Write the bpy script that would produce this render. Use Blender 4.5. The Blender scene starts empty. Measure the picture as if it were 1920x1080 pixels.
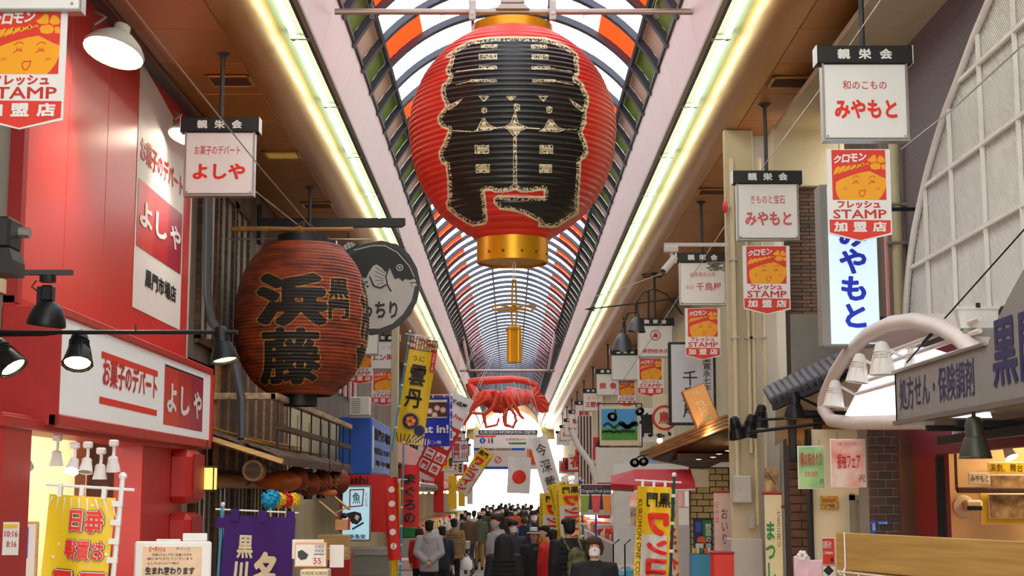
import bpy, bmesh, math, random, re
import numpy as np
from mathutils import Vector, Matrix, Euler
R=math.radians
SC=bpy.context.scene; COL=SC.collection
# ------------------------------------------------ camera, sky, exposure
CH=2.15; F=2800.0; TILT=math.atan(385/2800); VX=957.0
cam=bpy.data.cameras.new('camera'); camo=bpy.data.objects.new('camera',cam); COL.objects.link(camo)
cam.sensor_width=36; cam.lens=F/1920*36; cam.clip_end=500; cam.shift_x=(960-VX)/1920
camo.location=(0,0,CH); camo.rotation_euler=(R(90)+TILT,0,0); SC.camera=camo
W=bpy.data.worlds.new('overcast_sky'); SC.world=W; W.use_nodes=True
bg=W.node_tree.nodes['Background']; bg.inputs[0].default_value=(1.0,0.985,0.965,1); bg.inputs[1].default_value=4.6
SC.view_settings.view_transform='Standard'; SC.view_settings.look='None'; SC.view_settings.exposure=0.12; SC.view_settings.gamma=1; SC.view_settings.use_curve_mapping=False
SC.cycles.max_bounces=7; SC.cycles.transparent_max_bounces=24; SC.cycles.diffuse_bounces=4; SC.cycles.glossy_bounces=3; SC.cycles.caustics_reflective=False; SC.cycles.caustics_refractive=False; SC.cycles.sample_clamp_indirect=4
def area(name,loc,sx,sy,rot,power,color):
    l=bpy.data.lights.new(name,'AREA'); l.shape='RECTANGLE'; l.size=sx; l.size_y=sy; l.energy=power; l.color=color
    o=bpy.data.objects.new(name,l); COL.objects.link(o); o.location=loc; o.rotation_euler=rot; return o
# shop interiors
area('shop_light',(-5.0,12.6,2.9),1.6,2.2,(0,0,0),80,(1,.86,.62))
area('shop_light',(5.2,13.5,3.0),1.6,2.4,(0,0,0),110,(1,.72,.42))
area('shop_light',(4.6,24.0,2.5),1.2,3.0,(0,0,0),60,(1,.85,.6))
area('shop_light',(4.6,33.0,2.6),1.2,5.0,(0,0,0),220,(1,.97,.92))
area('shop_light',(-4.3,52,2.6),1,14,(0,R(-20),0),330,(1,.85,.6))
area('shop_light',(4.3,60,2.6),1,20,(0,R(20),0),330,(1,.9,.75))
# ------------------------------------------------ pixel rays
ct,st=math.cos(TILT),math.sin(TILT)
def ray(px,py):
    v=540-py; return Vector((px-VX,F*ct-v*st,F*st+v*ct))
def P(px,py,D):
    r=ray(px,py); r*=D/r.y; return Vector((r.x,r.y,r.z+CH))
def PX(px,py,X):
    r=ray(px,py); r*=X/r.x; return Vector((r.x,r.y,r.z+CH))
def PZ(px,py,Z):
    r=ray(px,py); r*=(Z-CH)/r.z; return Vector((r.x,r.y,r.z+CH))
def proj(p):
    x,y,z=p[0],p[1],p[2]-CH
    d=y*ct+z*st; u=-y*st+z*ct
    return VX+x/d*F,540-u/d*F
# ------------------------------------------------ materials
def lin(c):
    if isinstance(c,str):
        c=[int(c[i:i+2],16)/255 for i in (0,2,4)]
        c=[x/12.92 if x<=.04045 else ((x+.055)/1.055)**2.4 for x in c]
    return c
MATS={}
def mat(name,col='808080',rough=.6,metal=0,emit=0,var=.12,scale=6,bump=0,alpha=None,kind=None,ecol=None,spec=.5):
    if name in MATS: return MATS[name]
    m=bpy.data.materials.new(name); m.use_nodes=True; nt=m.node_tree; n=nt.nodes; L=nt.links
    b=n['Principled BSDF']; c=lin(col)
    b.inputs['Roughness'].default_value=rough; b.inputs['Metallic'].default_value=metal
    b.inputs['Specular IOR Level'].default_value=spec
    tc=n.new('ShaderNodeTexCoord'); no=n.new('ShaderNodeTexNoise'); no.inputs['Scale'].default_value=scale; no.inputs['Detail'].default_value=3
    L.new(tc.outputs['Object'],no.inputs['Vector'])
    mx=n.new('ShaderNodeMix'); mx.data_type='RGBA'
    mx.inputs['A'].default_value=(*[x*(1-var) for x in c],1); mx.inputs['B'].default_value=(*[min(1,x*(1+var)) for x in c],1)
    L.new(no.outputs['Fac'],mx.inputs['Factor']); L.new(mx.outputs['Result'],b.inputs['Base Color'])
    if bump:
        n2=n.new('ShaderNodeTexNoise'); n2.inputs['Scale'].default_value=scale*8; n2.inputs['Detail'].default_value=2
        L.new(tc.outputs['Object'],n2.inputs['Vector'])
        bu=n.new('ShaderNodeBump'); bu.inputs['Strength'].default_value=bump; bu.inputs['Distance'].default_value=.02
        L.new(n2.outputs['Fac'],bu.inputs['Height']); L.new(bu.outputs['Normal'],b.inputs['Normal'])
    if emit:
        b.inputs['Emission Strength'].default_value=emit
        e=lin(ecol) if ecol else c
        b.inputs['Emission Color'].default_value=(*e,1)
    if alpha is not None:                       # translucent sheet: part of the light passes straight through, tinted
        t=n.new('ShaderNodeBsdfTransparent'); t.inputs[0].default_value=(*lin(ecol or col),1)
        ms=n.new('ShaderNodeMixShader'); ms.inputs[0].default_value=1-alpha
        L.new(t.outputs[0],ms.inputs[1]); L.new(b.outputs[0],ms.inputs[2]); L.new(ms.outputs[0],n['Material Output'].inputs[0])
    MATS[name]=m; return m
def two(name,ca,cb,scale=(1,1,1),rough=.6,metal=0,bump=.3,kind='wave',detail=3,lo=.35,hi=.65,dist=.01):
    """two-colour procedural material: wood grain / mottling"""
    m=bpy.data.materials.new(name); m.use_nodes=True; nt=m.node_tree; n=nt.nodes; L=nt.links; b=n['Principled BSDF']
    tc=n.new('ShaderNodeTexCoord'); mp=n.new('ShaderNodeMapping'); mp.inputs['Scale'].default_value=scale
    no=n.new('ShaderNodeTexNoise'); no.inputs['Scale'].default_value=1; no.inputs['Detail'].default_value=detail
    L.new(tc.outputs['Object'],mp.inputs[0]); L.new(mp.outputs[0],no.inputs['Vector'])
    r=n.new('ShaderNodeValToRGB'); r.color_ramp.elements[0].color=(*lin(ca),1); r.color_ramp.elements[1].color=(*lin(cb),1)
    r.color_ramp.elements[0].position=lo; r.color_ramp.elements[1].position=hi
    L.new(no.outputs['Fac'],r.inputs[0]); L.new(r.outputs[0],b.inputs['Base Color'])
    bu=n.new('ShaderNodeBump'); bu.inputs['Strength'].default_value=bump; bu.inputs['Distance'].default_value=dist
    L.new(no.outputs['Fac'],bu.inputs['Height']); L.new(bu.outputs['Normal'],b.inputs['Normal'])
    b.inputs['Roughness'].default_value=rough; b.inputs['Metallic'].default_value=metal
    MATS[name]=m; return m
mat('bronze','b87830',.36,.55,bump=.25,scale=14,var=.08)
mat('cove','c08c48',.33,.65,bump=.12,scale=14,var=.06)
mat('fascia','f0e2d6',.45,.15,var=.05,scale=30,bump=.08)
mat('rib_dark','4a4d55',.5,.3); mat('rib_black','23262b',.55,.2)
mat('gutter','a8bca4',.4,.1); mat('lampbox','9a9684',.5,.3)
mat('tube','fffff0',.4,emit=13,var=0,ecol='f4fbda')
mat('pvc_white','f4f6fa',.4,alpha=.78,ecol='f4f8ff',var=.03)
mat('pvc_orange','ff5a1c',.4,alpha=.62,ecol='ff8a55',var=.05)
mat('pvc_green','7c9a3c',.5,alpha=.12,ecol='8aa83c'); mat('pvc_beige','d8c4b0',.5,alpha=.12,ecol='e0c8b0')
mat('dark_grey','3a3c40',.5,.2); mat('black','121315',.5); mat('black_metal','1c1d20',.4,.5); mat('white','eeeae6',.5,var=.03)
mat('offwhite','d9d4cd',.55,var=.04); mat('red','d62a20',.45); mat('deep_red','a01c1c',.5); mat('shop_red','b82a26',.4,bump=.03); mat('print_red','e03a2a',.55,var=.03)
mat('yellow','f2c81e',.5,var=.06); mat('gold','d99a10',.32,.5,var=.1,scale=3,bump=.02); mat('rope','b07a1c',.7,bump=.3); mat('stamp_orange','f9a81a',.5,var=.03)
mat('chrome','b8b4b0',.3,.8); mat('steel','a8a49e',.35,.8,bump=.05); mat('pipe_beige','cfc39c',.5); mat('pipe_bar','a8988c',.4,.6)
mat('grey','8a8780',.6); mat('lightgrey','bdb8b0',.6); mat('concrete','8f8a80',.85,bump=.3,scale=10); mat('beige_wall','c0b294',.8,bump=.1); mat('cream','e6d8b4',.6,var=.04)
mat('navy','23285c',.5); mat('blue','1e5ac8',.45); mat('skyblue','48a0c8',.4); mat('green','2f8a44',.6); mat('brown','5a3420',.6); mat('orange','e86a1c',.5)
mat('glass','a8b2a8',.08,.0,spec=1); mat('pink','e8a8a0',.5)
two('wood_dark','2c1a10','5a3a20',(3,3,22),.6); two('wood_roof','4a3c30','766250',(25,25,3),.8); two('wood_light','c89a58','e0ba78',(2,30,30),.5,bump=.05,dist=.003)
two('wood_mid','8a5a30','b07c48',(2,2,20),.6); two('plaster','b4a888','c4b89a',(.8,.8,.8),.85,bump=.1)
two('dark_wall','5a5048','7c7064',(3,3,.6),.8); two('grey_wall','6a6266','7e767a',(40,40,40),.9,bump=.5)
two('paper_red','cc2418','dc3020',(2,2,9),.36,bump=.03); two('paper_old','5c2410','9a3c1a',(3,3,12),.6,bump=.2)
two('stone_floor','8c8378','a89e90',(1.5,1.5,1.5),.55,bump=.05); two('brick_brown','4a3026','5e4030',(9,9,9),.7,bump=.4); two('brick_tan','b09a62','c8b27a',(9,9,9),.7,bump=.4); two('brick_dark','3a2a20','54402e',(2,2,30),.7)
mat('mortar','8f8578',.9); mat('mortar_dark','3a322a',.9)
# ------------------------------------------------ objects
def tag(o,label=None,cat=None,group=None,kind=None):
    if label: o['label']=label
    if cat: o['category']=cat
    if group: o['group']=group
    if kind: o['kind']=kind
    return o
def thing(name,label,cat,loc=(0,0,0),rz=0,group=None,roll=0):
    o=bpy.data.objects.new(name,None); COL.objects.link(o); o.empty_display_size=.1
    o.location=loc; o.rotation_euler=(0,roll,rz); return tag(o,label,cat,group)
def dup(root,loc,rz=0,label=None,group=None,scale=None,roll=0):
    def cp(o,par):
        c=o.copy(); COL.objects.link(c); c.parent=par
        for ch in KIDS.get(o.name,[]): 
            k=cp(ch,c); KIDS.setdefault(c.name,[]).append(k)
        return c
    r=cp(root,None); r.location=loc; r.rotation_euler=(0,roll,rz)
    if scale: r.scale=scale if hasattr(scale,'__len__') else (scale,)*3
    return tag(r,label,None,group)
KIDS={}
def link(name,me,parent=None,label=None,kind=None):
    o=bpy.data.objects.new(name,me); COL.objects.link(o)
    if parent is not None: o.parent=parent; KIDS.setdefault(parent.name,[]).append(o)
    return tag(o,label,None,None,kind)
class MB:
    def __init__(s,m='grey'): s.v=[];s.f=[];s.mi=[];s.mn=[];s.cur=m
    def add(s,vs,fs,m=None):
        m=m or s.cur
        if m not in s.mn: s.mn.append(m)
        i=s.mn.index(m); b=len(s.v); s.v+=[tuple(v) for v in vs]
        s.f+=[tuple(b+k for k in f) for f in fs]; s.mi+=[i]*len(fs); return s
    def box(s,x0,x1,y0,y1,z0,z1,m=None):
        return s.add([(x0,y0,z0),(x1,y0,z0),(x1,y1,z0),(x0,y1,z0),(x0,y0,z1),(x1,y0,z1),(x1,y1,z1),(x0,y1,z1)],
            [(0,3,2,1),(4,5,6,7),(0,1,5,4),(1,2,6,5),(2,3,7,6),(3,0,4,7)],m)
    def bbox(s,x0,x1,y0,y1,z0,z1,m=None,b=.01):
        """box with chamfered edges"""
        bm=bmesh.new(); bmesh.ops.create_cube(bm,size=1)
        for v in bm.verts: v.co=Vector(((x0+x1)/2+v.co.x*(x1-x0),(y0+y1)/2+v.co.y*(y1-y0),(z0+z1)/2+v.co.z*(z1-z0)))
        bmesh.ops.bevel(bm,geom=bm.edges[:],offset=min(b,abs(x1-x0)*.4,abs(y1-y0)*.4,abs(z1-z0)*.4),segments=1,affect='EDGES')
        bm.verts.index_update(); s.add([v.co[:] for v in bm.verts],[[v.index for v in f.verts] for f in bm.faces],m); bm.free(); return s
    def bar(s,a,b,w,h=None,m=None,up=(0,0,1)):
        a=Vector(a);b=Vector(b);h=h or w; d=(b-a).normalized(); u=Vector(up)
        if abs(d.dot(u))>.98: u=Vector((0,1,0))
        x=d.cross(u).normalized(); y=x.cross(d)
        q=[-x*w/2-y*h/2,x*w/2-y*h/2,x*w/2+y*h/2,-x*w/2+y*h/2]
        return s.add([a+k for k in q]+[b+k for k in q],[(3,2,1,0),(4,5,6,7),(0,1,5,4),(1,2,6,5),(2,3,7,6),(3,0,4,7)],m)
    def tube(s,pts,r,n=8,m=None,cap=True,close=False):
        pts=[Vector(p) for p in pts]; N=len(pts); rr=r if hasattr(r,'__len__') else [r]*N
        vs=[];fs=[]; pv=None
        for i,p in enumerate(pts):
            if close: d=(pts[(i+1)%N]-pts[i-1])
            else: d=pts[min(i+1,N-1)]-pts[max(i-1,0)]
            d.normalize()
            if pv is None:
                a=Vector((0,0,1)) if abs(d.z)<.9 else Vector((0,1,0)); x=d.cross(a).normalized()
            else:
                x=(pv-d*pv.dot(d)).normalized()
            pv=x; y=d.cross(x)
            for k in range(n):
                t=2*math.pi*k/n; vs.append(p+(x*math.cos(t)+y*math.sin(t))*rr[i])
        for i in range(N if close else N-1):
            j=(i+1)%N
            for k in range(n): fs.append((i*n+k,i*n+(k+1)%n,j*n+(k+1)%n,j*n+k))
        if cap and not close: fs.append(tuple(range(n-1,-1,-1))); fs.append(tuple((N-1)*n+k for k in range(n)))
        return s.add(vs,fs,m)
    def lathe(s,prof,n=24,c=(0,0,0),M=None,m=None,sx=1,sy=1,cap=True):
        vs=[];fs=[];c=Vector(c)
        for r,z in prof:
            for k in range(n):
                t=2*math.pi*k/n; p=Vector((r*math.cos(t)*sx,r*math.sin(t)*sy,z)); vs.append((M@p if M else p)+c)
        for i in range(len(prof)-1):
            for k in range(n): fs.append((i*n+k,i*n+(k+1)%n,(i+1)*n+(k+1)%n,(i+1)*n+k))
        if cap:
            if prof[0][0]>1e-4: fs.append(tuple(range(n-1,-1,-1)))
            if prof[-1][0]>1e-4: fs.append(tuple((len(prof)-1)*n+k for k in range(n)))
        return s.add(vs,fs,m)
    def sph(s,c,r,n=12,m=None,k=None):
        rr=r if hasattr(r,'__len__') else (r,)*3; h=k or max(4,n//2); pr=[(math.sin(math.pi*i/h),-math.cos(math.pi*i/h)) for i in range(h+1)]
        pr[0]=(1e-5,-1);pr[-1]=(1e-5,1)
        return s.lathe(pr,n,c,Matrix.Diagonal(rr),m)
    def prism(s,poly,y0,y1,m=None):
        """outline in x,z extruded from y0 (front) to y1 (back)"""
        n=len(poly); a=sum(poly[i][0]*poly[(i+1)%n][1]-poly[(i+1)%n][0]*poly[i][1] for i in range(n))
        if a<0: poly=poly[::-1]
        return s.add([(x,y0,z) for x,z in poly]+[(x,y1,z) for x,z in poly],[tuple(range(n)),tuple(range(2*n-1,n-1,-1))]+[(i+n,(i+1)%n+n,(i+1)%n,i) for i in range(n)],m)
    def flat(s,poly,y,m=None):
        n=len(poly); a=sum(poly[i][0]*poly[(i+1)%n][1]-poly[(i+1)%n][0]*poly[i][1] for i in range(n))
        if a<0: poly=poly[::-1]
        return s.add([(x,y,z) for x,z in poly],[tuple(range(n))],m)
    def rect(s,x0,z0,x1,z1,y,m=None):
        if getattr(s,'grid',0) and (abs(x1-x0)>.08 or abs(z1-z0)>.15):
            nx,nz=8,max(2,int(abs(z1-z0)/.08))
            return s.add([(x0+(x1-x0)*i/nx,y,z0+(z1-z0)*j/nz) for j in range(nz+1) for i in range(nx+1)],[(j*(nx+1)+i,j*(nx+1)+i+1,(j+1)*(nx+1)+i+1,(j+1)*(nx+1)+i) for j in range(nz) for i in range(nx)],m)
        return s.flat([(x0,z0),(x1,z0),(x1,z1),(x0,z1)],y,m)
    def line(s,pts,w,y,m=None):
        """flat painted stroke of width w in the x,z plane"""
        for i in range(len(pts)-1):
            a=Vector(pts[i]);b=Vector(pts[i+1]);d=b-a
            if d.length<1e-6: continue
            d.normalize();q=Vector((-d.y,d.x))*w/2;e=d*w*.25
            s.flat([tuple(a-e+q),tuple(a-e-q),tuple(b+e-q),tuple(b+e+q)],y,m)
        return s
    def disc(s,cx,cz,r,y,m=None,n=20,rz=None): return s.flat([(cx+r*math.cos(2*math.pi*i/n),cz+(rz or r)*math.sin(2*math.pi*i/n)) for i in range(n)],y,m)
    def text(s,t,x0,z0,x1,z1,y,m=None,bold=.02,mirror=False,vert=False,shear=0):
        """lettering fitted into the box x0..x1, z0..z1"""
        if vert:
            n=len(t); h=(z1-z0)/n
            for i,ch in enumerate(t):
                if ch==' ': continue
                V,Fs=glyph(ch,bold); sx=(x1-x0); zc=z1-h*(i+.5)
                if mirror: xs=[x0+(1-a)*sx for a,b in V]
                else: xs=[x0+a*sx for a,b in V]
                n0=len(V)/(8 if bold>.021 else 1); vs=[(x,y-.0003*int(i_/n0),zc+(b-.38)*h) for i_,(x,(a,b)) in enumerate(zip(xs,V))]
                s.add(vs,[f[::-1] for f in Fs] if mirror else Fs,m)
            return s
        V,Fs=glyph(t,bold); ax=[a for a,b in V];bz=[b for a,b in V]; a0,a1,b0,b1=min(ax),max(ax),min(bz),max(bz)
        vs=[]; n0=len(V)/(8 if bold>.021 else 1)
        for i_,(a,b) in enumerate(V):
            u=(a-a0)/(a1-a0); w=(b-b0)/(b1-b0)
            if mirror: u=1-u
            vs.append((x0+u*(x1-x0)+shear*(w-.5)*(z1-z0),y-.0003*int(i_/n0),z0+w*(z1-z0)))
        return s.add(vs,[f[::-1] for f in Fs] if mirror else Fs,m)
    def warp(s,fn): s.v=[tuple(fn(*v)) for v in s.v]; return s
    def shift(s,o): s.v=[(a-o[0],b-o[1],c-o[2]) for a,b,c in s.v]; return s
    def mesh(s,name,smooth=False):
        me=bpy.data.meshes.new(name); me.from_pydata(s.v,[],s.f)
        for k in s.mn: me.materials.append(MATS[k])
        me.polygons.foreach_set('material_index',s.mi)
        if smooth:
            me.polygons.foreach_set('use_smooth',[True]*len(s.f))
            try: me.set_sharp_from_angle(angle=R(38))
            except Exception: pass
        me.update(); return me
    def build(s,name,parent=None,label=None,smooth=False,kind=None,world=False):
        if world and parent is not None: s.shift(parent.location)
        return link(name,s.mesh(name,smooth),parent,label,kind)
GL={}
def glyph(t,bold=.02):
    k=(t,bold)
    if k in GL: return GL[k]
    if bold>.021:   # heavy strokes: overlapped copies of the regular weight
        V0,F0=glyph(t,.008); d=(bold-.008)*.8; V=[];Fs=[]
        for q in range(8):
            n0=len(V); V+=[(a+d*math.cos(q*.785),b+d*math.sin(q*.785)) for a,b in V0]; Fs+=[tuple(n0+i for i in f) for f in F0]
        GL[k]=(V,Fs); return GL[k]
    c=bpy.data.curves.new('lettering','FONT'); c.body=t; c.offset=0 if t.isascii() else min(bold,.008); c.resolution_u=2
    o=bpy.data.objects.new('lettering',c); COL.objects.link(o)
    dg=bpy.context.evaluated_depsgraph_get(); me=bpy.data.meshes.new_from_object(o.evaluated_get(dg))
    V=[(v.co.x,v.co.y) for v in me.vertices]; Fs=[tuple(p.vertices) for p in me.polygons]
    # face orientation towards -y when laid in x,z
    if Fs:
        i,j,l=Fs[0][:3]; ar=(V[j][0]-V[i][0])*(V[l][1]-V[i][1])-(V[j][1]-V[i][1])*(V[l][0]-V[i][0])
        if ar<0: Fs=[f[::-1] for f in Fs]
    bpy.data.objects.remove(o); bpy.data.curves.remove(c); bpy.data.meshes.remove(me)
    GL[k]=(V,Fs); return GL[k]
def struct(name,mb,label=None,parent=None,smooth=False):
    o=mb.build(name,parent,label,smooth); 
    if parent is None: o['kind']='structure'
    return o
def front(px0,py0,px1,py1,D):
    """real size and place of an upright board facing the street at distance D"""
    a=P(px0,py0,D);b=P(px1,py1,D); return (a.x+b.x)/2,(a.z+b.z)/2,b.x-a.x,a.z-b.z
# ================================================ arcade shell
Z0=CH
WL,WR=-3.6,3.55
def pieces(name,parent,me,ys,x=0,mirror=False):
    for y in ys:
        o=link(name,me,parent); o.location=(0,y,0)
        if mirror: o.scale=(-1,1,1)
# floor
fl=MB('stone_floor').box(-7,7,-4,112,-.2,-.02).build('floor'); fl['kind']='structure'
random.seed(3)
tm=[MB('stone_floor').bbox(0,.595,0,.595,-.03,0,None,.006).mesh('floor_tile') for _ in range(1)]
k=0
for j in range(26):
    for i in range(11):
        o=link('floor_tile',tm[0],fl); o.location=(-3.3+i*.6,36+j*.6,random.uniform(-.002,.002)); k+=1
m=MB('stone_floor')
for j in range(60):
    for i in range(11): m.box(-3.3+i*.6,-2.705+i*.6,51.6+j*.6,52.195+j*.6,-.03,0)
m.build('far_floor_tiles',fl)['kind']='stuff'
# ceilings, coves, lamp gutters, fascias: one piece per bay
seamY=PZ(960,54,6.35).y; sp=1.125
n_sp=int((seamY-4)/sp); y0=seamY-n_sp*sp
for side in (-1,1):
    sn='left' if side<0 else 'right'
    ce=MB('bronze').box(min(side*2.6,side*3.7),max(side*2.6,side*3.7),-4,106,6.40,6.46).build('ceiling_'+sn); ce['kind']='structure'
    pm=MB('bronze').bbox(2.635,3.58,.006,sp-.006,6.35,6.39,None,.008).mesh('ceiling_panel')
    pieces('ceiling_panel',ce,pm,[y0+i*sp for i in range(48)],mirror=side<0)
    m=MB('bronze')
    for i in range(48,90): m.box(min(side*2.635,side*3.58),max(side*2.635,side*3.58),y0+i*sp+.01,y0+(i+1)*sp-.01,6.35,6.39)
    m.build('far_ceiling_panels',ce)['kind']='stuff'
    def covep(L):
        vs=[];fs=[]; n=10
        pr=[(2.63-.34*math.sin(t*math.pi/2/n),6.35+.34*(1-math.cos(t*math.pi/2/n))) for t in range(n+1)]+[(2.29,6.74)]
        m=MB('cove')
        for x,z in pr: vs+=[(x,.005,z),(x,L-.005,z)]
        for i in range(len(pr)-1): fs.append((2*i,2*i+1,2*i+3,2*i+2))
        o=len(vs)
        vs+=[(x+.02,y,z+.02) for x,y,z in vs]
        fs+=[(o+a,o+d,o+c,o+b) for a,b,c,d in fs]
        fs+=[(0,2,o+2,o+0),(1,o+1,o+3,3)]
        return m.add(vs,fs)
    cv=covep(110).shift((0,4,0)); 
    if side<0: cv.v=[(-a,b,c) for a,b,c in cv.v]
    cv.v=[(a+.03*side,b,c+.03) for a,b,c in cv.v]
    cv.mn=['brown']; cb=cv.build('trim_1' if side<0 else 'trim_2',smooth=True); cb['kind']='structure'; cb['label']='curved bronze cove along the lamp gutter'
    cm=covep(sp).mesh('cove_panel',True)
    pieces('cove_panel',cb,cm,[y0+i*sp for i in range(90)],mirror=side<0)
    # fascia
    fy=PZ(960,100,CH+5.13).y; fs_=1.041; fy0=fy-int((fy-4)/fs_)*fs_
    def fas(L,off=0,g=.004):
        a=(1.965+off,6.63); b=(1.805+off,7.28)
        m=MB('fascia'); m.add([(a[0],g,a[1]),(a[0],L-g,a[1]),(b[0],L-g,b[1]),(b[0],g,b[1]),(a[0]+.03,g,a[1]),(a[0]+.03,L-g,a[1]),(b[0]+.03,L-g,b[1]),(b[0]+.03,g,b[1])],
            [(0,1,2,3),(7,6,5,4),(0,4,5,1),(3,2,6,7),(0,3,7,4),(1,5,6,2)]); return m
    fb=fas(110,.04); fb.v=[(a*side,b-4,c) for a,b,c in fb.v]; fb.mn=['dark_grey']
    fo=fb.build('trim_3' if side<0 else 'trim_4'); fo['kind']='structure'; fo['label']='pale pinkish fascia between the lamps and the vault'
    pieces('fascia_panel',fo,fas(fs_).mesh('fascia_panel'),[fy0+i*fs_ for i in range(96)],mirror=side<0)
    m=MB('dark_grey').box(min(1.78*side,1.83*side),max(1.78*side,1.83*side),-4,106,7.26,7.31); m.box(min(1.93*side,1.98*side),max(1.93*side,1.98*side),-4,106,6.585,6.63,'lampbox')
    m.build('edge_rail',fo)
    # gutter with tubes
    gy=PZ(960,75,CH+4.47).y; gs=2.63; gy0=gy-int((gy-2)/gs)*gs
    gt=MB('gutter').box(min(1.98*side,2.30*side),max(1.98*side,2.30*side),-4,106,6.72,6.76).build('lamp_gutter_'+sn); gt['kind']='structure'; gt['label']='pale enamelled reflector above the fluorescent tubes'
    for i in range(38):
        y=gy0+i*gs
        t=thing('fluorescent_lamp','twin fluorescent tubes, %s row along the vault, %s'%('left-hand' if side<0 else 'right-hand','near the camera' if i<5 else 'beside the giant lantern' if i<9 else 'between giant lantern and lobster' if i<21 else 'beyond the lobster'),'lamp',(side*2.09,y,6.70),0,'fluorescent lamps along the vault')
        if i==0:
            bm_=MB('gutter').box(-.05,.05,.02,gs-.02,-.03,.01).mesh('lamp_body')
            tb=MB('tube').tube([(0,.06,0),(0,gs-.06,0)],.020,8).mesh('tube',True)
            en=MB('chrome').box(-.10,.10,-.02,.02,-.075,0).box(-.085,-.055,.0,.06,-.075,-.03).box(.055,.085,0,.06,-.075,-.03).mesh('lamp_holder')
        link('lamp_body',bm_,t); link('lamp_holder',en,t)
        for dx in (-.07,.07):
            o=link('tube',tb,t); o.location=(dx,0,-.05)
# vault: dark ribs, purlins and panes of white, orange, green and beige sheet
VC=CH+4.13; VR=2.07
A0=math.asin(1.0/2.07); A1=R(40.5); A2=R(76)
vault=MB('rib_dark')
for a in (A1,A2,math.pi-A2,math.pi-A1):
    x,z=VR*math.cos(a),VC+VR*math.sin(a); vault.bar((x,-4,z),(x,106,z),.035,.10,'rib_dark',up=(math.cos(a),0,math.sin(a)))
vo=vault.build('ceiling_vault'); vo['kind']='structure'; vo['label']='barrel vault of dark ribs glazed with white, orange, green and beige panes'
ry=PZ(960,80,CH+5.13).y; rs=1.041; ry0=ry-int((ry-2)/rs)*rs; NR=98
def arc(a0,a1,r0,r1,y0,y1,n,m,mat_):
    vs=[];fs=[]
    for i in range(n+1):
        a=a0+(a1-a0)*i/n; c,s_=math.cos(a),math.sin(a)
        vs+=[(r0*c,y0,VC+r0*s_),(r1*c,y0,VC+r1*s_),(r1*c,y1,VC+r1*s_),(r0*c,y1,VC+r0*s_)]
    for i in range(n):
        b=4*i
        for k in range(4): fs.append((b+k,b+(k+1)%4,b+4+(k+1)%4,b+4+k)[::-1])
    fs+=[(0,1,2,3),(4*n+3,4*n+2,4*n+1,4*n)]
    return m.add(vs,fs,mat_)
rm=arc(A0-.02,math.pi-A0+.02,VR-.045,VR+.03,-.06,.06,30,MB(),'rib_dark').mesh('rib',True)
for i in range(NR): link('rib',rm,vo).location=(0,ry0+i*rs,0)
PM={}
for c,(a0,a1,n) in {'side':(A0,A1,3),'mid':(A1,A2,8),'top':(A2,math.pi-A2,6)}.items():
    for k in ('pvc_white','pvc_orange','pvc_green','pvc_beige'):
        PM[c,k]=arc(a0+.01,a1-.01,VR+.035,VR+.042,.04,rs-.04,n,MB(),k).mesh('vault_pane',True)
        if c!='top': PM[c,k,1]=arc(math.pi-a1+.01,math.pi-a0-.01,VR+.035,VR+.042,.04,rs-.04,n,MB(),k).mesh('vault_pane',True)
base=int(round((ry-ry0)/rs))
# side zone: an inner slatted wall, alternately beige and green, behind the ribs
for i in range(NR-1):
    y=ry0+i*rs; j=i-base
    orange=(j in (-3,-1,1,4,6,8)) or (j>8 and j%2==0)
    side='pvc_beige' if j%2==0 else 'pvc_green'
    for key,kk in ((('side',side),0),(('side',side,1),1)):
        if i<90: link('vault_pane',PM[key],vo).location=(0,y,0)
    # the orange panes only reach part of the way up from the purlin
    for s_ in (0,1):
        key=('mid','pvc_white')+((1,) if s_ else ()); 
        if orange:
            if ('o',s_) not in PM:
                b0,b1=(A1+.01,A1+R(17)) ; c0,c1=(A1+R(17)+.005,A2-.01)
                if s_: b0,b1,c0,c1=math.pi-b1,math.pi-b0,math.pi-c1,math.pi-c0
                PM['o',s_]=arc(b0,b1,VR+.035,VR+.042,.04,rs-.04,4,MB(),'pvc_orange').mesh('vault_pane',True)
                PM['w',s_]=arc(c0,c1,VR+.035,VR+.042,.04,rs-.04,5,MB(),'pvc_white').mesh('vault_pane',True)
            link('vault_pane',PM['o',s_],vo).location=(0,y,0); link('vault_pane',PM['w',s_],vo).location=(0,y,0)
        else: link('vault_pane',PM[key],vo).location=(0,y,0)
    link('vault_pane',PM['top','pvc_white'],vo).location=(0,y,0)
# walls behind everything
def wallbox(name,x0,x1,y0,y1,z0,z1,m):
    o=MB(m).box(x0,x1,y0,y1,z0,z1).build(name); o['kind']='structure'; return o
wallbox('wall_left',WL-.3,WL-.05,-4,9.6,0,6.4,'concrete')
wallbox('wall_right.015',WR+.05,WR+.3,-4,8.0,0,6.4,'plaster')  # unseen shop wall beside the camera, added to cut light from the open side
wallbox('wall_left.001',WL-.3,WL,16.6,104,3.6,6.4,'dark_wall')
wallbox('wall_left.002',-6.2,-6.0,8,104,0,3.6,'plaster')
wallbox('wall_right',WR+.05,WR+.3,18.5,104,3.3,6.4,'plaster')
wallbox('wall_right.001',6.4,6.6,8,104,0,6.4,'plaster')
# closing roofs over the shops
wallbox('ceiling_shops_left',-6.2,WL-.0,-4,104,3.56,3.66,'cream'); wallbox('ceiling_shops_right',WR+.3,6.6,8,104,3.3,3.4,'cream')
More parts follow.
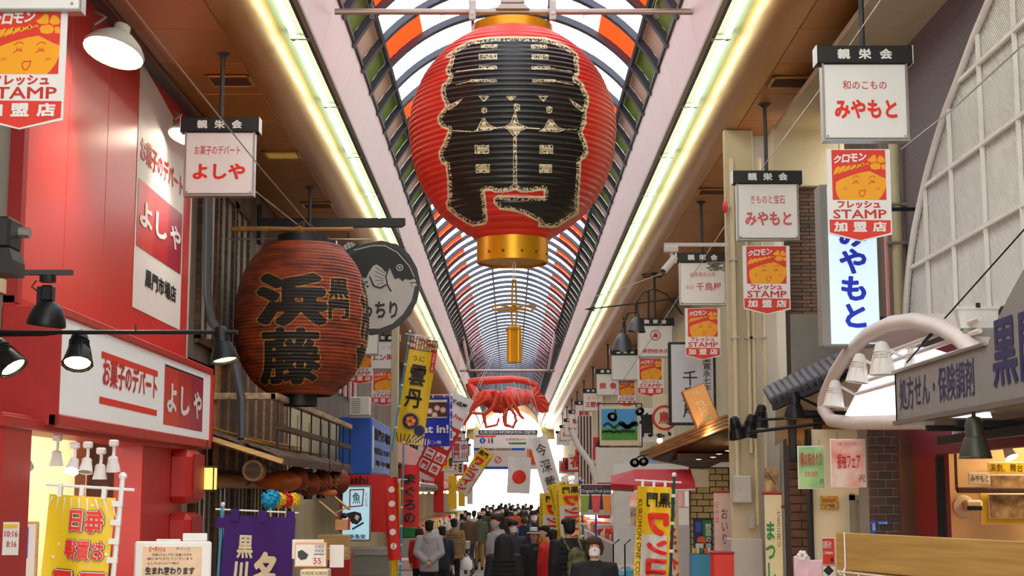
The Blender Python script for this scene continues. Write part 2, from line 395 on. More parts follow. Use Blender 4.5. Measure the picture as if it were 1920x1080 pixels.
# ================================================ the two large paper lanterns
def pip(poly,X,Y):
    ins=np.zeros(X.shape,bool); n=len(poly)
    for i in range(n):
        x1,y1=poly[i];x2,y2=poly[(i+1)%n]
        if y1==y2: continue
        c=((y1>Y)!=(y2>Y))&(X<(x2-x1)*(Y-y1)/(y2-y1)+x1); ins^=c
    return ins
def sdist(poly,X,Y,close=True):
    d=np.full(X.shape,1e9); n=len(poly)
    for i in range(n if close else n-1):
        x1,y1=poly[i];x2,y2=poly[(i+1)%n]; dx,dy=x2-x1,y2-y1; L=dx*dx+dy*dy+1e-9
        t=np.clip(((X-x1)*dx+(Y-y1)*dy)/L,0,1); d=np.minimum(d,np.hypot(X-x1-t*dx,Y-y1-t*dy))
    return d
def lantern_grid(cx,D,prof_px,nr,amp,nfront,nback,zsteps,fa=100):
    """corrugated lantern: half widths measured at heights, swept round its own axis; returns verts, faces, pixel position of faces"""
    zs=[];rs=[]
    for py,hw in prof_px:
        p=P(cx,py,D); q=P(cx+hw,py,D); zs.append(p.z); rs.append(q.x-p.x)
    zs=np.array(zs[::-1]);rs=np.array(rs[::-1]); cxw=P(cx,prof_px[len(prof_px)//2][0],D).x
    z=np.linspace(zs[0],zs[-1],zsteps+1)
    # smooth interpolation through r^2
    r=np.sqrt(np.interp(z,zs,rs**2)); k=np.ones(25)/25; r=np.convolve(np.pad(r,12,mode='edge'),k,'valid')
    fr=(z-z[0])/(z[-1]-z[0])*nr; r=r+amp*(np.abs(np.sin(np.pi*fr))-.6)
    a=np.concatenate([np.radians(np.linspace(-90-fa,-90+fa,nfront+1)),np.radians(np.linspace(-90+fa,270-fa,nback+1))[1:-1]]); n=len(a)
    V=np.stack([r[:,None]*np.cos(a)[None],r[:,None]*np.sin(a)[None],np.repeat(z[:,None],n,1)],-1)
    V[:,:,2]+=.0015*np.sin(a*9+3)[None]  # slightly uneven hoops
    wp=V+np.array([cxw,D,0]); 
    c=(wp[:-1]+wp[1:])/2; c=(c+np.roll(c,-1,1))/2
    x,y,zz=c[...,0],c[...,1],c[...,2]-CH; d=y*ct+zz*st; u=-y*st+zz*ct
    return V,VX+x/d*F,540-u/d*F,n,cxw,z,r,a
def grid_part(V,mask,n,name,mats,mi,parent,off=0):
    H=V.shape[0]-1; idx=np.arange((H+1)*n).reshape(H+1,n); nx=np.roll(idx,-1,1)
    q=np.stack([idx[:-1],nx[:-1],nx[1:],idx[1:]],-1)[mask]
    used,inv=np.unique(q,return_inverse=True); q=inv.reshape(-1,4); vv=V.reshape(-1,3)[used].copy()
    if off:
        h=np.hypot(vv[:,0],vv[:,1]); vv[:,0]*=(h+off)/h; vv[:,1]*=(h+off)/h
    me=bpy.data.meshes.new(name); me.vertices.add(len(vv)); me.vertices.foreach_set('co',vv.ravel().astype(np.float32))
    me.loops.add(q.size); me.loops.foreach_set('vertex_index',q.ravel().astype(np.int32)); me.polygons.add(len(q))
    me.polygons.foreach_set('loop_start',np.arange(0,q.size,4,dtype=np.int32)); me.polygons.foreach_set('loop_total',np.full(len(q),4,np.int32))
    for k in mats: me.materials.append(MATS[k])
    if mi is not None: me.polygons.foreach_set('material_index',mi[mask].astype(np.int32))
    me.polygons.foreach_set('use_smooth',np.ones(len(q),bool)); me.update(calc_edges=True)
    return link(name,me,parent)
mat('ink','1c1a16',.27,var=.2,scale=4); mat('cream_paint','d8c8a0',.5,var=.08); mat('ochre_paint','c08a3a',.6,var=.2); mat('ink_faded','1c1712',.6,var=.3)
LD=15.0
prof=[(48,50),(60,62),(75,92),(90,115),(110,137),(150,167),(200,188),(240,194),(300,188),(350,171),(400,137),(425,106),(445,72),(452,62)]
V,PXX,PYY,n,lx,lz,lr,la=lantern_grid(961,LD,prof,41,.020,640,60,450)
O=[(882,75),(866,82),(845,96),(832,108),(844,109),(841,119),(835,129),(836,138),(841,142),(838,150),(829,158),(826,170),(828,184),(835,198),(827,209),(820,217),(820,229),(827,239),(840,244),(835,257),(829,272),(822,282),(822,294),(827,306),(835,311),(838,335),(839,372),(835,380),(838,393),(856,408),(874,419),(886,425),(911,421),(915,411),(913,393),(911,372),(909,358),(921,358),(929,362),(943,362),(955,360),(966,356),(976,361),(997,361),(1007,358),(1019,357),(1019,368),(960,367),(933,366),(924,372),(926,382),(937,393),(960,396),(984,403),(1010,417),(1009,425),(1035,428),(1048,425),(1066,413),(1086,401),(1086,372),(1089,331),(1090,303),(1100,294),(1104,285),(1100,266),(1092,248),(1100,231),(1100,209),(1105,192),(1104,178),(1098,168),(1094,156),(1082,147),(1087,137),(1086,123),(1084,113),(1087,109),(1082,99),(1062,84),(1041,75),(1021,69),(960,68),(913,69)]
fmask=np.zeros(PXX.shape,bool); fmask[:,:620]=True; fmask[:,:20]=False
ins=pip(O,PXX,PYY)&fmask; d=sdist(O,PXX,PYY)
rng=np.random.RandomState(4); sp_=rng.rand(400,400)<.5
ix=((PXX-760)/1.9).astype(int).clip(0,399); iy=((PYY-40)/1.9).astype(int).clip(0,399); speck=sp_[iy,ix]
cls=np.zeros(PXX.shape,int); cls[ins]=1
def wide(x,y):  # the border is broader on the lower left
    return 8.5
cls[ins&(d<3.6)]=2
b=ins&(d>=3.6)&(d<9); cls[b&speck]=2
def shape(poly,edge=1.4,inner=True):
    s=pip(poly,PXX,PYY)&fmask; dd=sdist(poly,PXX,PYY)
    cls[s&(dd<edge)]=2; q=s&(dd>=edge); cls[q&speck]=2
    if inner: cls[s&(dd>4.2)]=2
def stroke(pts,w):
    dd=sdist(pts,PXX,PYY,False); cls[(dd<w/2)&fmask&ins]=2
def srect(x0,y0,x1,y1): shape([(x0,y0),(x1,y0),(x1,y1),(x0,y1)])
for r_ in [(902,83,933,90),(898,101,932,111),(898,123,932,130),(882,149,932,154),(996,83,1026,91),(997,102,1028,111),(997,124,1031,130),(998,149,1041,154),(890,272,917,288),(1012,272,1037,288),(892,308,918,324),(1011,308,1035,324)]: srect(*r_)
for s_ in [[(855,134),(898,129)],[(1031,128),(1072,134)],[(855,159),(882,152)],[(1041,152),(1075,159)],[(922,241),(945,238)],[(988,240),(1012,241)],[(1056,242),(1082,243)],[(840,244),(884,247)]]: stroke(s_,1.6)
for t_ in [[(897,180),(918,180),(907,191)],[(948,180),(968,180),(958,190)],[(1009,180),(1028,180),(1019,191)],
           [(833,202),(846,195),(868,184),(856,198),(842,206)],[(1098,205),(1083,195),(1066,184),(1078,200),(1092,210)],
           [(882,248),(893,244),(904,222),(909,222),(916,233),(930,239),(920,245)],[(945,238),(957,231),(966,206),(972,231),(990,239),(975,247),(966,260),(956,247)],[(1010,246),(1020,240),(1028,224),(1036,224),(1045,237),(1060,243),(1045,248)],
           [(903,203),(908,201),(913,203),(913,210),(907,213),(903,210)],[(963,196),(968,194),(975,197),(975,206),(968,209),(964,205)],[(1024,201),(1030,199),(1036,202),(1035,210),(1029,213),(1025,209)],
           [(962,258),(969,258),(969,345),(975,350),(966,355),(957,350),(962,345)]]: shape(t_)
t=thing('giant_paper_lantern','giant red paper lantern with bold black characters outlined in cream, under the vault','lantern',(lx,LD,float(lz[0])))
V[:,:,2]-=float(lz[0])
grid_part(V,cls==0,n,'paper_shell',['paper_red'],None,t)
grid_part(V,cls==1,n,'lettering',['ink'],None,t); grid_part(V,cls==2,n,'lettering_outline',['cream_paint'],None,t)
# gold rings
def ring(mb,r,z0,z1,m='gold',th=.02,n=48,c=(0,0,0),closed=None):
    pr=[(r-th,z0),(r,z0+.004),(r,z1-.004),(r-th,z1)]
    mb.lathe(pr,n,c,None,m,cap=False); 
    if closed is not None: mb.lathe([(1e-4,closed),(r-th,closed)],n,c,None,m,cap=False); mb.lathe([(1e-4,closed+.02),(r-th,closed+.02)][::-1],n,c,None,m,cap=False)
zt0=P(961,78,LD-.42).z-float(lz[0]); zt1=P(961,26,LD-.42).z-float(lz[0]); rt=(1038-886)/2*LD/2735
mb=MB('gold'); ring(mb,rt,zt0,zt1,closed=zt1-.03); mb.build('top_ring',t,smooth=True)
mb=MB('black')
for a in range(8):
    aa=R(a*45-90-2); mb.sph(((rt+.002)*math.cos(aa),(rt+.002)*math.sin(aa),zt0+.12 if a%2==0 else zt0+.05),.012,8)
mb.build('screw',t,'dark screw heads')
zb1=P(964,434,LD-.36).z-float(lz[0]); zb0=P(964,484,LD-.36).z-float(lz[0]); rb=(1031-898)/2*LD/2745
mb=MB('gold'); ring(mb,rb,zb0,zb1+.03,closed=zb0+.02); mb.build('bottom_ring',t,smooth=True)
mb=MB('brown')
for a in (-130,-105,-75,-50,-20,60,140): mb.sph(((rb+.002)*math.cos(R(a)),(rb+.002)*math.sin(R(a)),zb0+.08),.014,8)
mb.build('rivet',t)
ztop=zt1
for sx in (-1,1):
    mb=MB('lightgrey').bbox(sx*.41-.035,sx*.41+.035,-.30,-.26,ztop-.02,ztop+.19); mb.tube([(sx*.41,-.31,ztop+.05),(sx*.41,-.25,ztop+.05)],.018,8,'steel'); mb.build('bracket',t)
# carrying bar with rings
bz=P(961,22,LD-.2).z; bl=P(628,22,LD-.2).x; br=P(1299,22,LD-.2).x
t=thing('carrying_bar','long painted steel tube across the vault that carries the giant red lantern','bar',(lx,LD-.2,bz))
MB('pipe_bar').tube([(bl-lx,0,0),(br-lx,0,0)],.032,14).build('tube',t,smooth=True)
for px in (697,829,1096,1230):
    x=P(px,30,LD-.2).x-lx; mb=MB('steel').tube([(x+.018*math.cos(a),0,-.05+.018*math.sin(a)) for a in [i*math.pi/5 for i in range(10)]],.005,6,close=True); mb.build('eye_ring',t)
for px in (697,1230):
    x=P(px,10,LD-.2).x-lx; mb=MB('steel')
    for i in range(9): 
        zz=.045+i*.055; o_=.012 if i%2 else 0
        mb.tube([(x+.012*math.cos(a),(.012*math.sin(a) if i%2 else 0),zz+.03*math.sin(a) if not i%2 else zz+.03*math.cos(a)) for a in [k*math.pi/4 for k in range(8)]],.004,5,close=True)
    mb.tube([(x,0,.5),(x,0,VC+1.55-bz)],.004,5); mb.build('chain',t,kind=None)
mb=MB('pipe_bar').bbox(-.12,.12,-.1,.1,.06,VC+VR-.1-bz,b=.01); mb.add([(-.12,-.11,.05),(.12,-.11,.05),(.17,-.11,.0),(-.17,-.11,.0),(-.12,.11,.05),(.12,.11,.05),(.17,.11,.0),(-.17,.11,.0)],[(0,1,2,3),(7,6,5,4),(0,3,7,4),(1,5,6,2),(0,4,5,1),(3,2,6,7)]); mb.build('hanger_post',t)
# chain, knotted cord and tassel
def pz(py): return P(964,py,LD).z
t=thing('tassel_cord','golden knotted cord with a thick tassel hanging under the giant red lantern','tassel',(P(964,500,LD).x,LD,pz(680)))
zz0=pz(680); mb=MB('steel')
for i in range(6):
    za=pz(486)-zz0-.045*i-.02
    mb.tube([((.014*math.cos(a) if i%2 else 0),(0 if i%2 else .014*math.cos(a)),za+.03*math.sin(a)) for a in [k*math.pi/5 for k in range(10)]],.005,6,close=True)
mb.build('chain',t)
mb=MB('rope'); zk=pz(579)-zz0
for s in (-1,1):
    mb.tube([(s*.012,0,pz(524)-zz0),(s*.02,-.01,pz(545)-zz0),(s*.022,-.01,zk+.05),(s*.005,-.02,zk)],.010,8)
    mb.tube([(s*.0,-.02,zk+.0),(s*.06,-.02,zk+.02),(s*.15,-.015,zk+.035),(s*.215,-.01,zk+.02),(s*.22,-.01,zk-.002),(s*.16,-.01,zk-.02),(s*.06,-.015,zk-.01),(0,-.02,zk)],.010,8)
    mb.tube([(s*.01,-.01,zk),(s*.028,-.01,zk-.05),(s*.022,-.01,pz(600)-zz0),(s*.014,-.01,pz(612)-zz0)],.010,8)
mb.tube([(.035*math.cos(a),-.03,zk+.03*math.sin(a)) for a in [k*math.pi/6 for k in range(12)]],.010,8,close=True)
mb.sph((0,-.03,zk),(.02,.02,.02)); mb.tube([(0,0,pz(520)-zz0-.02+.0),(.012,0,pz(526)-zz0),(0,0,pz(530)-zz0),(-.012,0,pz(526)-zz0)],.008,6,close=True); mb.build('cord',t,smooth=True)
mb=MB('gold'); hw=(978-951)/2*LD/2745; th=pz(611)-zz0
pr=[(hw*.5,th),(hw*.95,th-.012),(hw,th-.05),(hw*.98,.02),(hw*.94,0)][::-1]
vs=[];n_=40
for r_,z_ in pr:
    for k in range(n_):
        a=2*math.pi*k/n_; rr=r_*(1-.06*(k%2)); c_,s_=math.cos(a),math.sin(a); q=max(abs(c_),abs(s_)); vs.append((rr*c_/q**.7,rr*s_/q**.7,z_))
fs=[(i*n_+k,i*n_+(k+1)%n_,(i+1)*n_+(k+1)%n_,(i+1)*n_+k) for i in range(len(pr)-1) for k in range(n_)]+[tuple(range(n_-1,-1,-1)),tuple(4*n_+k for k in range(n_))]
mb.add(vs,fs); mb.build('tassel',t); MB('rope').tube([(hw*1.02*math.cos(a)*1.1,hw*1.02*math.sin(a)*1.1,th-.035) for a in [k*math.pi/10 for k in range(20)]],.007,6,close=True).build('tassel_band',t)
# ---- old lantern of the fish restaurant
D2=18.6
prof=[(462,70),(470,78),(485,92),(505,105),(530,115),(560,122),(600,126),(640,124),(670,117),(700,102),(722,84),(738,62),(742,55)]
V,PXX,PYY,n,l2x,lz,lr,la=lantern_grid(566,D2,prof,44,.012,420,60,330)
fmask=np.zeros(PXX.shape,bool); fmask[:,10:410]=True
def raster(items,x0,y0,x1,y1,s=3):
    M=np.zeros((int((y1-y0)*s),int((x1-x0)*s)),bool)
    for ch,a0,b0,a1,b1,bold in items:
        Vg,Fs=glyph(ch,bold); xs=[v[0] for v in Vg]; ys=[v[1] for v in Vg]; mx,Mx,my,My=min(xs),max(xs),min(ys),max(ys)
        q=[((a0+(x-mx)/(Mx-mx)*(a1-a0)-x0)*s,(b1-(y-my)/(My-my)*(b1-b0)-y0)*s) for x,y in Vg]
        for f in Fs:
            pl=[q[i] for i in f]; fx=[p[0] for p in pl];fy=[p[1] for p in pl]
            i0,i1=max(0,int(min(fx))),min(M.shape[1],int(max(fx))+2); j0,j1=max(0,int(min(fy))),min(M.shape[0],int(max(fy))+2)
            if i1<=i0 or j1<=j0: continue
            gx,gy=np.meshgrid(np.arange(i0,i1)+.5,np.arange(j0,j1)+.5); M[j0:j1,i0:i1]|=pip(pl,gx,gy)
    return M
def dil(M,k):
    for _ in range(k):
        A=M.copy(); A[1:]|=M[:-1];A[:-1]|=M[1:];A[:,1:]|=M[:,:-1];A[:,:-1]|=M[:,1:]; M=A
    return M
M=raster([('浜',480,512,614,612,.07),('藤',488,614,602,722,.035),('黒',616,522,654,560,.03),('門',616,562,654,598,.045),('浜',676,520,704,640,.05),('藤',668,645,700,735,.05)],430,480,720,760)
M=dil(M,2)
ix=((PXX-430)*3).astype(int).clip(0,M.shape[1]-1); iy=((PYY-480)*3).astype(int).clip(0,M.shape[0]-1)
B=M[iy,ix]&fmask&(PXX>432)&(PXX<718); B2=dil(M,5)[iy,ix]&fmask&~B&(PXX>432)&(PXX<718)
t=thing('old_paper_lantern','weathered reddish brown ribbed lantern with thick black characters, beside the pufferfish sign','lantern',(l2x,D2,float(lz[0]))); zb=float(lz[0]); V[:,:,2]-=zb
grid_part(V,~B&~B2,n,'paper_shell',['paper_old'],None,t); grid_part(V,B,n,'lettering',['ink_faded'],None,t); grid_part(V,B2,n,'lettering_outline',['ochre_paint'],None,t)
def hz(py): return P(566,py,D2-.3).z-zb
mb=MB('black'); ring(mb,48*D2/2750,float(lz[-1])-zb-.03,float(lz[-1])-zb+.13,'black',closed=float(lz[-1])-zb+.08); mb.build('top_ring',t,smooth=True)
mb=MB('black'); ring(mb,31*D2/2750,-.13,.02,'black',closed=-.1); mb.build('bottom_ring',t,smooth=True)
ztop=float(lz[-1])-zb
mb=MB('brown'); 
for s in (-1,1): mb.tube([(s*.28,0,ztop+.1),(s*.2,0,ztop+.2),(0,0,ztop+.32)],.012,6)
mb.tube([(0,0,ztop+.3),(0,0,P(566,430,D2).z-zb)],.015,6); mb.build('hanging_rope',t)
# bamboo and bracket that carry it
zz=P(566,430,D2).z
t=thing('bamboo_bracket','brown bamboo pole bound with straw that carries the old lantern','pole',(P(432,430,D2).x,D2,zz))
x1=P(662,432,D2).x-t.location.x; mb=MB('wood_mid').tube([(0,0,0),(x1*.3,0,.01),(x1*.6,0,-.005),(x1,0,0)],.03,8); mb.tube([(-.1,.02,-.12),(x1*1.15,0,-.13)],.012,6,'steel'); mb.build('pole',t,smooth=True)
mb=MB('rope')
for f in (.1,.28,.55,.57): mb.tube([(x1*f-.03,0,0),(x1*f+.03,0,0)],.037,8)
random.seed(5)
for i in range(26):
    a=random.uniform(0,6.28); mb.tube([(x1*.58,0,0),(x1*.58+.12*math.cos(a),.1*math.sin(a),-.1-random.random()*.14)],.006,4)
mb.build('straw_binding',t)
# pufferfish sign
D3=21.0
def F3(px,py): 
    p=P(px,py,D3); return (p.x,p.z)
cxz=F3(707,540)
t=thing('pufferfish_sign','round black and white sign shaped like a pufferfish, hung behind the old lantern','sign',(cxz[0],D3,cxz[1]))
def L3(pts): return [(a-cxz[0],b-cxz[1]) for a,b in (F3(x,y) for x,y in pts)]
outer=[(628,489),(650,473),(680,459),(715,452),(745,459),(768,478),(782,503),(788,530),(783,560),(770,588),(748,610),(722,624),(695,628),(665,620),(640,600),(630,560),(625,520)]
inner=[(640,492),(665,476),(695,462),(720,460),(745,468),(764,487),(776,512),(779,535),(772,565),(756,590),(736,608),(712,617),(690,617),(665,607),(648,585),(638,545)]
mb=MB('dark_grey').prism(L3(outer),-.05,.07,'dark_grey'); mb.flat(L3(inner),-.055,'lightgrey'); mb.build('board',t)
black=[(640,492),(665,476),(695,462),(720,460),(745,468),(764,487),(776,512),(778,523),(770,526),(760,524),(756,529),(748,522),(741,525),(738,518),(731,503),(724,512),(716,505),(700,500),(692,512),(688,522),(672,522),(650,528),(640,520)]
mb=MB('black').flat(L3(black),-.06); mb.flat(L3([(700,500),(707,497),(716,503),(726,515),(726,535),(712,541),(700,536),(695,525),(696,508)]),-.064,'lightgrey')
for a,b in [((705,502),(722,514)),((704,510),(722,519)),((703,518),(720,524)),((704,527),(720,527)),((708,535),(720,531))]: mb.line(L3([a,b]),.008,-.067,'black')
mb.line(L3([(730,503),(724,520),(727,535),(734,547)]),.02,-.067,'black'); mb.line(L3([(694,520),(702,537),(714,541),(724,535)]),.02,-.067,'black')
mb.disc(*L3([(750,503)])[0],.05,-.064,'lightgrey'); mb.disc(*L3([(750,503)])[0],.035,-.066,'black'); mb.disc(*L3([(750,503)])[0],.018,-.068,'lightgrey')
mb.flat(L3([(768,528),(775,524),(781,527),(779,531),(783,536),(776,539),(770,534)]),-.064,'lightgrey'); mb.line(L3([(770,531),(779,531)]),.01,-.067,'black')
mb.line(L3([(665,470),(700,462),(722,462),(745,474),(768,500),(777,520)]),.014,-.067,'lightgrey')
for q in [(678,528),(684,534),(690,538),(682,541),(688,530)]: mb.disc(*L3([q])[0],.018,-.06,'black',8)
mb.text('てっちり',*(lambda a,b:(a[0],b[1],b[0],a[1]))(*L3([(655,566),(746,598)])),-.06,'black',.04)
mb.build('painted_fish',t)
mb=MB('dark_grey').prism(L3([(636,476),(640,462),(652,452),(664,451),(672,460),(655,470)]),-.04,.02); mb.flat(L3([(640,473),(643,463),(653,455),(663,455),(668,460),(654,468)]),-.043,'lightgrey')
for a,b in [((644,462),(648,472)),((650,457),(654,469)),((656,454),(660,466)),((662,455),(665,462))]: mb.line(L3([a,b]),.01,-.046,'black')
mb.build('tail_fin',t)
t2=thing('sign_beam','black timber beam reaching out from the left facade above the pufferfish sign','beam',(WL,D3,P(620,418,D3).z))
x1=P(760,418,D3).x-WL; MB('black').prism([(0,-.06),(x1-.05,-.06),(x1,-.02),(x1,.06),(0,.06)],-.06,.06).build('beam',t2); MB('black').bbox(0,.06,-.1,.1,-.3,.25).build('wall_plate',t2)
mb=MB('black_metal')
for px,py in ((748,465),(655,470)):
    a=P(px-3,425,D3);b=P(px+9 if px>700 else px,py,D3); n_=12
    for i in range(n_):
        q=a.lerp(b,(i+.5)/n_)-t2.location; mb.tube([(q.x+(.012*math.cos(w) if i%2 else 0),(0 if i%2 else .012*math.cos(w)),q.z+.018*math.sin(w)) for w in [k*math.pi/3 for k in range(6)]],.004,4,close=True)
mb.build('chain',t2)
# ================================================ hanging signs
SX=2.77
def sign_text(mb,w,h,items,y):
    for it in items:
        t,x0,x1,z0,z1,m=it[:6]; b=it[6] if len(it)>6 else .02
        mb.text(t,-w/2+x0*w,-h+z0*h,-w/2+x1*w,-h+z1*h,y,m,b)
PROTO={}
def shop_sign(side,px,py,items,label,w=.66,h=.62,hw=.75,hh=.14,D=None,rz=0,extra=None,head=True):
    D=D or PX(px,py,SX*side).y; p=P(px,py,D)
    t=thing('hanging_sign',label,'sign',(p.x,D,p.z),rz,'white signs hanging under black headers')
    if 'pole' not in PROTO:
        L=1.0
        PROTO['pole']=MB('dark_grey').lathe([(.022,0),(.022,.93),(.03,.95),(.075,1.0)],10).mesh('pole',True)
        PROTO['header']=MB('black').bbox(-.375,.375,-.07,.07,-.14,0,'black',.006).box(-.379,-.373,-.072,.072,-.142,.002,'white').box(.373,.379,-.072,.072,-.142,.002,'white').mesh('header')
        m=MB('white')
        for i,ch in enumerate('親栄会'): m.text(ch,-.215+i*.165,-.112,-.115+i*.165,-.028,-.074,'white',.05)
        PROTO['ht']=m.mesh('header_lettering')
        m=MB('white').bbox(-.32,.32,-.045,.045,-.735,-.145,'white',.005)
        PROTO['board']=m.mesh('board')
        m=MB('steel').box(-.335,-.318,-.05,.05,-.755,-.14).box(.318,.335,-.05,.05,-.755,-.14).box(-.335,.335,-.05,.05,-.76,-.742)
        PROTO['frame']=m.mesh('frame')
        m=MB('chrome')
        for x in (-.30,.30): m.sph((x,-.05,-.72),.008,6)
        PROTO['bolts']=m.mesh('bolts')
    o=link('pole',PROTO['pole'],t); o.scale=(1,1,max(.1,6.35-p.z))
    hd=link('header',PROTO['header'],t); link('header_lettering',PROTO['ht'],hd)
    bd=link('board',PROTO['board'],t); link('frame',PROTO['frame'],bd)
    m=MB('print_red'); sign_text(m,.66,.60,[(a,b,c,d,e,*r) for a,b,c,d,e,*r in items],-.047); m.v=[(x,y,z-.145) for x,y,z in m.v]
    if extra: extra(m)
    if m.f: m.build('lettering',bd)
    if D<25: link('bolts',PROTO['bolts'],bd)
    return t
mat('txt_red','c8281e',.5,var=.02); mat('txt_bright','e8301c',.5,var=.02); mat('txt_pink','d85a58',.5,var=.02); mat('txt_faint','d88a84',.5); mat('ink_black','181818',.5); mat('txt_blue','1436d8',.5,var=.02); mat('txt_navy','262a5c',.5)
shop_sign(1,1617,90,[('和のこもの',.235,.755,.66,.78,'txt_red'),('みやもと',.13,.87,.27,.53,'txt_bright',.05)],'white hanging sign with red lettering, biggest and nearest on the right')
shop_sign(1,1437,322,[('きものと宝石',.22,.78,.64,.80,'txt_pink'),('みやもと',.125,.88,.24,.50,'txt_pink',.04)],'white kimono shop sign with pinkish lettering in front of the beige pillar')
shop_sign(1,1316,475,[('創業寛永七年',.22,.78,.66,.77,'txt_faint'),('本店',.12,.30,.36,.46,'txt_faint'),('千鳥屋',.36,.9,.32,.52,'txt_red',.02)],'third white hanging sign on the right, with a rope tangle over its corner')
def emb(m):
    m.disc(0,-.33,.10,-.047,'txt_red',20); m.disc(0,-.33,.082,-.048,'white',20); m.text('鳥',-.05,-.38,.05,-.28,-.049,'txt_red',.04)
shop_sign(1,1228,597,[('萬野総本店',.12,.88,.12,.26,'txt_pink',.03)],'white hanging sign with a round red emblem behind two bell lamps',extra=emb)
shop_sign(1,1172,655,[],'blank white hanging sign just behind the bell lamps')
shop_sign(1,1140,692,[('鉄',.12,.42,.3,.6,'txt_pink',.08),('魯',.56,.88,.3,.6,'txt_pink',.08)],'white hanging sign with two square pink characters')
shop_sign(1,1112,729,[('まぐろ',.2,.8,.66,.8,'txt_pink'),('三野屋',.1,.9,.2,.5,'txt_red',.04)],'white hanging sign above the cow pasture picture, left of it')
far=[(1095,752,'鮮魚'),(1082,769,'青果'),(1072,785,'茶'),(1063,797,'昆布'),(1055,808,'漬物')]
for i,(px,py,s) in enumerate(far):
    shop_sign(1,px,py,[(s,.2,.8,.3,.65,'txt_red',.04)],'small far white hanging sign, %s of the five smallest down the right side'%('nearest','second','third','fourth','farthest')[i])
shop_sign(-1,415,223,[('お菓子のデパート',.14,.80,.64,.79,'txt_red'),('よしや',.12,.88,.24,.50,'txt_bright',.05)],'white hanging sign with red lettering over the confectionery wall panel')
shop_sign(-1,580,452,[],'sign hidden mostly behind the old lantern, only its black header showing')
shop_sign(-1,677,590,[],'white hanging sign hidden behind the old lantern, with a stamp board below')
shop_sign(-1,718,628,[('まぐろ',.25,.8,.70,.84,'txt_faint'),('エン時',.12,.9,.3,.55,'txt_red',.03)],'white tuna shop sign with pink lettering right of the old lantern')
for i,(px,py,s) in enumerate([(860,808,'園'),(868,822,'門'),(872,832,'肉')]):
    shop_sign(-1,px,py,[(s,.3,.7,.3,.7,'txt_red',.04)],'small far white hanging sign down the left side, %s of the three'%('nearest','middle','farthest')[i])
# top-left sign cut by the frame
p=P(62,22,8.3)
t=thing('hanging_sign','large white sign cut off by the top left corner','sign',(p.x,8.3,p.z)); m=MB('white').bbox(-.28,.28,-.04,.04,0,.62); m.build('board',t); 
m=MB('steel').box(-.29,.29,-.045,.045,-.012,.0).box(.28,.29,-.045,.045,0,.62); m.build('frame',t)
m=MB('black').bbox(-.33,.33,-.07,.07,.62,.76); m.build('header',t); MB('dark_grey').lathe([(.022,.76),(.022,6.35-p.z)],10).build('pole',t)
MB('chrome').sph((.235,-.045,.035),.009,6).build('bolt',t)
# stamp boards
def stamp_meshes():
    u=lambda x,y:((x-676)/488,-(y-40)/488)
    def pl(pts): return [u(*q) for q in pts]
    b=MB('white').prism(pl([(432,40),(920,40),(916,705),(672,758),(432,700)]),-.012,.012)
    pr=MB('print_red').flat(pl([(470,46),(883,46),(881,437),(470,437)]),-.014).flat(pl([(440,590),(907,595),(905,692),(672,750),(440,688)]),-.014)
    O='stamp_orange'; B='txt_red'
    # headband folds, knot, leaves and face
    pr.flat(pl([(498,300),(540,275),(620,245),(700,222),(760,212),(800,232),(850,258),(881,268),(881,330),(868,370),(835,420),(815,437),(525,437),(505,400),(494,350)]),-.016,O)
    xs=[482,520,565,610,655,700,745]
    for i in range(6):
        x0=xs[i];x1=xs[i+1]+6; yb=250-i*14; yt=178-i*5
        pr.flat(pl([(x0,yb),(x0+4,yb-38),(x0+22,yt+6),(x1,yt-6),(x1+6,yt+10),(x1-12,yb-22),(x1-34,yb-12)]),-.016,O)
    pr.flat(pl([(762,170),(778,152),(812,146),(840,156),(848,175),(838,196),(805,202),(775,196)]),-.017,O)
    pr.flat(pl([(850,160),(872,158),(881,172),(881,200),(852,196)]),-.016,O)
    pr.flat(pl([(742,125),(765,110),(785,90),(800,82),(812,100),(815,125),(812,142),(775,144),(755,138)]),-.016,O)
    pr.flat(pl([(818,135),(824,112),(835,92),(852,92),(870,108),(880,128),(872,145),(840,150)]),-.016,O)
    for cx in (652,778):
        pr.line(pl([(cx-27,268),(cx-8,252),(cx+12,251),(cx+26,262)]),.009,-.018,B)
        pr.line(pl([(cx-32,313),(cx-12,300),(cx+8,298),(cx+20,306)]),.009,-.018,B)
        for d in (-14,0,14): pr.line(pl([(cx+d*.6,302),(cx+d,284)]),.008,-.018,B)
    for cx in (563,815):
        for d in (-10,0,10): pr.line(pl([(cx+d,358),(cx+d+8,342)]),.006,-.018,B)
    pr.line(pl([(676,372),(690,362),(705,366),(722,360),(718,385),(702,412),(684,410),(674,390),(676,372)]),.011,-.018,B)
    lt=MB('white'); 
    def T(s,x0,y0,x1,y1,m_,b_,sh=0): a=u(x0,y1);c=u(x1,y0); lt.text(s,a[0],a[1],c[0],c[1],-.018,m_,b_,shear=sh)
    for i,(ch,x) in enumerate(zip('クロモン',(485,550,612,678))): T(ch,x,88-i*6,x+58,152-i*6,'white',.05,.15)
    T('フレッシュ',505,443,832,503,'txt_red',.05); T('STAMP',470,512,878,582,'txt_red',.028)
    for i,ch in enumerate('加盟店'): T(ch,472+i*148,606,575+i*150,685,'white',.05)
    hk=MB('steel')
    for x in (-.3,.35): hk.tube([(x,0,-.02),(x,-.015,.04),(x,0,.09)],.008,5)
    return b.mesh('board'),pr.mesh('printed_panel'),lt.mesh('lettering'),hk.mesh('hook')
SM=stamp_meshes()
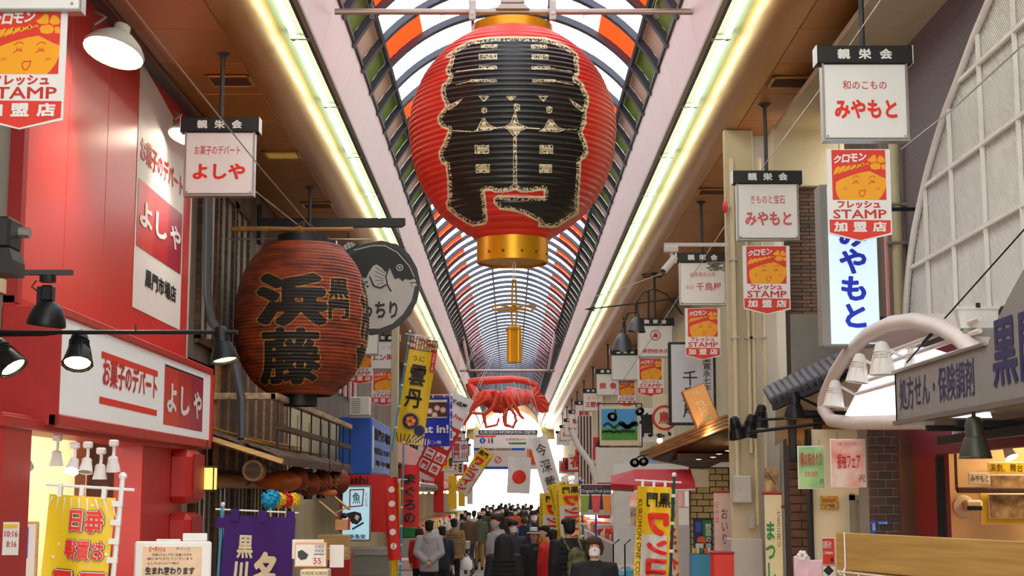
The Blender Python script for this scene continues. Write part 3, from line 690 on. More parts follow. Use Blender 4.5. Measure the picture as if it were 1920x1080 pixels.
def stamp(px0,py0,px1,D,label,s=None):
    a=P(px0,py0,D);b=P(px1,py0,D); s=b.x-a.x
    t=thing('stamp_sign',label,'sign',((a.x+b.x)/2,D,a.z),0,'red and yellow stamp boards'); t.scale=(s,s,s)
    bo=link('board',SM[0],t); link('printed_panel',SM[1],t); link('lettering',SM[2],t); link('hook',SM[3],t)
stamp(1549,280,1668,11.3,'stamp board with a smiling face, nearest on the right, covering the blue-lettered lightbox')
stamp(1392,461,1480,15.8,'stamp board with a smiling face hanging under the kimono shop sign')
stamp(1284,578,1350,21.3,'stamp board with a smiling face in front of the tall black-framed sign')
stamp(1195,672,1244,28.4,'stamp board with a smiling face under the sign with a round red emblem')
stamp(1158,713,1192,36,'stamp board with a smiling face above the cow pasture picture')
stamp(1087,762,1104,62,'tiny far stamp board down the right side')
stamp(-32,13,128,8.3,'stamp board with a smiling face, largest, in the top left corner')
stamp(652,650,700,28,'stamp board half hidden behind the old lantern')
stamp(697,696,741,32.2,'stamp board with a smiling face below the tuna shop sign')
stamp(716,745,741,50,'small stamp board behind the blue signboard')
# ================================================ banners on poles
def banner(px,py,w_px,h_px,D,roll,label,draw,base='yellow',name='nobori_banner',amp=.03,pole=None,pole_mat='skyblue',back=None,kx=3.0,rz=0,group='vertical shop banners',tabs=True,ax=.01,cord=False):
    """px,py: pixel of the top middle. draw(mb,w,h) adds the print in x -w/2..w/2, z -h..0"""
    p=P(px,py,D); w=w_px*D/2760; h=h_px*D/2760
    t=thing(name,label,'banner',(p.x,D,p.z),rz,group,roll)
    ph=random.random()*6
    fn=lambda x,y,z:(x+ax*math.sin(z*3+ph)*h, y+amp*math.sin(kx*x/w*2+z*2.1+ph), z)
    m=MB(base); nx,nz=10,18
    vs=[(-w/2+w*i/nx,0,-h+h*j/nz) for j in range(nz+1) for i in range(nx+1)]
    fs=[(j*(nx+1)+i,j*(nx+1)+i+1,(j+1)*(nx+1)+i+1,(j+1)*(nx+1)+i) for j in range(nz) for i in range(nx)]
    m.add(vs,fs); m.add([(x,.004,z) for x,y,z in vs],[f[::-1] for f in fs]); m.warp(fn); m.build('cloth',t,smooth=True)
    m=MB('ink_black'); m.grid=1; draw(m,w,h)
    if m.f:
        m.warp(lambda x,y,z:(fn(x,0,z)[0],fn(x,0,z)[1]+y,z)); m.build('print',t)
    if pole:
        side,above,below=pole
        pl_=MB(pole_mat).tube([(side*(w/2+.03),.02,above),(side*(w/2+.03),.02,-h-below)],.014 if D<30 else .02,8)
        pl_.sph((side*(w/2+.03),.02,above),.024,8,'white'); pl_.build('pole',t,smooth=True)
        MB('white').tube([(side*(w/2+.10),.02,.05),(-side*(w/2+.02),.02,.05)],.009,6).build('crossbar',t)
        if tabs:
            m=MB('white')
            for i in range(5): 
                z=-h*(i+.3)/5; m.box(min(side*(w/2-.01),side*(w/2+.045)),max(side*(w/2-.01),side*(w/2+.045)),0,.03,z-.015,z+.015)
            for i in range(3): x=-w/2+w*(i+.5)/3; m.box(x-.012,x+.012,.0,.03,-.01,.06)
            m.build('loops',t)
    if cord:
        for x in (-w*.4,w*.4): MB('white').tube([(x,.005,0),(x,.005,1.6)],.006,4).build('cord',t)
    return t
def bt(mb,w,h,s,x0,z0,x1,z1,m,b=.03,**k):  # fractions; z measured down from the top
    mb.text(s,-w/2+x0*w,-z1*h,-w/2+x1*w,-z0*h,k.pop('y',-.020),m,b,**k)
def outline_text(mb,w,h,s,x0,z0,x1,z1,m,**k):
    y=-.016
    for mm,b in (('ink_black',.13),('white',.085),(m,.04)):
        g=(b-.04)*.55*h*(z1-z0); bt(mb,w,h,s,x0-g/w,z0-g/h,x1+g/w,z1+g/h,mm,b,y=y,**k); y-=.004
def d_sale(m,w,h):
    for i in range(9): 
        x=-w/2+w*(i+.5)/9; m.flat([(x-.004,-.01),(x+.006,-.01),(x*1.25+.012,-.10-.03*(i%3))],-.008,'white')
    outline_text(m,w,h,'毎日',.40,.13,.88,.38,'txt_bright',mirror=True)
    outline_text(m,w,h,'お買得',.36,.46,.92,.68,'txt_bright',mirror=True)
    outline_text(m,w,h,'コス',.14,.79,.99,1.12,'txt_bright',mirror=True)
    for q in ((.24,.52),(.16,.66),(.21,.80),(.95,.6),(.7,.09)): m.disc(-w/2+q[0]*w,-q[1]*h,.008,-.009,'white',8)
banner(152,930,122,170,8.2,R(3.5),'bright yellow sale banner with mirrored red lettering in front of the sweet shop',d_sale,pole=(1,.12,.7),pole_mat='white',rz=R(0),ax=.0)
# purple banner
def d_purple(m,w,h):
    C='cream_paint'
    m.text('黒',-w*.30,-h*.44,-w*.08,-h*.20,-.02,C,.035); m.text('川',-w*.34,-h*.70,-w*.13,-h*.47,-.02,C,.06); m.text('名',-w*.06,-h*.80,w*.27,-h*.36,-.02,C,.06)
t=banner(488,968,130,175,15,R(2.5),'deep purple banner with cream brush characters on a sky blue pole',d_purple,'purple_cloth' if mat('purple_cloth','3a1266',.8) else '',pole=(-1,.10,.7),tabs=False,ax=.004)
m=MB('purple_cloth'); w=130*15/2760
for x in (-w*.36,.02,w*.42): m.box(x-.04,x+.04,-.01,.04,-.06,.06)
m.box(-w/2-.08,-w/2,-.01,.03,-.13,-.03); m.build('cloth_loops',t)
# urchin banner
def d_urchin(m,w,h):
    random.seed(11)
    m.rect(-w/2,-h*.11,w/2,0,-.009,'jacket_olive0' if mat('jacket_olive0','4a4628',.7) else '')
    for i in range(60):
        x=-w*.44+(i%10)*w*.098;z=-(.012+.017*(i//10))*h; c=random.choice(['white','txt_red','gold','cream_paint']); m.disc(x,z,.020,-.014,c,8); m.disc(x,z,.008,-.017,'txt_red',6)
    m.rect(w*.33,-h*.30,w/2,-h*.11,-.010,'txt_bright'); m.text('大和屋土産',w*.37,-h*.29,w*.46,-h*.12,-.012,'white',.02,vert=True)
    bt(m,w,h,'うに',.18,.165,.60,.215,'ink_black',.02)
    bt(m,w,h,'雲',.16,.25,.74,.45,'ink_black',.03); bt(m,w,h,'丹',.14,.48,.74,.66,'ink_black',.03)
    for cx,cz,r_,o_ in ((-.05*w,-.785*h,.27*w,1),(.30*w,-.86*h,.18*w,0)):
        for k in range(44):
            a=6.283*k/44; rr=r_*(1.25+.15*(k%2)); m.flat([(cx+r_*.8*math.cos(a-.07),cz+r_*.8*math.sin(a-.07)),(cx+r_*.8*math.cos(a+.07),cz+r_*.8*math.sin(a+.07)),(cx+rr*math.cos(a),cz+rr*math.sin(a))],-.010,'navy')
        m.disc(cx,cz,r_,-.012,'navy',20)
        if o_:
            for k in range(6): a=6.283*k/6+.3; m.disc(cx+r_*.42*math.cos(a),cz+r_*.42*math.sin(a),r_*.27,-.014,'orange' if k%2 else 'stamp_orange',10)
    for k in range(7): m.line([(-w/2+.04+k*.05,-h*.985),(-w/2+.0+k*.08,-h*.91)],.018,-.011,'navy'); m.line([(w*.1+k*.045,-h*.985),(w*.05+k*.05,-h*.93)],.016,-.011,'white')
banner(796,636,52,196,26,R(8),'yellow vertical banner with black brush characters and a sea urchin drawing',d_urchin,pole=(-1,.1,.15),ax=.004)
def d_eat(m,w,h):
    m.rect(-w*.40,-h*.42,w*.42,-h*.05,-.009,'white'); m.rect(-w*.40,-h*.40,w*.42,-h*.10,-.011,'brown')
    for x,z in ((-.1,-.28),(.12,-.22),(.05,-.36),(.3,-.26)): m.disc(x*w,z*h,.06,-.013,'pink',10); m.disc(x*w,z*h,.035,-.015,'white',8)
    bt(m,w,h,'Eat in!',.02,.56,.97,.73,'white',.05); bt(m,w,h,'エン時',.35,.88,.75,.96,'white',.02)
mat('flag_blue','2434b0',.7); mat('flag_red','dc2a22',.7,var=.04)
banner(812,745,62,90,29,R(0),'deep blue banner reading Eat in! beside the sea urchin banner',d_eat,'flag_blue',pole=(1,.04,.0),pole_mat='blue',ax=.0)
def d_tax(m,w,h):
    bt(m,w,h,'千成屋',.15,.2,.85,.34,'ink_black',.04); bt(m,w,h,'Tax-Free',.05,.6,.95,.74,'txt_bright',.04); m.disc(-w*.3,-h*.45,.05,-.01,'txt_bright',12)
banner(868,742,44,60,33,R(24),'white tilted banner reading Tax-Free in red',d_tax,'white',ax=.0,cord=True)
def d_four(m,w,h):
    bt(m,w,h,'流',.1,.02,.9,.45,'white',.05); m.rect(-w/2,-h*.5,w/2,-h*.48,-.01,'flag_red')
    for i,ch in enumerate('ニ占門市'):
        cx=(-.22 if i%2==0 else .24)*w; cz=(-.62 if i<2 else -.84)*h; m.rect(cx-.19*w,cz-.19*w,cx+.19*w,cz+.19*w,-.012,'white'); m.text(ch,cx-.14*w,cz-.14*w,cx+.14*w,cz+.14*w,-.016,'txt_bright',.06)
banner(843,797,46,100,31,R(26),'red tilted banner with four white squares of characters',d_four,'flag_red',ax=.0,cord=True)
def d_coin(mir):
    def f(m,w,h):
        m.rect(-w*.5 if mir else w*.36,-h,-w*.36 if mir else w*.5,0,-.006,'yellow'); m.rect(-w*.33,-h*.98,w*.42,-h*.35,-.007,'offwhite')
        a,b=(.30,.98) if mir else (.08,.72)
        bt(m,w,h,'黒門',a,.045,b,.15,'ink_black',.035,mirror=mir)
        z=.19
        for ch,hh in zip('ワンコイン',(.17,.11,.12,.14,.11)):
            bt(m,w,h,ch,a+.04,z,b-.03,z+hh,'txt_bright',.09,mirror=mir); z+=hh+.025
        V,Fs=glyph('KUROMON ONE COIN MARKET',.008); xs=[q[0] for q in V];L=max(xs)-min(xs); s=h*.82/L
        x0=-w*.40 if mir else w*.46
        vs=[(x0+(q[1]-.35)*s*(-1 if mir else 1)*.9, -.010, -h*.10-(q[0]-min(xs))*s) if not mir else (x0-(.35-q[1])*s*.9,-.010,-h*.10-(q[0]-min(xs))*s) for q in V]
        m.add(vs,Fs,'ink_black')
        m.disc(w*.2,-h*.62,w*.2,-.0075,'lightgrey',16); m.disc(w*.2,-h*.62,w*.15,-.0078,'offwhite',16)
    return f
banner(1226,912,62,250,14.2,R(3),'yellow one coin market banner with mirrored red lettering, on a dark green pole, nearest',d_coin(True),pole=(1,.12,.2),pole_mat='teal' if mat('teal','0e4a50',.5) else '',ax=.003,amp=.05)
banner(1254,918,26,180,14.9,R(-2),'narrow yellow banner behind the nearest one coin market banner',d_coin(True),amp=.04)
banner(1062,908,44,110,24,R(-3),'yellow one coin banner left of the fruit juice picture',d_coin(True),pole=(1,.08,1.2),pole_mat='blue')
banner(1032,925,38,110,28,R(2),'yellow one coin banner further back, second left of the fruit juice picture',d_coin(True))
banner(1046,905,40,90,25.5,R(-14),'yellow folded one coin banner between the two beside the fruit juice picture',d_coin(True))
banner(914,845,28,92,50,R(33),'yellow one coin banner tilted over the far crowd',d_coin(False),ax=0,cord=True)
def d_flag(m,w,h): m.disc(0,-h*.55,w*.30,-.01,'txt_bright',28)
banner(974,857,42,66,45,R(2),'white national flag with a red disc over the crowd',d_flag,'white','national_flag',group=None,amp=.03,cord=True)
def d_white(m,w,h):
    for i,ch in enumerate('今深黄'): bt(m,w,h,ch,.22,.12+i*.29,.78,.34+i*.29,'ink_black',.0)
banner(1008,820,34,105,40,R(-16),'white tilted banner with black brush characters right of the national flag',d_white,'white',ax=0,cord=True)
def d_slim(m,w,h):
    for i in range(5): m.disc(0,-h*(.15+.17*i),w*.25,-.01,'white',8)
banner(732,895,24,150,22,R(-4),'narrow bright red banner leaning beside the red tuna banner',d_slim,'flag_red')
banner(745,905,12,170,22.6,R(1),'narrow yellow banner edge beside a thin blue pole',lambda m,w,h:m.rect(-w*.3,-h*.5,w*.3,-h*.4,-.01,'green'),pole=(1,.6,1.0))
# flat cloth banners on the left
def d_maguro(m,w,h):
    for i,ch in enumerate('まぐろの'): bt(m,w,h,ch,.2,.14+i*.21,.82,.31+i*.21,'ink_black',.03)
banner(769,872,34,112,23.5,0,'red vertical banner with black tuna lettering',d_maguro,'flag_red',amp=.01,ax=0)
def d_sushi(m,w,h): bt(m,w,h,'Sushi',.02,.02,.6,.16,'ink_black',.04); bt(m,w,h,'Sashimi',-.1,.30,.65,.42,'ink_black',.04); bt(m,w,h,'まぐろ',.1,.84,.7,.92,'ink_black',.02)
banner(682,890,88,104,25,0,'broad red cloth banner reading Sushi under the blue signboard',d_sushi,'flag_red',amp=.02,ax=0)
# ================================================ left side
def wallroot(name,label,cat,X,D,z,rz,group=None): return thing(name,label,cat,(X,D,z),rz,group)
def onwall(X,D0,Z0_,side):
    """pixel -> local (x,z) on a board in the plane x=X; side -1 left wall, +1 right wall"""
    def f(px,py):
        p=PX(px,py,X); return ((p.y-D0) if side<0 else (D0-p.y), p.z-Z0_)
    return f
# big red wall panel
X=WL+.02; f0=PX(37,300,X); f=onwall(X,f0.y,3.6,-1)
t=wallroot('wall_panel','huge glossy red confectionery wall panel with a white lettered section','billboard',X,f0.y,3.6,R(90))
a=f(37,559);b=f(349,657); zt=2.74; L_=b[0]
edges=[0,1.15,2.3,3.35,4.2,L_]; m=None
for i in range(5):
    MB('panel_red' if mat('panel_red','d83a38',.3,var=.03) else '').bbox(edges[i]+.003,edges[i+1]-.003,0,.06,-.05,zt,None,.006).build('panel',t)
q=[f(253,190),f(253,575),f(338,628),f(345,300)]
wx0=f(253,400)[0]; wx1=f(343,400)[0]
m=MB('white').rect(wx0,f(253,578)[1],wx1,zt-.35,-.004); 
m.add([(wx0,-.004,zt-.35),(wx1,-.004,zt-.35),(wx1,-.004,zt-.33),(wx0,-.004,zt-.02)],[(0,1,2,3)],'white')
zt1=f(258,333)[1];zb1=f(258,462)[1]; n3=(wx1-wx0-.12)/3
for i,(c,mm) in enumerate(zip('よしや',('red1','red2','red3'))):
    mat(mm,('dc3a30','c42a34','a82440')[i],.3,var=.02); x0=wx0+.06+i*n3; m.rect(x0,zb1,x0+n3,zt1,-.008,mm); m.text(c,x0+n3*.12,zb1+.22,x0+n3*.9,zt1-.18,-.012,'white',.045)
m.text('お菓子のデパート',wx0+.1,f(262,300)[1],wx1-.08,f(262,272)[1]+.1,-.008,'txt_red',.03)
m.text('黒門市場店',wx0+.45,f(268,535)[1]-.0,wx1-.25,f(268,500)[1],-.008,'ink_black',.04)
m.build('printed_section',t)
MB('deep_red').box(-.10,-.0,-.06,.2,-.1,zt+.1).build('edge_trim',t)
m=MB('shop_red').box(-.1,L_,-.04,.12,-.14,-.05); m.build('ledge',t)
# illuminated sign box
XB=-3.24; f0=PX(104,600,XB); D0=f0.y; f=onwall(XB,D0,0,-1)
t=wallroot('sign_box','white illuminated confectionery sign box in a red frame above the shop front','sign',XB,D0,0,R(90))
x1=f(396,700)[0]; zt=f(104,572)[1]; zb=f(104,800)[1]
MB('shop_red').bbox(-.02,x1,.0,.38,zb,zt,None,.01).build('case',t)
m=MB('shop_red').bbox(-.02,x1,-.04,.02,zt-.07,zt).bbox(-.02,x1,-.04,.02,zb,zb+.09).bbox(-.02,.05,-.04,.02,zb,zt).bbox(x1-.09,x1,-.04,.02,zb,zt); m.build('frame',t)
mat('lightbox','f2f4f2',.25,emit=.12,var=.02,ecol='eef2f4'); 
MB('lightbox').box(.04,x1-.08,-.012,.0,zb+.08,zt-.06).build('face',t)
m=MB('txt_bright')
def seg(p1,p2,wd): 
    a=f(*p1);b=f(*p2); m.add([(a[0],-.016,a[1]-wd),(b[0],-.016,b[1]-wd),(b[0],-.016,b[1]),(a[0],-.016,a[1])],[(0,1,2,3)],'txt_bright')
seg((187,658),(293,696),.055); seg((183,743),(291,769),.055)
m.text('お菓子のデパート',f(189,700)[0],f(189,724)[1],f(292,700)[0],f(189,686)[1]+.08,-.016,'txt_red',.04)
xa=f(306,700)[0];xb=f(379,700)[0]; zt2=f(306,686)[1];zb2=f(306,796)[1]; n3=(xb-xa)/3
for i,c in enumerate('よしや'):
    m.rect(xa+i*n3,zb2,xa+(i+1)*n3,zt2,-.016,('red1','red2','red3')[i]); m.text(c,xa+i*n3+.1,zb2+.12,xa+(i+1)*n3-.08,zt2-.14,-.020,'white',.045)
m.rect(xa,zt2,xb,zt2+.02,-.016,'ink_black'); m.build('lettering',t)
# pillars, shutters boxes, interior of the sweet shop
def pillar(x0,x1,y0,y1,z0,z1,m_,label,name='pillar'):
    t=MB(m_).bbox(x0,x1,y0,y1,z0,z1,None,.012).build(name); return t
o=pillar(-3.62,-3.3,9.75,10.35,0,2.68,'shop_red',''); o.name='trim_5'; o['kind']='structure'; o['label']='red painted pillar left of the sweet shop opening'
p0=PX(268,900,-3.35).y; p1=PX(320,900,-3.35).y
o=pillar(-3.62,-3.35,p0,p1,0,2.66,'shop_red',''); o.name='trim_6'; o['kind']='structure'; o['label']='red painted pillar right of the sweet shop opening'
o=MB('shop_red').bbox(-3.62,-3.28,9.7,p1+.5,2.58,2.66).build('trim_7'); o['kind']='structure'; o['label']='red lintel with a wooden soffit under the sign box'
for i,(za,zb_) in enumerate(((2.05,2.58),(1.42,1.96))):
    t=thing('red_cabinet','%s red box with rounded corners on the sweet shop pillar'%('upper' if i==0 else 'lower'),'box',(-3.42,p1+.02,za))
    MB('shop_red').bbox(0,.28,.0,.62,0,zb_-za,None,.07).build('body',t); MB('deep_red').bbox(.275,.285,.05,.56,.04,zb_-za-.04).build('cover',t); MB('chrome').sph((.14,-.004,(zb_-za)/2),.012,6).build('lock',t)
mm=MB('shop_red').bbox(-3.62,-3.2,p1+.02,p1+.1,0,1.42); mm.build('trim_8')['kind']='structure'
wallbox('wall_left.003',-3.9,-3.62,p1,16.6,0,3.6,'shop_red')
wallbox('wall_back_left',-5.9,-5.8,9,16.6,0,3.56,'cream'); 
wallbox('wall_left.004',-3.98,-3.9,p0-.25,p0+.1,0,2.7,'cream')
w=MB('cream').box(-5.8,-3.7,15.0,15.1,0,3.5).build('wall_partition_left'); w['kind']='structure'
wallbox('wall_partition_left.001',-5.8,-3.95,p0+.3,p0+.36,0,3.5,'cream')
# track spotlights inside
tr=thing('spotlight_track','white ceiling track inside the sweet shop','lamp track',(-4.2,11.2,2.78)); MB('white').box(-1.2,.5,-.02,.02,0,.03).box(-1.2,-1.16,-.4,1.5,0,.03).build('rail',tr); MB('steel').tube([(-.9,0,.03),(-.9,0,.7)],.01,6).tube([(.3,0,.03),(.3,0,.7)],.01,6).build('stem',tr)
mat('lamp_glow','fff6e0',.4,emit=9,var=0,ecol='fff2d8'); mat('lamp_warm','ffe6b0',.4,emit=7,var=0,ecol='ffd890')
def spot(px,py,D,on,label,s=1,tilt=30,az=0,col='white',group=None,name='spotlight',glow='lamp_glow',L=.16):
    p=P(px,py,D); t=thing(name,label,'lamp',p,R(az),group)
    Mx=Matrix.Rotation(R(tilt),4,'X')
    m=MB(col).lathe([(.03*s,L*s),(.05*s,L*.9*s),(.055*s,L*.55*s),(.06*s,L*.5*s),(.075*s,.0)],16,(0,0,0),Mx,col,cap=False); m.lathe([(1e-4,L*s),(.03*s,L*s)],16,(0,0,0),Mx,col,cap=False); m.build('shade',t,smooth=True)
    MB(glow if on else 'lightgrey').lathe([(1e-4,.015*s),(.07*s,.012*s)],16,(0,0,0),Mx,None,cap=False).build('bulb',t)
    q=Mx@Vector((0,0,L*.8*s)); MB(col).tube([q,(q.x,q.y+.02,q.z+.05),(q.x,q.y+.02,q.z+.14*s)],.012,6).bbox(q.x-.03,q.x+.03,q.y-.03,q.y+.05,q.z+.13*s,q.z+.2*s).build('arm',t); return t
for i,(px,py,on) in enumerate(((50,872,0),(105,868,0),(134,878,1),(160,880,0),(187,893,0),(212,878,0))):
    spot(px,py+6,11.2,on,'white track spotlight inside the sweet shop, %s from the left'%('first','second','third, switched on','fourth','fifth','sixth')[i],s=.72,tilt=(40,0,-35,-20,0,10)[i],group='track spotlights in the sweet shop')
# shelves and price cards inside
t=thing('sweet_display','low cream display counter with colourful sweet packets inside the sweet shop','display',(-4.6,11.6,0)); MB('cream').bbox(-1.12,.9,0,.8,0,1.25).build('counter',t)
random.seed(8); m=None
for i in range(14):
    c=random.choice(['red','orange','stamp_orange','pink','print_red','green']); MB(c).bbox(-1.15+i*.145,-1.03+i*.145,.05,.2,1.25,1.25+random.uniform(.14,.24),None,.01).build('sweet_packet',t)
t=thing('price_card','white card lettered ぽんち on the sweet counter','card',(-4.35,11.55,1.33)); MB('white').bbox(-.15,.15,0,.01,-.06,.08).build('card',t); MB('ink_black').text('ぽんち',-.12,-.03,.12,.06,-.003).build('lettering',t)
t=thing('opening_hours_notice','white notice with red opening hours on the left red pillar','notice',(P(18,1010,9.7).x,9.72,P(18,1010,9.7).z)); w=.115
MB('white').bbox(-.052,.052,0,.004,-.105,.105,None,.001).build('sheet',t); m=MB('txt_red').text('10:16',-.04,.01,.045,.05,-.003,None,.03).text('8:16',-.025,-.055,.04,-.015,-.003,None,.03).rect(-.048,.065,.0,.09,-.003,'yellow').rect(-.048,.065,.045,.09,-.0035,'yellow'); m.build('lettering',t)
t=thing('shop_menu_board','small blue and white board leaning inside the sweet shop','board',P(48,1020,10.9)); MB('wood_light').bbox(-.09,.09,0,.02,-.3,.16).build('frame',t); MB('white').box(-.07,.07,-.004,0,-.28,.14).rect(-.03,-.1,.02,.12,-.006,'blue').build('sheet',t)
# wall light brackets etc on red panel
def flood(px,py,D,label,s=1,col='lightgrey',yaw=0):
    p=P(px,py,D); t=thing('floodlight',label,'lamp',p,R(yaw)); Mx=Matrix.Rotation(R(-15),4,'X')@Matrix.Rotation(R(12),4,'Y')
    m=MB(col).lathe([(.245*s,0),(.25*s,.03*s),(.20*s,.10*s),(.12*s,.17*s),(.07*s,.19*s)],20,(0,0,0),Mx,col,cap=False).lathe([(.07*s,.19*s),(.065*s,.26*s),(1e-4,.28*s)],14,(0,0,0),Mx,col,cap=False); m.build('shade',t,smooth=True)
    MB('lamp_glow').lathe([(1e-4,.012),(.235*s,.008)],20,(0,0,0),Mx,None,cap=False).build('bulb',t)
    m=MB('steel'); m.tube([Mx@Vector((-.2*s,0,.12*s)),Mx@Vector((-.26*s,.05,.25*s)),Mx@Vector((-.22*s,.12,.38*s)),(-.25*s,.3,.45*s)],.014,6)
    m.lathe([(.10*s,.176*s),(.10*s,.182*s)],14,(0,0,0),Mx,'dark_grey'); m.build('bracket',t)
    return t
flood(212,100,11.6,'grey wall floodlight shining down the red panel, upper',1.0); 
flood(350,258,15.0,'grey wall floodlight half hidden behind the white hanging sign',.8)
for px,py,D in ((212,112,11.6),(350,268,15.0)):
    p=P(px,py,D); l=bpy.data.lights.new('flood_light','SPOT'); l.energy=110; l.spot_size=R(130); l.spot_blend=.6; l.color=(1,.93,.8); l.shadow_soft_size=.2; o=bpy.data.objects.new('flood_light',l); COL.objects.link(o); o.location=(p.x-.03,p.y+.02,p.z-.05); o.rotation_euler=(0,R(-18),0)
t=thing('cable_conduit','dark corroded conduit and beam along the top of the red panel','conduit',(WL+.1,9.6,6.3)); MB('dark_grey').bar((0,0,0),(0,7.4,0),.10,.08).build('beam',t); MB('brown').tube([(.1,0,-.07),(.1,3,-.06),(.1,7.4,-.07)],.02,6).build('cable',t)
# arm with shaded lamps
yA=9.4; pa=P(0,623,yA)
t=thing('lamp_boom','long thin black lamp arm in front of the confectionery sign','lamp arm',(pa.x-.4,yA,pa.z)); x1=P(446,626,yA).x-t.location.x
m=MB('black_metal').tube([(0,0,.01),(x1*.3,0,0),(x1,0,0)],.014,8); m.tube([(0,.02,-.02),(x1*.35,.02,-.012),(x1*.4,.0,-.005)],.012,6); m.tube([(x1*.66,0,0),(x1*.66,0,.05)],.006,5); m.build('tube',t,smooth=True)
def cagelamp(px,py,D,label,tilt=0,roll=0,on=True,s=1,cage=True,col='black_metal',bulb='lamp_warm',arm=None,name='shaded_lamp',group=None):
    p=P(px,py,D); t=thing(name,label,'lamp',p,0,group)
    Mx=Matrix.Rotation(R(roll),4,'Y')@Matrix.Rotation(R(tilt),4,'X')
    m=MB(col).lathe([(.088*s,0),(.088*s,.018*s),(.06*s,.11*s),(.052*s,.115*s),(.052*s,.19*s),(.035*s,.225*s),(1e-4,.235*s)],18,(0,0,0),Mx,col,cap=False); m.build('shade',t,smooth=True)
    if on: MB(bulb).lathe([(1e-4,.02*s),(.078*s,.012*s)],18,(0,0,0),Mx,None,cap=False).build('bulb',t)
    else: MB('lightgrey').lathe([(1e-4,.03*s),(.078*s,.014*s)],18,(0,0,0),Mx,None,cap=False).build('bulb',t)
    m=MB(col).tube([Mx@Vector((.09*s*math.cos(k*.52),.09*s*math.sin(k*.52),0)) for k in range(12)],.006*s,5,close=True)
    if cage:
        for k in range(6): c,s_=math.cos(k*1.047),math.sin(k*1.047); m.tube([Mx@Vector((.09*s*c,.09*s*s_,0)),Mx@Vector((.07*s*c,.07*s*s_,.1*s)),Mx@Vector((.055*s*c,.055*s*s_,.15*s))],.004*s,4)
        for zz in (.12,.14,.16): m.tube([Mx@Vector((.058*s*math.cos(k*.52),.058*s*math.sin(k*.52),zz*s)) for k in range(12)],.005*s,5,close=True)
    m.build('guard',t)
    if arm: q=Mx@Vector((0,0,.2*s)); MB(col).tube([q,q+Vector(arm)],.013,6).build('arm',t)
    return t
cagelamp(145,682,yA-.02,'lit black cage lamp hanging from the thin arm',-28,-6,True,1.05,arm=(.0,.04,.04))
cagelamp(26,690,9.2,'lit black cage lamp at the far left edge, tilted',-10,-38,True,1.0,arm=(-.35,.0,.02))
cagelamp(422,676,yA,'lit black spotlight at the end of the thin arm',-8,-12,True,.98,cage=False,arm=(.02,.02,-.005))
# big black bell floodlight
p=P(86,612,9.0); t=thing('bell_floodlight','large unlit black bell floodlight above the thin lamp arm','lamp',p); Mx=Matrix.Rotation(R(8),4,'Y')@Matrix.Rotation(R(6),4,'X')
MB('black_metal').lathe([(.112,0),(.118,.012),(.108,.06),(.085,.115),(.05,.15),(.03,.155)],22,(0,0,0),Mx,None,cap=False).build('shade',t,smooth=True)
MB('grey').lathe([(1e-4,.03),(.105,.01)],20,(0,0,0),Mx,None,cap=False).build('lens',t)
m=MB('black_metal')
for k in range(5): m.box(-.055,.0,-.03+k*.014,-.022+k*.014,.13,.24)
m.bbox(-.03,.04,-.04,.04,.15,.25); m.lathe([(.05,.27),(.05,.31)],14,(0,0,0)); m.build('cooling_body',t)
m=MB('dark_grey').box(-.30,.15,-.02,.02,.315,.345); m.tube([(-.07,0,.28),(-.09,-.02,.24),(-.05,0,.21)],.006,5); m.build('mounting_rail',t)
p=P(18,470,7.6); t=thing('loudspeaker','black device on a metal tube cut off by the left edge','loudspeaker',p); MB('black').bbox(-.12,.03,-.1,.1,-.0,.165,None,.015).prism([(-.12,-.0),(.03,-.0),(.05,-.06),(.05,-.13),(-.12,-.13)],-.1,.1).build('housing',t); MB('steel').tube([(-.1,.05,.11),(.085,.05,.10)],.028,12).build('tube',t)
wallbox('wall_left.005',WL-.3,WL-.02,9.0,10.75,2.6,6.4,'concrete')
# old facade with windows
def facade_windows():
    for i,(d0,d1) in enumerate(((16.9,17.9),(18.05,19.0),(19.1,20.1))):
        w=MB('wood_dark').box(WL-.02,WL+.06,d0,d0+.08,3.9,5.9).box(WL-.02,WL+.06,d1-.08,d1,3.9,5.9).box(WL-.02,WL+.06,d0,d1,3.85,3.95).box(WL-.02,WL+.06,d0,d1,5.82,5.9).box(WL-.02,WL+.05,(d0+d1)/2-.03,(d0+d1)/2+.03,3.9,5.9)
        o=w.build('window_%d'%(i+1)); o['kind']='structure'; o['label']='tall old timber window with dusty glass'
        MB('glass').box(WL+.005,WL+.015,d0+.08,(d0+d1)/2-.03,3.95,5.82).build('pane',o); MB('glass').box(WL+.005,WL+.015,(d0+d1)/2+.03,d1-.08,3.95,5.82).build('pane',o)
facade_windows()
t=thing('drain_pipe','grey rubber hose and pipes hanging down the old facade','pipe',(WL+.15,16.75,0)); m=MB('dark_grey').tube([(0,0,5.6),(.02,0,4.4),(.05,.1,4.1),(.3,.15,3.7),(.42,.1,3.2),(.45,0,2.75)],.05,8); m.build('hose',t,smooth=True); MB('grey').tube([(0,.25,6.2),(0,.25,3.9)],.03,8).build('pipe',t)
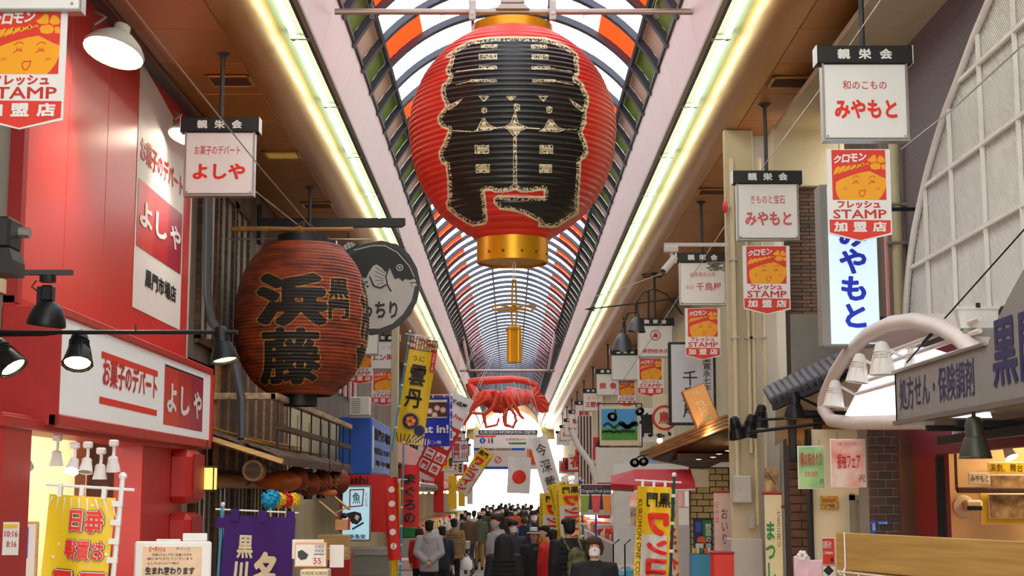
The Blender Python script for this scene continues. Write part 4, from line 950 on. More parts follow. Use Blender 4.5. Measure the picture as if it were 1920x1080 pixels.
# timber fronted fish restaurant, tiled eaves and rail
WB=MB('wood_mid'); wb=thing('timber_balcony','dark timber board front with a weathered wooden rail under the old lantern','balcony',(WL,17.6,2.88))
k=0
for i in range(26):
    MB('wood_dark' if i%3 else 'wood_mid').bbox(.10,.14,.02+i*.22,.23+i*.22,-.45,1.0,None,.008).build('board',wb)
x=-2.75-WL
m=MB('wood_light2' if two('wood_light2','8a7458','b8a080',(20,2,20),.8) or True else '').bbox(0,x,-.06,.04,.36,.44).bbox(x-.07,x+.03,-.06,8.2,.36,.44); m.build('top_rail',wb)
m=MB('wood_dark').bar((x,0,.05),(x,8.1,.05),.05,.07).bar((x,0,-.28),(x,8.1,-.28),.05,.07); m.build('lower_rail',wb)
for i in range(9): MB('black_metal').bar((x,.1+i,-.42),(x,.1+i,.38),.02).build('baluster',wb)
# dark underside and roof of split shingles
rf=thing('shingle_roof','sloping roof of weathered grey wood shingles over the restaurant entrance','roof',(WL,16.4,2.45))
def roofz(x): return .42-.30*x
for r_ in range(5):
    for c_ in range(30):
        x0=.02+r_*.20; y=.02+c_*.24+(.12 if r_%2 else 0); z0=roofz(x0)
        o=MB('wood_roof') 
        if (0,r_) not in PROTO:
            PROTO[0,r_]=o.add([(x0,0,z0+.03),(x0+.26,0,roofz(x0+.26)+.0),(x0+.26,.23,roofz(x0+.26)+.0),(x0,.23,z0+.03),(x0,0,z0+.05),(x0+.26,0,roofz(x0+.26)+.02),(x0+.26,.23,roofz(x0+.26)+.02),(x0,.23,z0+.05)],[(0,3,2,1),(4,5,6,7),(0,1,5,4),(1,2,6,5),(2,3,7,6),(3,0,4,7)]).mesh('shingle')
        link('shingle',PROTO[0,r_],rf).location=(0,y,random.uniform(-.006,.008))
MB('wood_dark').add([(0,0,.42),(1.1,0,roofz(1.1)),(1.1,7.4,roofz(1.1)),(0,7.4,.42),(0,0,.34),(1.1,0,roofz(1.1)-.08),(1.1,7.4,roofz(1.1)-.08),(0,7.4,.34)],[(0,1,2,3),(7,6,5,4),(0,4,5,1),(1,5,6,2),(2,6,7,3),(3,7,4,0)]).build('sheathing',rf)
MB('wood_light').bar((-.0,-.02,.40),(1.12,-.02,roofz(1.12)-.04),.05,.10,up=(0,1,0)).build('barge_board',rf)
for i in (0,1): MB('rope').tube([(.3+.4*i,0,roofz(.3+.4*i)+.08),(.3+.4*i,3.5,roofz(.3+.4*i)+.06),(.3+.4*i,7.4,roofz(.3+.4*i)+.08)],.014,6).build('rope',rf)
MB('wood_mid').tube([(.15,.3,-.15),(.15,7.2,-.15)],.09,12).build('log_beam',rf,smooth=True)
MB('wood_mid').tube([(.75,.25,-.05),(.75,.45,-.05)],.12,16).tube([(.75,.24,-.05),(.75,.25,-.05)],.09,16,'wood_dark').build('log_end',rf)
mat('lantern_glow','ffd070',.5,emit=2.2,var=.05,ecol='ffc050')
t=thing('eave_lantern','glowing square paper eave lantern under the shingle roof','lantern',(-3.15,15.6,2.30)); MB('lantern_glow').box(-.09,.09,-.09,.09,-.11,.11).build('paper',t)
m=MB('wood_dark')
for a in (-.09,.09):
    for b in (-.09,.09): m.bar((a,b,-.12),(a,b,.12),.014)
m.box(-.1,.1,-.1,.1,.11,.13).box(-.1,.1,-.1,.1,-.13,-.11).tube([(0,0,.13),(0,0,.4)],.008,5); m.build('frame',t)
dup(t,(-3.4,15.4,2.36),label='second glowing square lantern, half hidden behind the sign box corner')
# restaurant front wall with lattice doors
wallbox('wall_left.006',WL-.4,WL-.02,16.6,24.6,0,3.6,'plaster')
for i in range(6):
    y=16.9+i*1.25; o=MB('wood_dark').box(WL-.02,WL+.06,y,y+.09,0,2.4).box(WL-.02,WL+.06,y+1.15,y+1.25,0,2.4).box(WL-.02,WL+.05,y,y+1.2,1.1,1.17).box(WL-.02,WL+.05,y,y+1.2,2.3,2.4).build('door_%d'%(i+1)); o['kind']='structure'
    MB('glass' if i<3 else 'plaster').box(WL-.0,WL+.01,y+.09,y+1.15,1.17,2.3).build('pane',o); 
    mm=MB('wood_dark')
    for k in range(4): mm.box(WL+.01,WL+.03,y+.09+k*.27,y+.11+k*.27,1.17,2.3)
    mm.build('muntin',o)
# small red paper lanterns and wooden pufferfish
def small_lantern(px,py,D,label,w_px=44,h_px=56):
    p=P(px,py,D); s=w_px*D/2770/2; h=h_px*D/2770/2; t=thing('red_paper_lantern',label,'lantern',p,0,'small dark red paper lanterns')
    pr=[]
    for i in range(29):
        a=-1.25+2.5*i/28; pr.append((s*math.cos(a)*(1-.012*(i%2)),h*.8*math.sin(a)/.95))
    MB('paper_old').lathe(pr,24,(0,0,0),None,None).build('paper',t,smooth=True)
    m=MB('black').lathe([(s*.38,h*.74),(s*.40,h*1.0)],18).lathe([(s*.38,-h*.98),(s*.36,-h*.74)],18); m.build('cap',t)
    m=MB('black_metal').tube([(-s*.35,0,h),(-s*.3,0,h*1.4),(0,0,h*1.6),(s*.3,0,h*1.4),(s*.35,0,h)],.006,5); m.tube([(0,0,h*1.6),(0,0,h*1.6+.5)],.004,4); m.build('handle',t)
    m=MB('cream_paint').text('ふぐ',-s*.30,-h*.45,s*.30,h*.45,-.0,'ochre_paint',.05,vert=True)
    m.warp(lambda x,y,z:(x-s*.1,-math.sqrt(max(.0001,(s*math.cos(z/(h*.85)))**2-(x-s*.1)**2))-.006,z)); m.build('lettering',t)
    return t
for i,(px,py) in enumerate(((556,897),(578,908),(602,906),(634,903),(590,912))):
    D=(19.4,20.4,21.4,22.4,20.0)[i]
    if i<4: small_lantern(px,py,D,('first','second','third','fourth')[i]+' of the small red paper lanterns under the balcony, counted from the wooden pufferfish')
def fish(px,py,D,s,label,flip=1):
    p=P(px,py,D); t=thing('wooden_pufferfish',label,'ornament',p); 
    pr=[(.001,-.5),(.05,-.47),(.10,-.40),(.15,-.25),(.19,-.05),(.21,.15),(.20,.32),(.13,.44),(.06,.49),(.001,.5)]
    Mx=Matrix.Rotation(R(90*flip),4,'Y'); pr=[(r_*s,z_*s) for r_,z_ in pr]
    MB('fish_wood').lathe(pr,20,(0,0,0),Mx,None).build('body',t,smooth=True)
    m=MB('wood_dark'); m.prism([(-.42*s*flip,.0),(-.62*s*flip,.12*s),(-.60*s*flip,.0),(-.64*s*flip,-.10*s)],-.02,.02); m.build('tail',t)
    MB('wood_dark').prism([(-.1*s*flip,.19*s),(-.22*s*flip,.30*s),(-.02*s*flip,.26*s),(.05*s*flip,.21*s)],-.015,.015).build('back_fin',t)
    m=MB('white').sph((.28*s*flip,-.155*s,.07*s),.035*s,8); m.sph((.285*s*flip,-.185*s,.07*s),.018*s,8,'black'); m.build('eye',t)
    MB('black_metal').tube([(0,0,.2*s),(0,0,.9)],.005,4).build('wire',t); return t
two('fish_wood','8a3414','c86428',(3,3,3),.35,bump=.1)
fish(520,902,19.0,.62,'carved orange brown wooden pufferfish hanging left of the small red lanterns')
fish(617,925,19.6,.22,'tiny carved wooden pufferfish below the small red lanterns')
# paper rosettes
def rosette(px,py,D,r,col,label):
    p=P(px,py,D); r=r*D/2770; t=thing('paper_rosette',label,'decoration',p,0,'tissue paper rosettes'); random.seed(px)
    m=MB(col)
    for k in range(46):
        a=random.uniform(0,6.28);b=random.uniform(-.7,1.4); d=Vector((math.cos(a)*math.cos(b),-math.sin(b)*.7-.1,math.sin(a)*math.cos(b))).normalized(); u=d.cross(Vector((.3,.2,1))).normalized();v=d.cross(u)
        q=d*r*random.uniform(.8,1.05); c=[q+u*r*.34,q+v*r*.2+d*r*.08,q-u*r*.34,q-v*r*.2]; m.add([q*.2]+c,[(0,1,2),(0,2,3),(0,3,4),(0,4,1),(1,2,3,4)])
    m.sph((0,0,0),r*.75,12); m.build('petals',t)
    MB('white').tube([(0,0,-r*.8),(0,.02,-r*3),(0,.02,-1.95)],.006,4).build('stem',t)
mat('tissue_blue','18a0c8',.7); mat('tissue_yellow','f2cc28',.7); mat('tissue_red','d82a34',.7)
rosette(508,936,15.6,18,'tissue_blue','blue tissue paper rosette above the purple banner'); rosette(522,937,15.9,15,'tissue_yellow','yellow tissue paper rosette between the blue and the red one'); rosette(536,938,16.1,14,'tissue_red','red tissue paper rosette above the purple banner'); rosette(549,938,16.3,14,'tissue_yellow','rightmost yellow tissue paper rosette')
# blue signboard box
pA=P(636,780,27.5); XA=pA.x
t=thing('blue_sign_box','large blue three-dimensional signboard box with white lettering on its street side','sign',(XA,27.5,P(636,890,27.5).z)); w=P(696,780,27.5).x-XA; h=P(636,782,27.5).z-t.location.z
dd=PX(745,800,XA+w).y-27.5
MB('blue').bbox(0,w,0,dd,0,h,None,.02).build('box',t); m=MB('white')
mat('blue_face','3a78d0',.4)
ff=MB('blue_face').box(w,w+.012,.05,dd-.05,.05,h-.05).build('side_face',t)
m=MB('white')
m.text('黒門市場新魚栄',0,.0,1,1,0,'white',.04); m.v=[(w+.016,.5+x*(dd-.9),h*.62+z*h*.22) for x,y,z in m.v]
m2=MB('cream_paint').text('電話注文承ります',0,0,1,1,0,'offwhite',.03); m2.v=[(w+.016,.6+x*(dd-1.2),h*.38+z*h*.12) for x,y,z in m2.v]
m3=MB('cream_paint').text('年中無休',0,0,1,1,0,'ochre_paint',.03); m3.v=[(w+.016,.8+x*(dd-1.6),h*.16+z*h*.12) for x,y,z in m3.v]
m4=MB('white').box(w+.012,w+.02,.15,.4,.12,h-.15)
for q in (m,m2,m3,m4): q.build('lettering',t)
MB('blue').tube([(.05,0,0),(.05,0,-.1),(w,0,-.1)],.012,6).build('stay',t)
# vertical restaurant lightbox with a fish
D=24.2; cx,cz,w,h=front(641,910,694,1015,D)
t=thing('fish_lightbox','pale blue illuminated signboard with a black fish and a red seal','sign',(cx,D,cz)); MB('grey').bbox(-w/2,w/2,0,.14,-h/2,h/2).build('case',t); MB('glow_blue' if mat('glow_blue','b4dce8',.3,emit=.55,var=.02,ecol='b0dcee') else '').box(-w/2+.02,w/2-.02,-.006,0,-h/2+.03,h/2-.03).build('face',t)
m=MB('txt_red').line([(-.1,.37),(.12,.38),(.1,.12),(-.1,.1),(-.1,.37)],.02,-.01); m.text('くじら',.13,.1,.2,.34,-.01,'ink_black',.02,vert=True); m.text('魚',-.06,.15,.07,.33,-.01,'ink_black')
m.flat([(-.15,.0),(-.02,.03),(.08,.0),(.1,-.1),(.02,-.18),(-.06,-.16),(-.12,-.08)],-.01,'ink_black'); m.flat([(.0,-.02),(.06,-.05),(.03,-.12),(-.02,-.08)],-.013,'white'); m.line([(-.05,-.25),(.12,-.15)],.03,-.01,'teal'); m.text('新魚栄',-.1,-.41,.16,-.33,-.01,'txt_navy',.03); m.build('lettering',t)
# wooden arm with small orange tag
t=thing('wooden_bracket','pale wooden slatted arm reaching out over the counter','arm',P(600,935,20.5)); m=MB('wood_light'); a=P(600,935,20.5)
def rel(px,py,D): return P(px,py,D)-a
m.bar(rel(598,940,20.5),rel(632,968,20.3),.035,.02); m.bar(rel(625,930,21),rel(655,955,20.3),.035,.02); m.bar(rel(628,962,20.3),rel(658,948,20.3),.03,.02); m.build('slats',t)
t=thing('orange_tag_board','small orange paper sign hanging from the wooden arm','card',P(641,984,20.2)); MB('orange_paper' if mat('orange_paper','f0b070',.6) else '').bbox(-.09,.08,0,.03,-.07,.07,None,.005).build('card',t); MB('black').sph((.03,0,.12),(.05,.04,.04),8).build('clip',t); MB('red').bbox(.08,.11,0,.03,-.07,.09).build('edge',t)
# cards in front: sweet shop notice and mask poster
D=8.6; cx,cz,w,h=front(252,1015,394,1090,D)
t=thing('notice_stand','white framed notice in front of the sweet shop announcing a change','notice',(cx,D,cz)); MB('white').bbox(-w/2,w/2,0,.03,-h/2,h/2).build('frame',t); MB('notice_paper' if mat('notice_paper','f2c8a8',.6,var=.25,scale=14) else '').box(-w/2+.05,w/2-.05,-.004,0,-h/2,h/2-.03).build('sheet',t)
m=MB('ink_black').text('生まれ変わります',-.15,-.075,.13,-.03,-.008,None,.05).text('日頃よりよしやをご愛顧いただき',-.11,.03,.11,.045,-.008,None,.02).text('誠にありがとうございます',-.14,.008,.12,.022,-.008,None,.02).text('よしやはコロナ明け',-.14,-.018,.04,-.004,-.008,None,.02).text('ビーダッシュ',-.13,.055,-.04,.085,-.008,'txt_red',.03).text('グリーン',.02,.062,.10,.08,-.008,None,.02); m.build('lettering',t)
MB('white').bbox(.05,.19,.02,.03,h/2-.0,h/2+.045).bbox(-.1,.04,.02,.03,h/2,h/2+.012).build('spare_card',t)
MB('white').tube([(0,.04,-h/2),(0,.04,-h/2-1.6)],.015,8).build('post',t)
D=14.2; cx,cz,w,h=front(553,1017,612,1063,D)
t=thing('mask_poster','suede mask price poster with orange border on a cardboard box','poster',(cx,D,cz)); MB('orange_paper').bbox(-w/2,w/2,0,.02,-h/2,h/2,None,.003).build('board',t)
m=MB('white').rect(-w/2+.01,-h/2+.012,w/2-.01,h/2-.02,-.003).text('SUEDE',.04,.06,.13,.09,-.006,'ink_black',.02).text('MASK',.04,.02,.13,.05,-.006,'ink_black',.02).text('55',.03,-.085,.10,-.03,-.006,'txt_red',.03); m.flat([(-.12,.03),(-.08,.045),(-.02,-.0),(-.04,-.04),(-.09,-.05),(-.12,-.02)],-.006,'dark_grey').disc(.07,-.05,.055,-.0045,'lightgrey',18).disc(.07,-.05,.05,-.005,'white',18).rect(.03,.0,.13,.008,-.006,'dark_grey'); m.build('print',t)
t=thing('blank_card','blank white card right of the suede mask poster','card',P(630,1042,14.3)); MB('white').bbox(-.06,.075,0,.01,-.11,.10).build('card',t); MB('white').bbox(-.42,-.12,.03,.04,-.03,.15).build('back_card',t)
for i,(px,wd) in enumerate(((578,.16),(603,.16))):
    t=thing('suede_box','cardboard box printed SUEDE, %s of two under the mask poster'%('left' if i==0 else 'right'),'box',(P(px,1070,14.1).x,14.1,P(px,1068,14.1).z-.22)); MB('cream').bbox(-.075,.06,0,.25,0,.22).build('carton',t); MB('ink_black').text('SUEDE',-.06,.175,.05,.20,-.003,None,.02).build('lettering',t)
# stainless counters
D=30
for i,(x0,x1,D,zt,lab) in enumerate(((643,745,30,.98,'stainless steel fish counter with a glass front'),(742,790,33,.93,'pinkish white polystyrene crate stack beside the grey hoodie man'))):
    a=P(x0,1030,D);b=P(x1,1030,D); z=P(x0,1030 if i==0 else 1048,D).z; t=thing('fish_counter' if i==0 else 'crate_stack',lab,'counter' if i==0 else 'crate',(a.x,D,0)); w=b.x-a.x
    if i==0:
        MB('steel').bbox(0,w,0,1.6,z-.12,z).build('top',t); MB('steel').bbox(.05,w-.05,.05,1.5,0,z-.5).build('base',t); MB('glass').box(.04,w-.04,.03,.05,z-.5,z-.12).build('glass',t)
        for x in (.02,w-.08): MB('steel').bbox(x,x+.06,0,.06,0,z-.12).build('leg',t)
    else:
        mat('crate','e6d2cc',.7)
        for k in range(3): MB('crate').bbox(0,w,0,.8,k*z/3,(k+1)*z/3-.01,None,.02).build('crate',t)
p=P(655,1060,25); t=thing('red_crate','orange red plastic crate under the mask boxes','crate',(p.x,25,0)); MB('red').bbox(-.35,.0,0,.5,0,1.15).build('body',t); MB('deep_red').bbox(-.37,.02,-.02,.52,1.1,1.18).build('rim',t)
t=thing('cardboard_box','brown cardboard box standing on the counter behind the mask poster','box',P(620,1010,21.5)); MB('wood_light').bbox(-.2,.25,0,.35,-.3,.05,None,.008).box(-.2,.25,-.002,0,-.15,-.12,'offwhite').build('carton',t)
# left side further down: facades, striped awning, pink panels
wallbox('wall_left.007',WL-.3,WL,24.6,104,0,3.6,'plaster')
q_=MB('beige_wall').bbox(P(733,700,29).x,P(746,700,29).x,29,29.3,0,6.35).build('pillar.003'); q_['kind']='structure'
for i in range(9): MB('deep_red' if i%2 else 'offwhite').bbox(WL+.02,WL+.07,30.0+i*.5,30.2+i*.5,4.2,5.7).build('slat',q_)
t=thing('air_conditioner','beige outdoor air conditioning unit on the left facade behind the stamp boards','appliance',P(655,778,27)); MB('offwhite').bbox(0,.36,0,.3,0,.33,None,.01).build('case',t)
for i in range(7): MB('grey').box(.04,.20,-.008,0,.04+i*.04,.055+i*.04).build('grille_bar',t)
MB('steel').bar((0,.1,-.03),(.36,.1,-.03),.03).build('bracket',t)
random.seed(21)
t=thing('striped_awning','brown and cream striped awning with silvery balls below it','awning',(WL,41.5,2.75)); 
for i in range(34):
    MB('brown' if i%2 else 'offwhite').add([(0,i*.3,.55),(0,i*.3+.3,.55),(1.0,i*.3+.3,0),(1.0,i*.3,0),(1.0,i*.3+.3,-.3),(1.0,i*.3,-.3)],[(0,3,2,1),(3,5,4,2)]).build('stripe',t)
mat('foil','c8c8cc',.2,.9)
for i in range(24):
    o=MB('foil').sph((1.02,.3+i*.42,-.42),.14,8) ; o.build('foil_ball',t)
t=thing('pink_fascia_board','long pale pink fascia board above the left fish stalls','board',(WL+.95,34.5,2.85)); MB('pink_board' if mat('pink_board','e0a09a',.6) else '').bbox(0,.06,0,8,0,.5).build('board',t); 
for i in range(6): MB('pink_board').bbox(.06,.075,.03+i*1.3,1.25+i*1.3,.02,.48,None,.004).build('panel',t)
# ================================================ right side
# rendered-texture walls first
wallbox('wall_right.002',WR,WR+.3,8.0,13.4,3.35,6.4,'grey_wall')
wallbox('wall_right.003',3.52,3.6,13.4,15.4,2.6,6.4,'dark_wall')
o=wallbox('trim_9',2.92,3.7,8,16.1,6.12,6.18,'beige_wall'); MB('beige_wall').box(2.9,3.7,16.1,16.4,5.5,6.2).build('front_board',o); o['label']='beige soffit box at the ceiling above the brown tiled wall'
# brown tiled return wall facing the camera
BX0,BX1,BD=P(1480,500,16.2).x,3.62,16.2; z0b,z1b=P(1500,742,BD).z,P(1500,322,16.2).z
o=wallbox('wall_right.004',BX0,BX1,BD,BD+.3,z0b,z1b,'mortar_dark'); m=MB('brick_brown'); z=z0b; r_=0
while z<z1b-.03:
    x=BX0+(-.1 if r_%2 else 0)
    while x<BX1:
        a=max(x,BX0);b=min(x+.225,BX1)
        if b-a>.02: m.box(a+.003,b-.003,BD-.012,BD,z+.002,z+.036,'brick_brown' if random.random()<.6 else 'brick_dark')
        x+=.23
    z+=.042; r_+=1
m.build('brick_courses',o)['kind']='stuff'
# lattice screen
XL=3.42; DL=9.0; f=onwall(XL,DL,0,1)
bd=[f(*q) for q in ((1862,-5),(1830,70),(1800,150),(1778,205),(1760,262),(1745,315),(1733,365),(1720,425),(1712,475),(1706,530),(1702,590),(1700,640))]
poly=bd+[(.9,bd[-1][1]),(.9,bd[0][1])]
t=thing('lattice_screen','tall white metal screen with an arched edge and fine diagonal mesh on the grey wall','screen',(XL,DL,0),R(-90))
m=MB('screen_white' if mat('screen_white','e2dcd4',.45) else ''); m.tube([(a,-.02,b) for a,b in bd],.028,8).tube([(a,.05,b) for a,b in bd],.02,6); m.build('arched_edge',t,smooth=True)
PA=np.array(poly)
def inside(a,b): return bool(pip(poly,np.array([a]),np.array([b]))[0])
def clipbar(p,q,step=.02):
    n_=int((Vector(q)-Vector(p)).length/step); pts=[(p[0]+(q[0]-p[0])*i/n_,p[1]+(q[1]-p[1])*i/n_) for i in range(n_+1)]
    A=np.array(pts); s=pip(poly,A[:,0],A[:,1]); out=[];st=None
    for i in range(n_+1):
        if s[i] and st is None: st=i
        if (not s[i] or i==n_) and st is not None:
            if i-st>2: out.append((pts[st],pts[i-1 if not s[i] else i]))
            st=None
    return out
for px in (1734,1784,1845,1915):
    a=f(px,300)[0]
    for p,q in clipbar((a,1.5),(a,7)): MB('screen_white').bar((p[0],-.01,p[1]),(q[0],-.01,q[1]),.02,.03).build('mullion',t)
za=f(1845,270)[1]
for k in range(-5,5):
    z=za+.6*k
    for p,q in clipbar((-4.5,z),(.9,z)): MB('screen_white').bar((p[0],-.015,p[1]),(q[0],-.015,q[1]),.025,.03).build('transom',t)
m=MB('screen_white'); s_=.031; lo=min(a for a,b in poly); 
for k in range(int(8.5/s_)):
    c=lo-4.2+k*s_
    for p,q in clipbar((c,7.2),(c+5.6,1.6),.018): m.bar((p[0],.02,p[1]),(q[0],.02,q[1]),.017,.01)
m.build('diagonal_mesh',t,kind='stuff')
# grey awning sign of the pharmacy
XA=2.86; a=PX(1677,700,XA); DA=a.y; f=onwall(XA,DA,0,1); zt=f(1677,699)[1]; zb=f(1677,797)[1]
t=thing('pharmacy_awning','grey sloping pharmacy awning board with dark blue characters','awning',(XA,DA,0),R(-90))
xe=4.6; xs=f(1850,645)[0]
pts=[(0,zb),(xe,zb),(xe,zt+.9)]; 
pts=[(0,zb),(xe,zb),(xe,zt+1.3)]+[f(*q_) for q_ in ((1925,495),(1905,530),(1888,562),(1870,600),(1852,645))]
pts.append((0,zt))
MB('awning_grey' if mat('awning_grey','8f8a84',.6) else '').prism(pts,0,.05).build('face',t); MB('awning_grey').box(0,xe,.0,.62,zb,zb+.03).box(0,.04,0,.6,zb,zt).build('frame',t)
MB('steel').bar((0,-.01,zb+.01),(xe,-.01,zb+.01),.03).bar((0,-.01,zt),(xs,-.01,zt),.02).build('edge_rail',t)
m=MB('txt_navy').text('処方せん・保険調剤',f(1687,730)[0],zb+.09,f(1828,730)[0],zt-.055,-.004,None,.02); 
m.text('黒門',f(1863,700)[0],zb+.11,f(1950,700)[0]+.1,zt+.12,-.004,None,.028); m.build('lettering',t)
MB('black_metal').bar((.1,.3,zb-.12),(xe,.3,zb-.12),.06).bar((1.5,.0,zb-.06),(1.5,.6,zb-.06),.04).bar((.8,.0,zb-.06),(.8,.6,zb-.06),.04).build('under_frame',t)
# arched canopy
XC=2.95; D0=PX(1550,740,XC).y; f=onwall(XC,D0,0,1)
t=thing('arched_canopy','white arched canopy with a glowing translucent lining over the kimono shop','canopy',(XC,D0,0),R(-90))
rim=[f(*q) for q in ((1745,790),(1677,792),(1600,793),(1565,788),(1550,768),(1551,745),(1572,700),(1598,660),(1636,626),(1680,606),(1725,601),(1770,612),(1810,635),(1842,668),(1860,705))]
m=MB('canopy_white' if mat('canopy_white','e0d4cc',.4) else '').tube([(a,-.03,b) for a,b in rim],.06,10); m.build('rim',t,smooth=True)
m=MB('canopy_white'); vs=[];fs=[]
for i,(a,b) in enumerate(rim[4:]): vs+=[(a,0,b+.03),(a,.55,b+.03)]
for i in range(len(vs)//2-1): fs.append((2*i,2*i+1,2*i+3,2*i+2))
m.add(vs,fs); m.add([(x,y,z+.02) for x,y,z in vs],[q[::-1] for q in fs]); m.build('hood',t,smooth=True)
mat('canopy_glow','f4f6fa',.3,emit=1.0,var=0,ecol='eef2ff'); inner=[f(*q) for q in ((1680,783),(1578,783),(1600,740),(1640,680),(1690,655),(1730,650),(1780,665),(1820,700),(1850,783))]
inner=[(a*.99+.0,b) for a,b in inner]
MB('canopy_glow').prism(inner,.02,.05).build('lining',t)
z_=[f(1640,y)[1] for y in (726,706,690,672)]
for y in (726,706,685,667):
    z=f(1650,y)[1]; x0=f(1606 if y>720 else 1625 if y>700 else 1640,y)[0]; MB('canopy_white').tube([(x0,-.0,z),(f(1840,y)[0],-.0,z)],.018,6).build('rib',t)
# white cage lamps on the canopy
for i,(px,py,w_) in enumerate(((1563,762,13.0),(1607,716,12.0),(1655,702,11.2),(1716,705,11.0))):
    cagelamp(px,py,w_,'white cage lamp in front of the arched canopy, %s'%('leftmost','second from the left','third from the left','rightmost')[i],0,(6,8,0,0)[i],False,1.0+.08*(i==2),col='screen_white',arm=(.18,.0,-.1) if i<3 else (.1,0,0),name='cage_lamp',group='white cage lamps on the canopy')
# rectangular floodlight
p=P(1832,608,9.6); t=thing('rectangular_floodlight','boxy off-white floodlight standing on the grey awning','lamp',p,R(-8)); m=MB('offwhite'); m.add([(-.13,-.06,.10),(.13,-.06,.10),(.11,-.06,-.03),(-.11,-.06,-.03),(-.13,.08,.10),(.13,.08,.10),(.11,.08,-.03),(-.11,.08,-.03)],[(3,2,1,0),(4,5,6,7),(0,1,5,4),(1,2,6,5),(2,3,7,6),(3,0,4,7)]); m.bbox(-.10,.10,-.07,.06,-.11,-.03,'grey'); m.build('housing',t)
m=MB('offwhite')
for k in range(6): m.box(-.08+k*.028,-.07+k*.028,-.068,-.058,-.0,.06)
m.box(-.135,.135,-.07,-.05,.09,.11); m.build('fin',t); MB('black_metal').tube([(-.09,0,-.1),(-.09,0,-.16),(.06,0,-.17),(.08,0,-.1)],.008,5).tube([(0,0,-.17),(.02,0,-.24)],.02,6).tube([(0,-.07,.10),(0,-.07,.13)],.015,6).build('bracket',t)
# stay cable with turnbuckle
a=P(1700,680,10.6);b=P(1758,612,10.2);c=P(1925,425,9.6); t=thing('stay_cable','black stay cable with a turnbuckle above the grey awning','cable',a); MB('black_metal').tube([(0,0,0),b-a,c-a],.006,6).build('wire',t); MB('black_metal').tube([(b-a)*.55,(b-a)*.98],.014,6).tube([(b-a)*.98+Vector((.02*math.cos(k),0,.02*math.sin(k))) for k in range(6)],.006,4,close=True).build('turnbuckle',t)
# blue lettered lightbox
D=12.6; cx,cz,w,h=front(1548,350,1650,645,D)
t=thing('vertical_lightbox','tall pale glowing lightbox with blue brush lettering, behind the nearest stamp board','sign',(cx,D,cz)); MB('grey').bbox(-w/2-.06,w/2+.01,.0,.2,-h/2-.02,h/2+.02).build('case',t); mat('box_glow','cfe4f2',.3,emit=.62,var=.01,ecol='cfe6fa'); MB('box_glow').box(-w/2+.01,w/2,-.008,0,-h/2,h/2).build('face',t)
m=MB('txt_blue').text('みやもと',-.12,-.555,.13,.38,-.012,None,.05,vert=True); m.build('lettering',t)
MB('black_metal').bar((w/2,.1,.5),(w/2+.4,.1,.5),.03).bar((w/2,.1,-.45),(w/2+.4,.1,-.45),.03).build('bracket',t)
t=thing('facade_pipe','rusty drain pipe and light conduit between the lightbox and the grey wall','pipe',(P(1684,500,13.2).x,13.2,0)); MB('pipe_beige').tube([(0,0,3.4),(0,0,5.9)],.05,10).build('pipe',t,smooth=True); MB('pink').tube([(-.10,0,3.5),(-.10,0,5.2)],.018,6).build('conduit',t)
MB('concrete').bbox(-.1,.12,-.06,.1,4.35,4.38).bbox(-.1,.12,-.06,.1,4.7,4.73).build('clamp',t)
# beige service pillar
PD=17.0; xA=P(1366,700,PD).x; xB=P(1421,700,PD).x
t=MB('beige_wall').bbox(xA,xB,PD,PD+.1,.0,6.35,None,.01).build('pillar'); t['kind']='structure'; t['label']='beige steel service pillar with pipes'
MB('lightgrey').bbox(xA-.01,xB+.01,PD-.02,PD+.4,0,P(1400,1010,PD).z,None,.01).build('metal_skirt',t)
wallbox('wall_right.005',xB,xB+.28,PD+.3,PD+.6,.0,6.35,'lightgrey'); wallbox('wall_right.006',3.5,3.8,15.7,30,0,3.3,'plaster')
for px,r_,z0,z1 in ((1377,.026,2.2,6.0),(1403,.022,2.6,5.8),(1412,.022,1.8,5.5),(1430,.02,1.0,6)):
    p=P(px,600,PD-.04); tt=thing('service_pipe','beige service pipe clipped to the pillar, at %s'%{1377:'its left edge',1403:'its middle',1412:'the right, ending at a small box',1430:'its right side, beside the wall'}[px],'pipe',(p.x,PD-.04,0),0,'service pipes on the beige pillar'); MB('pipe_beige').tube([(0,0,z0),(0,0,z1)],r_,10).build('pipe',tt,smooth=True)
    m=MB('lightgrey')
    for z in (3.0,3.9,4.8): m.box(-.045,.045,-.03,.03,z,z+.02)
    m.build('clip',tt)
def boxy(name,label,cat,px0,py0,px1,py1,D,col,dep=.12,extra=None):
    cx,cz,w,h=front(px0,py0,px1,py1,D); t=thing(name,label,cat,(cx,D,cz)); MB(col).bbox(-w/2,w/2,0,dep,-h/2,h/2,None,.008).build('case',t)
    if extra: extra(t,w,h)
    return t
boxy('meter_box','beige electrical box with a latch on the service pillar','box',1375,892,1410,943,PD-.14,'lightgrey',.12,lambda t,w,h:(MB('lightgrey').bbox(-w/2+.01,w/2-.01,-.008,0,-h/2+.01,h/2-.01,None,.003).build('door',t),MB('steel').bar((-.04,-.015,0),(-.02,-.015,.02),.01).build('latch',t)))
boxy('junction_box','small grey junction box low on the service pillar','box',1405,968,1417,991,PD-.1,'lightgrey',.06,lambda t,w,h:MB('steel').box(-w/2+.008,w/2-.008,-.003,0,-h/2+.01,h/2-.01).build('cover',t))
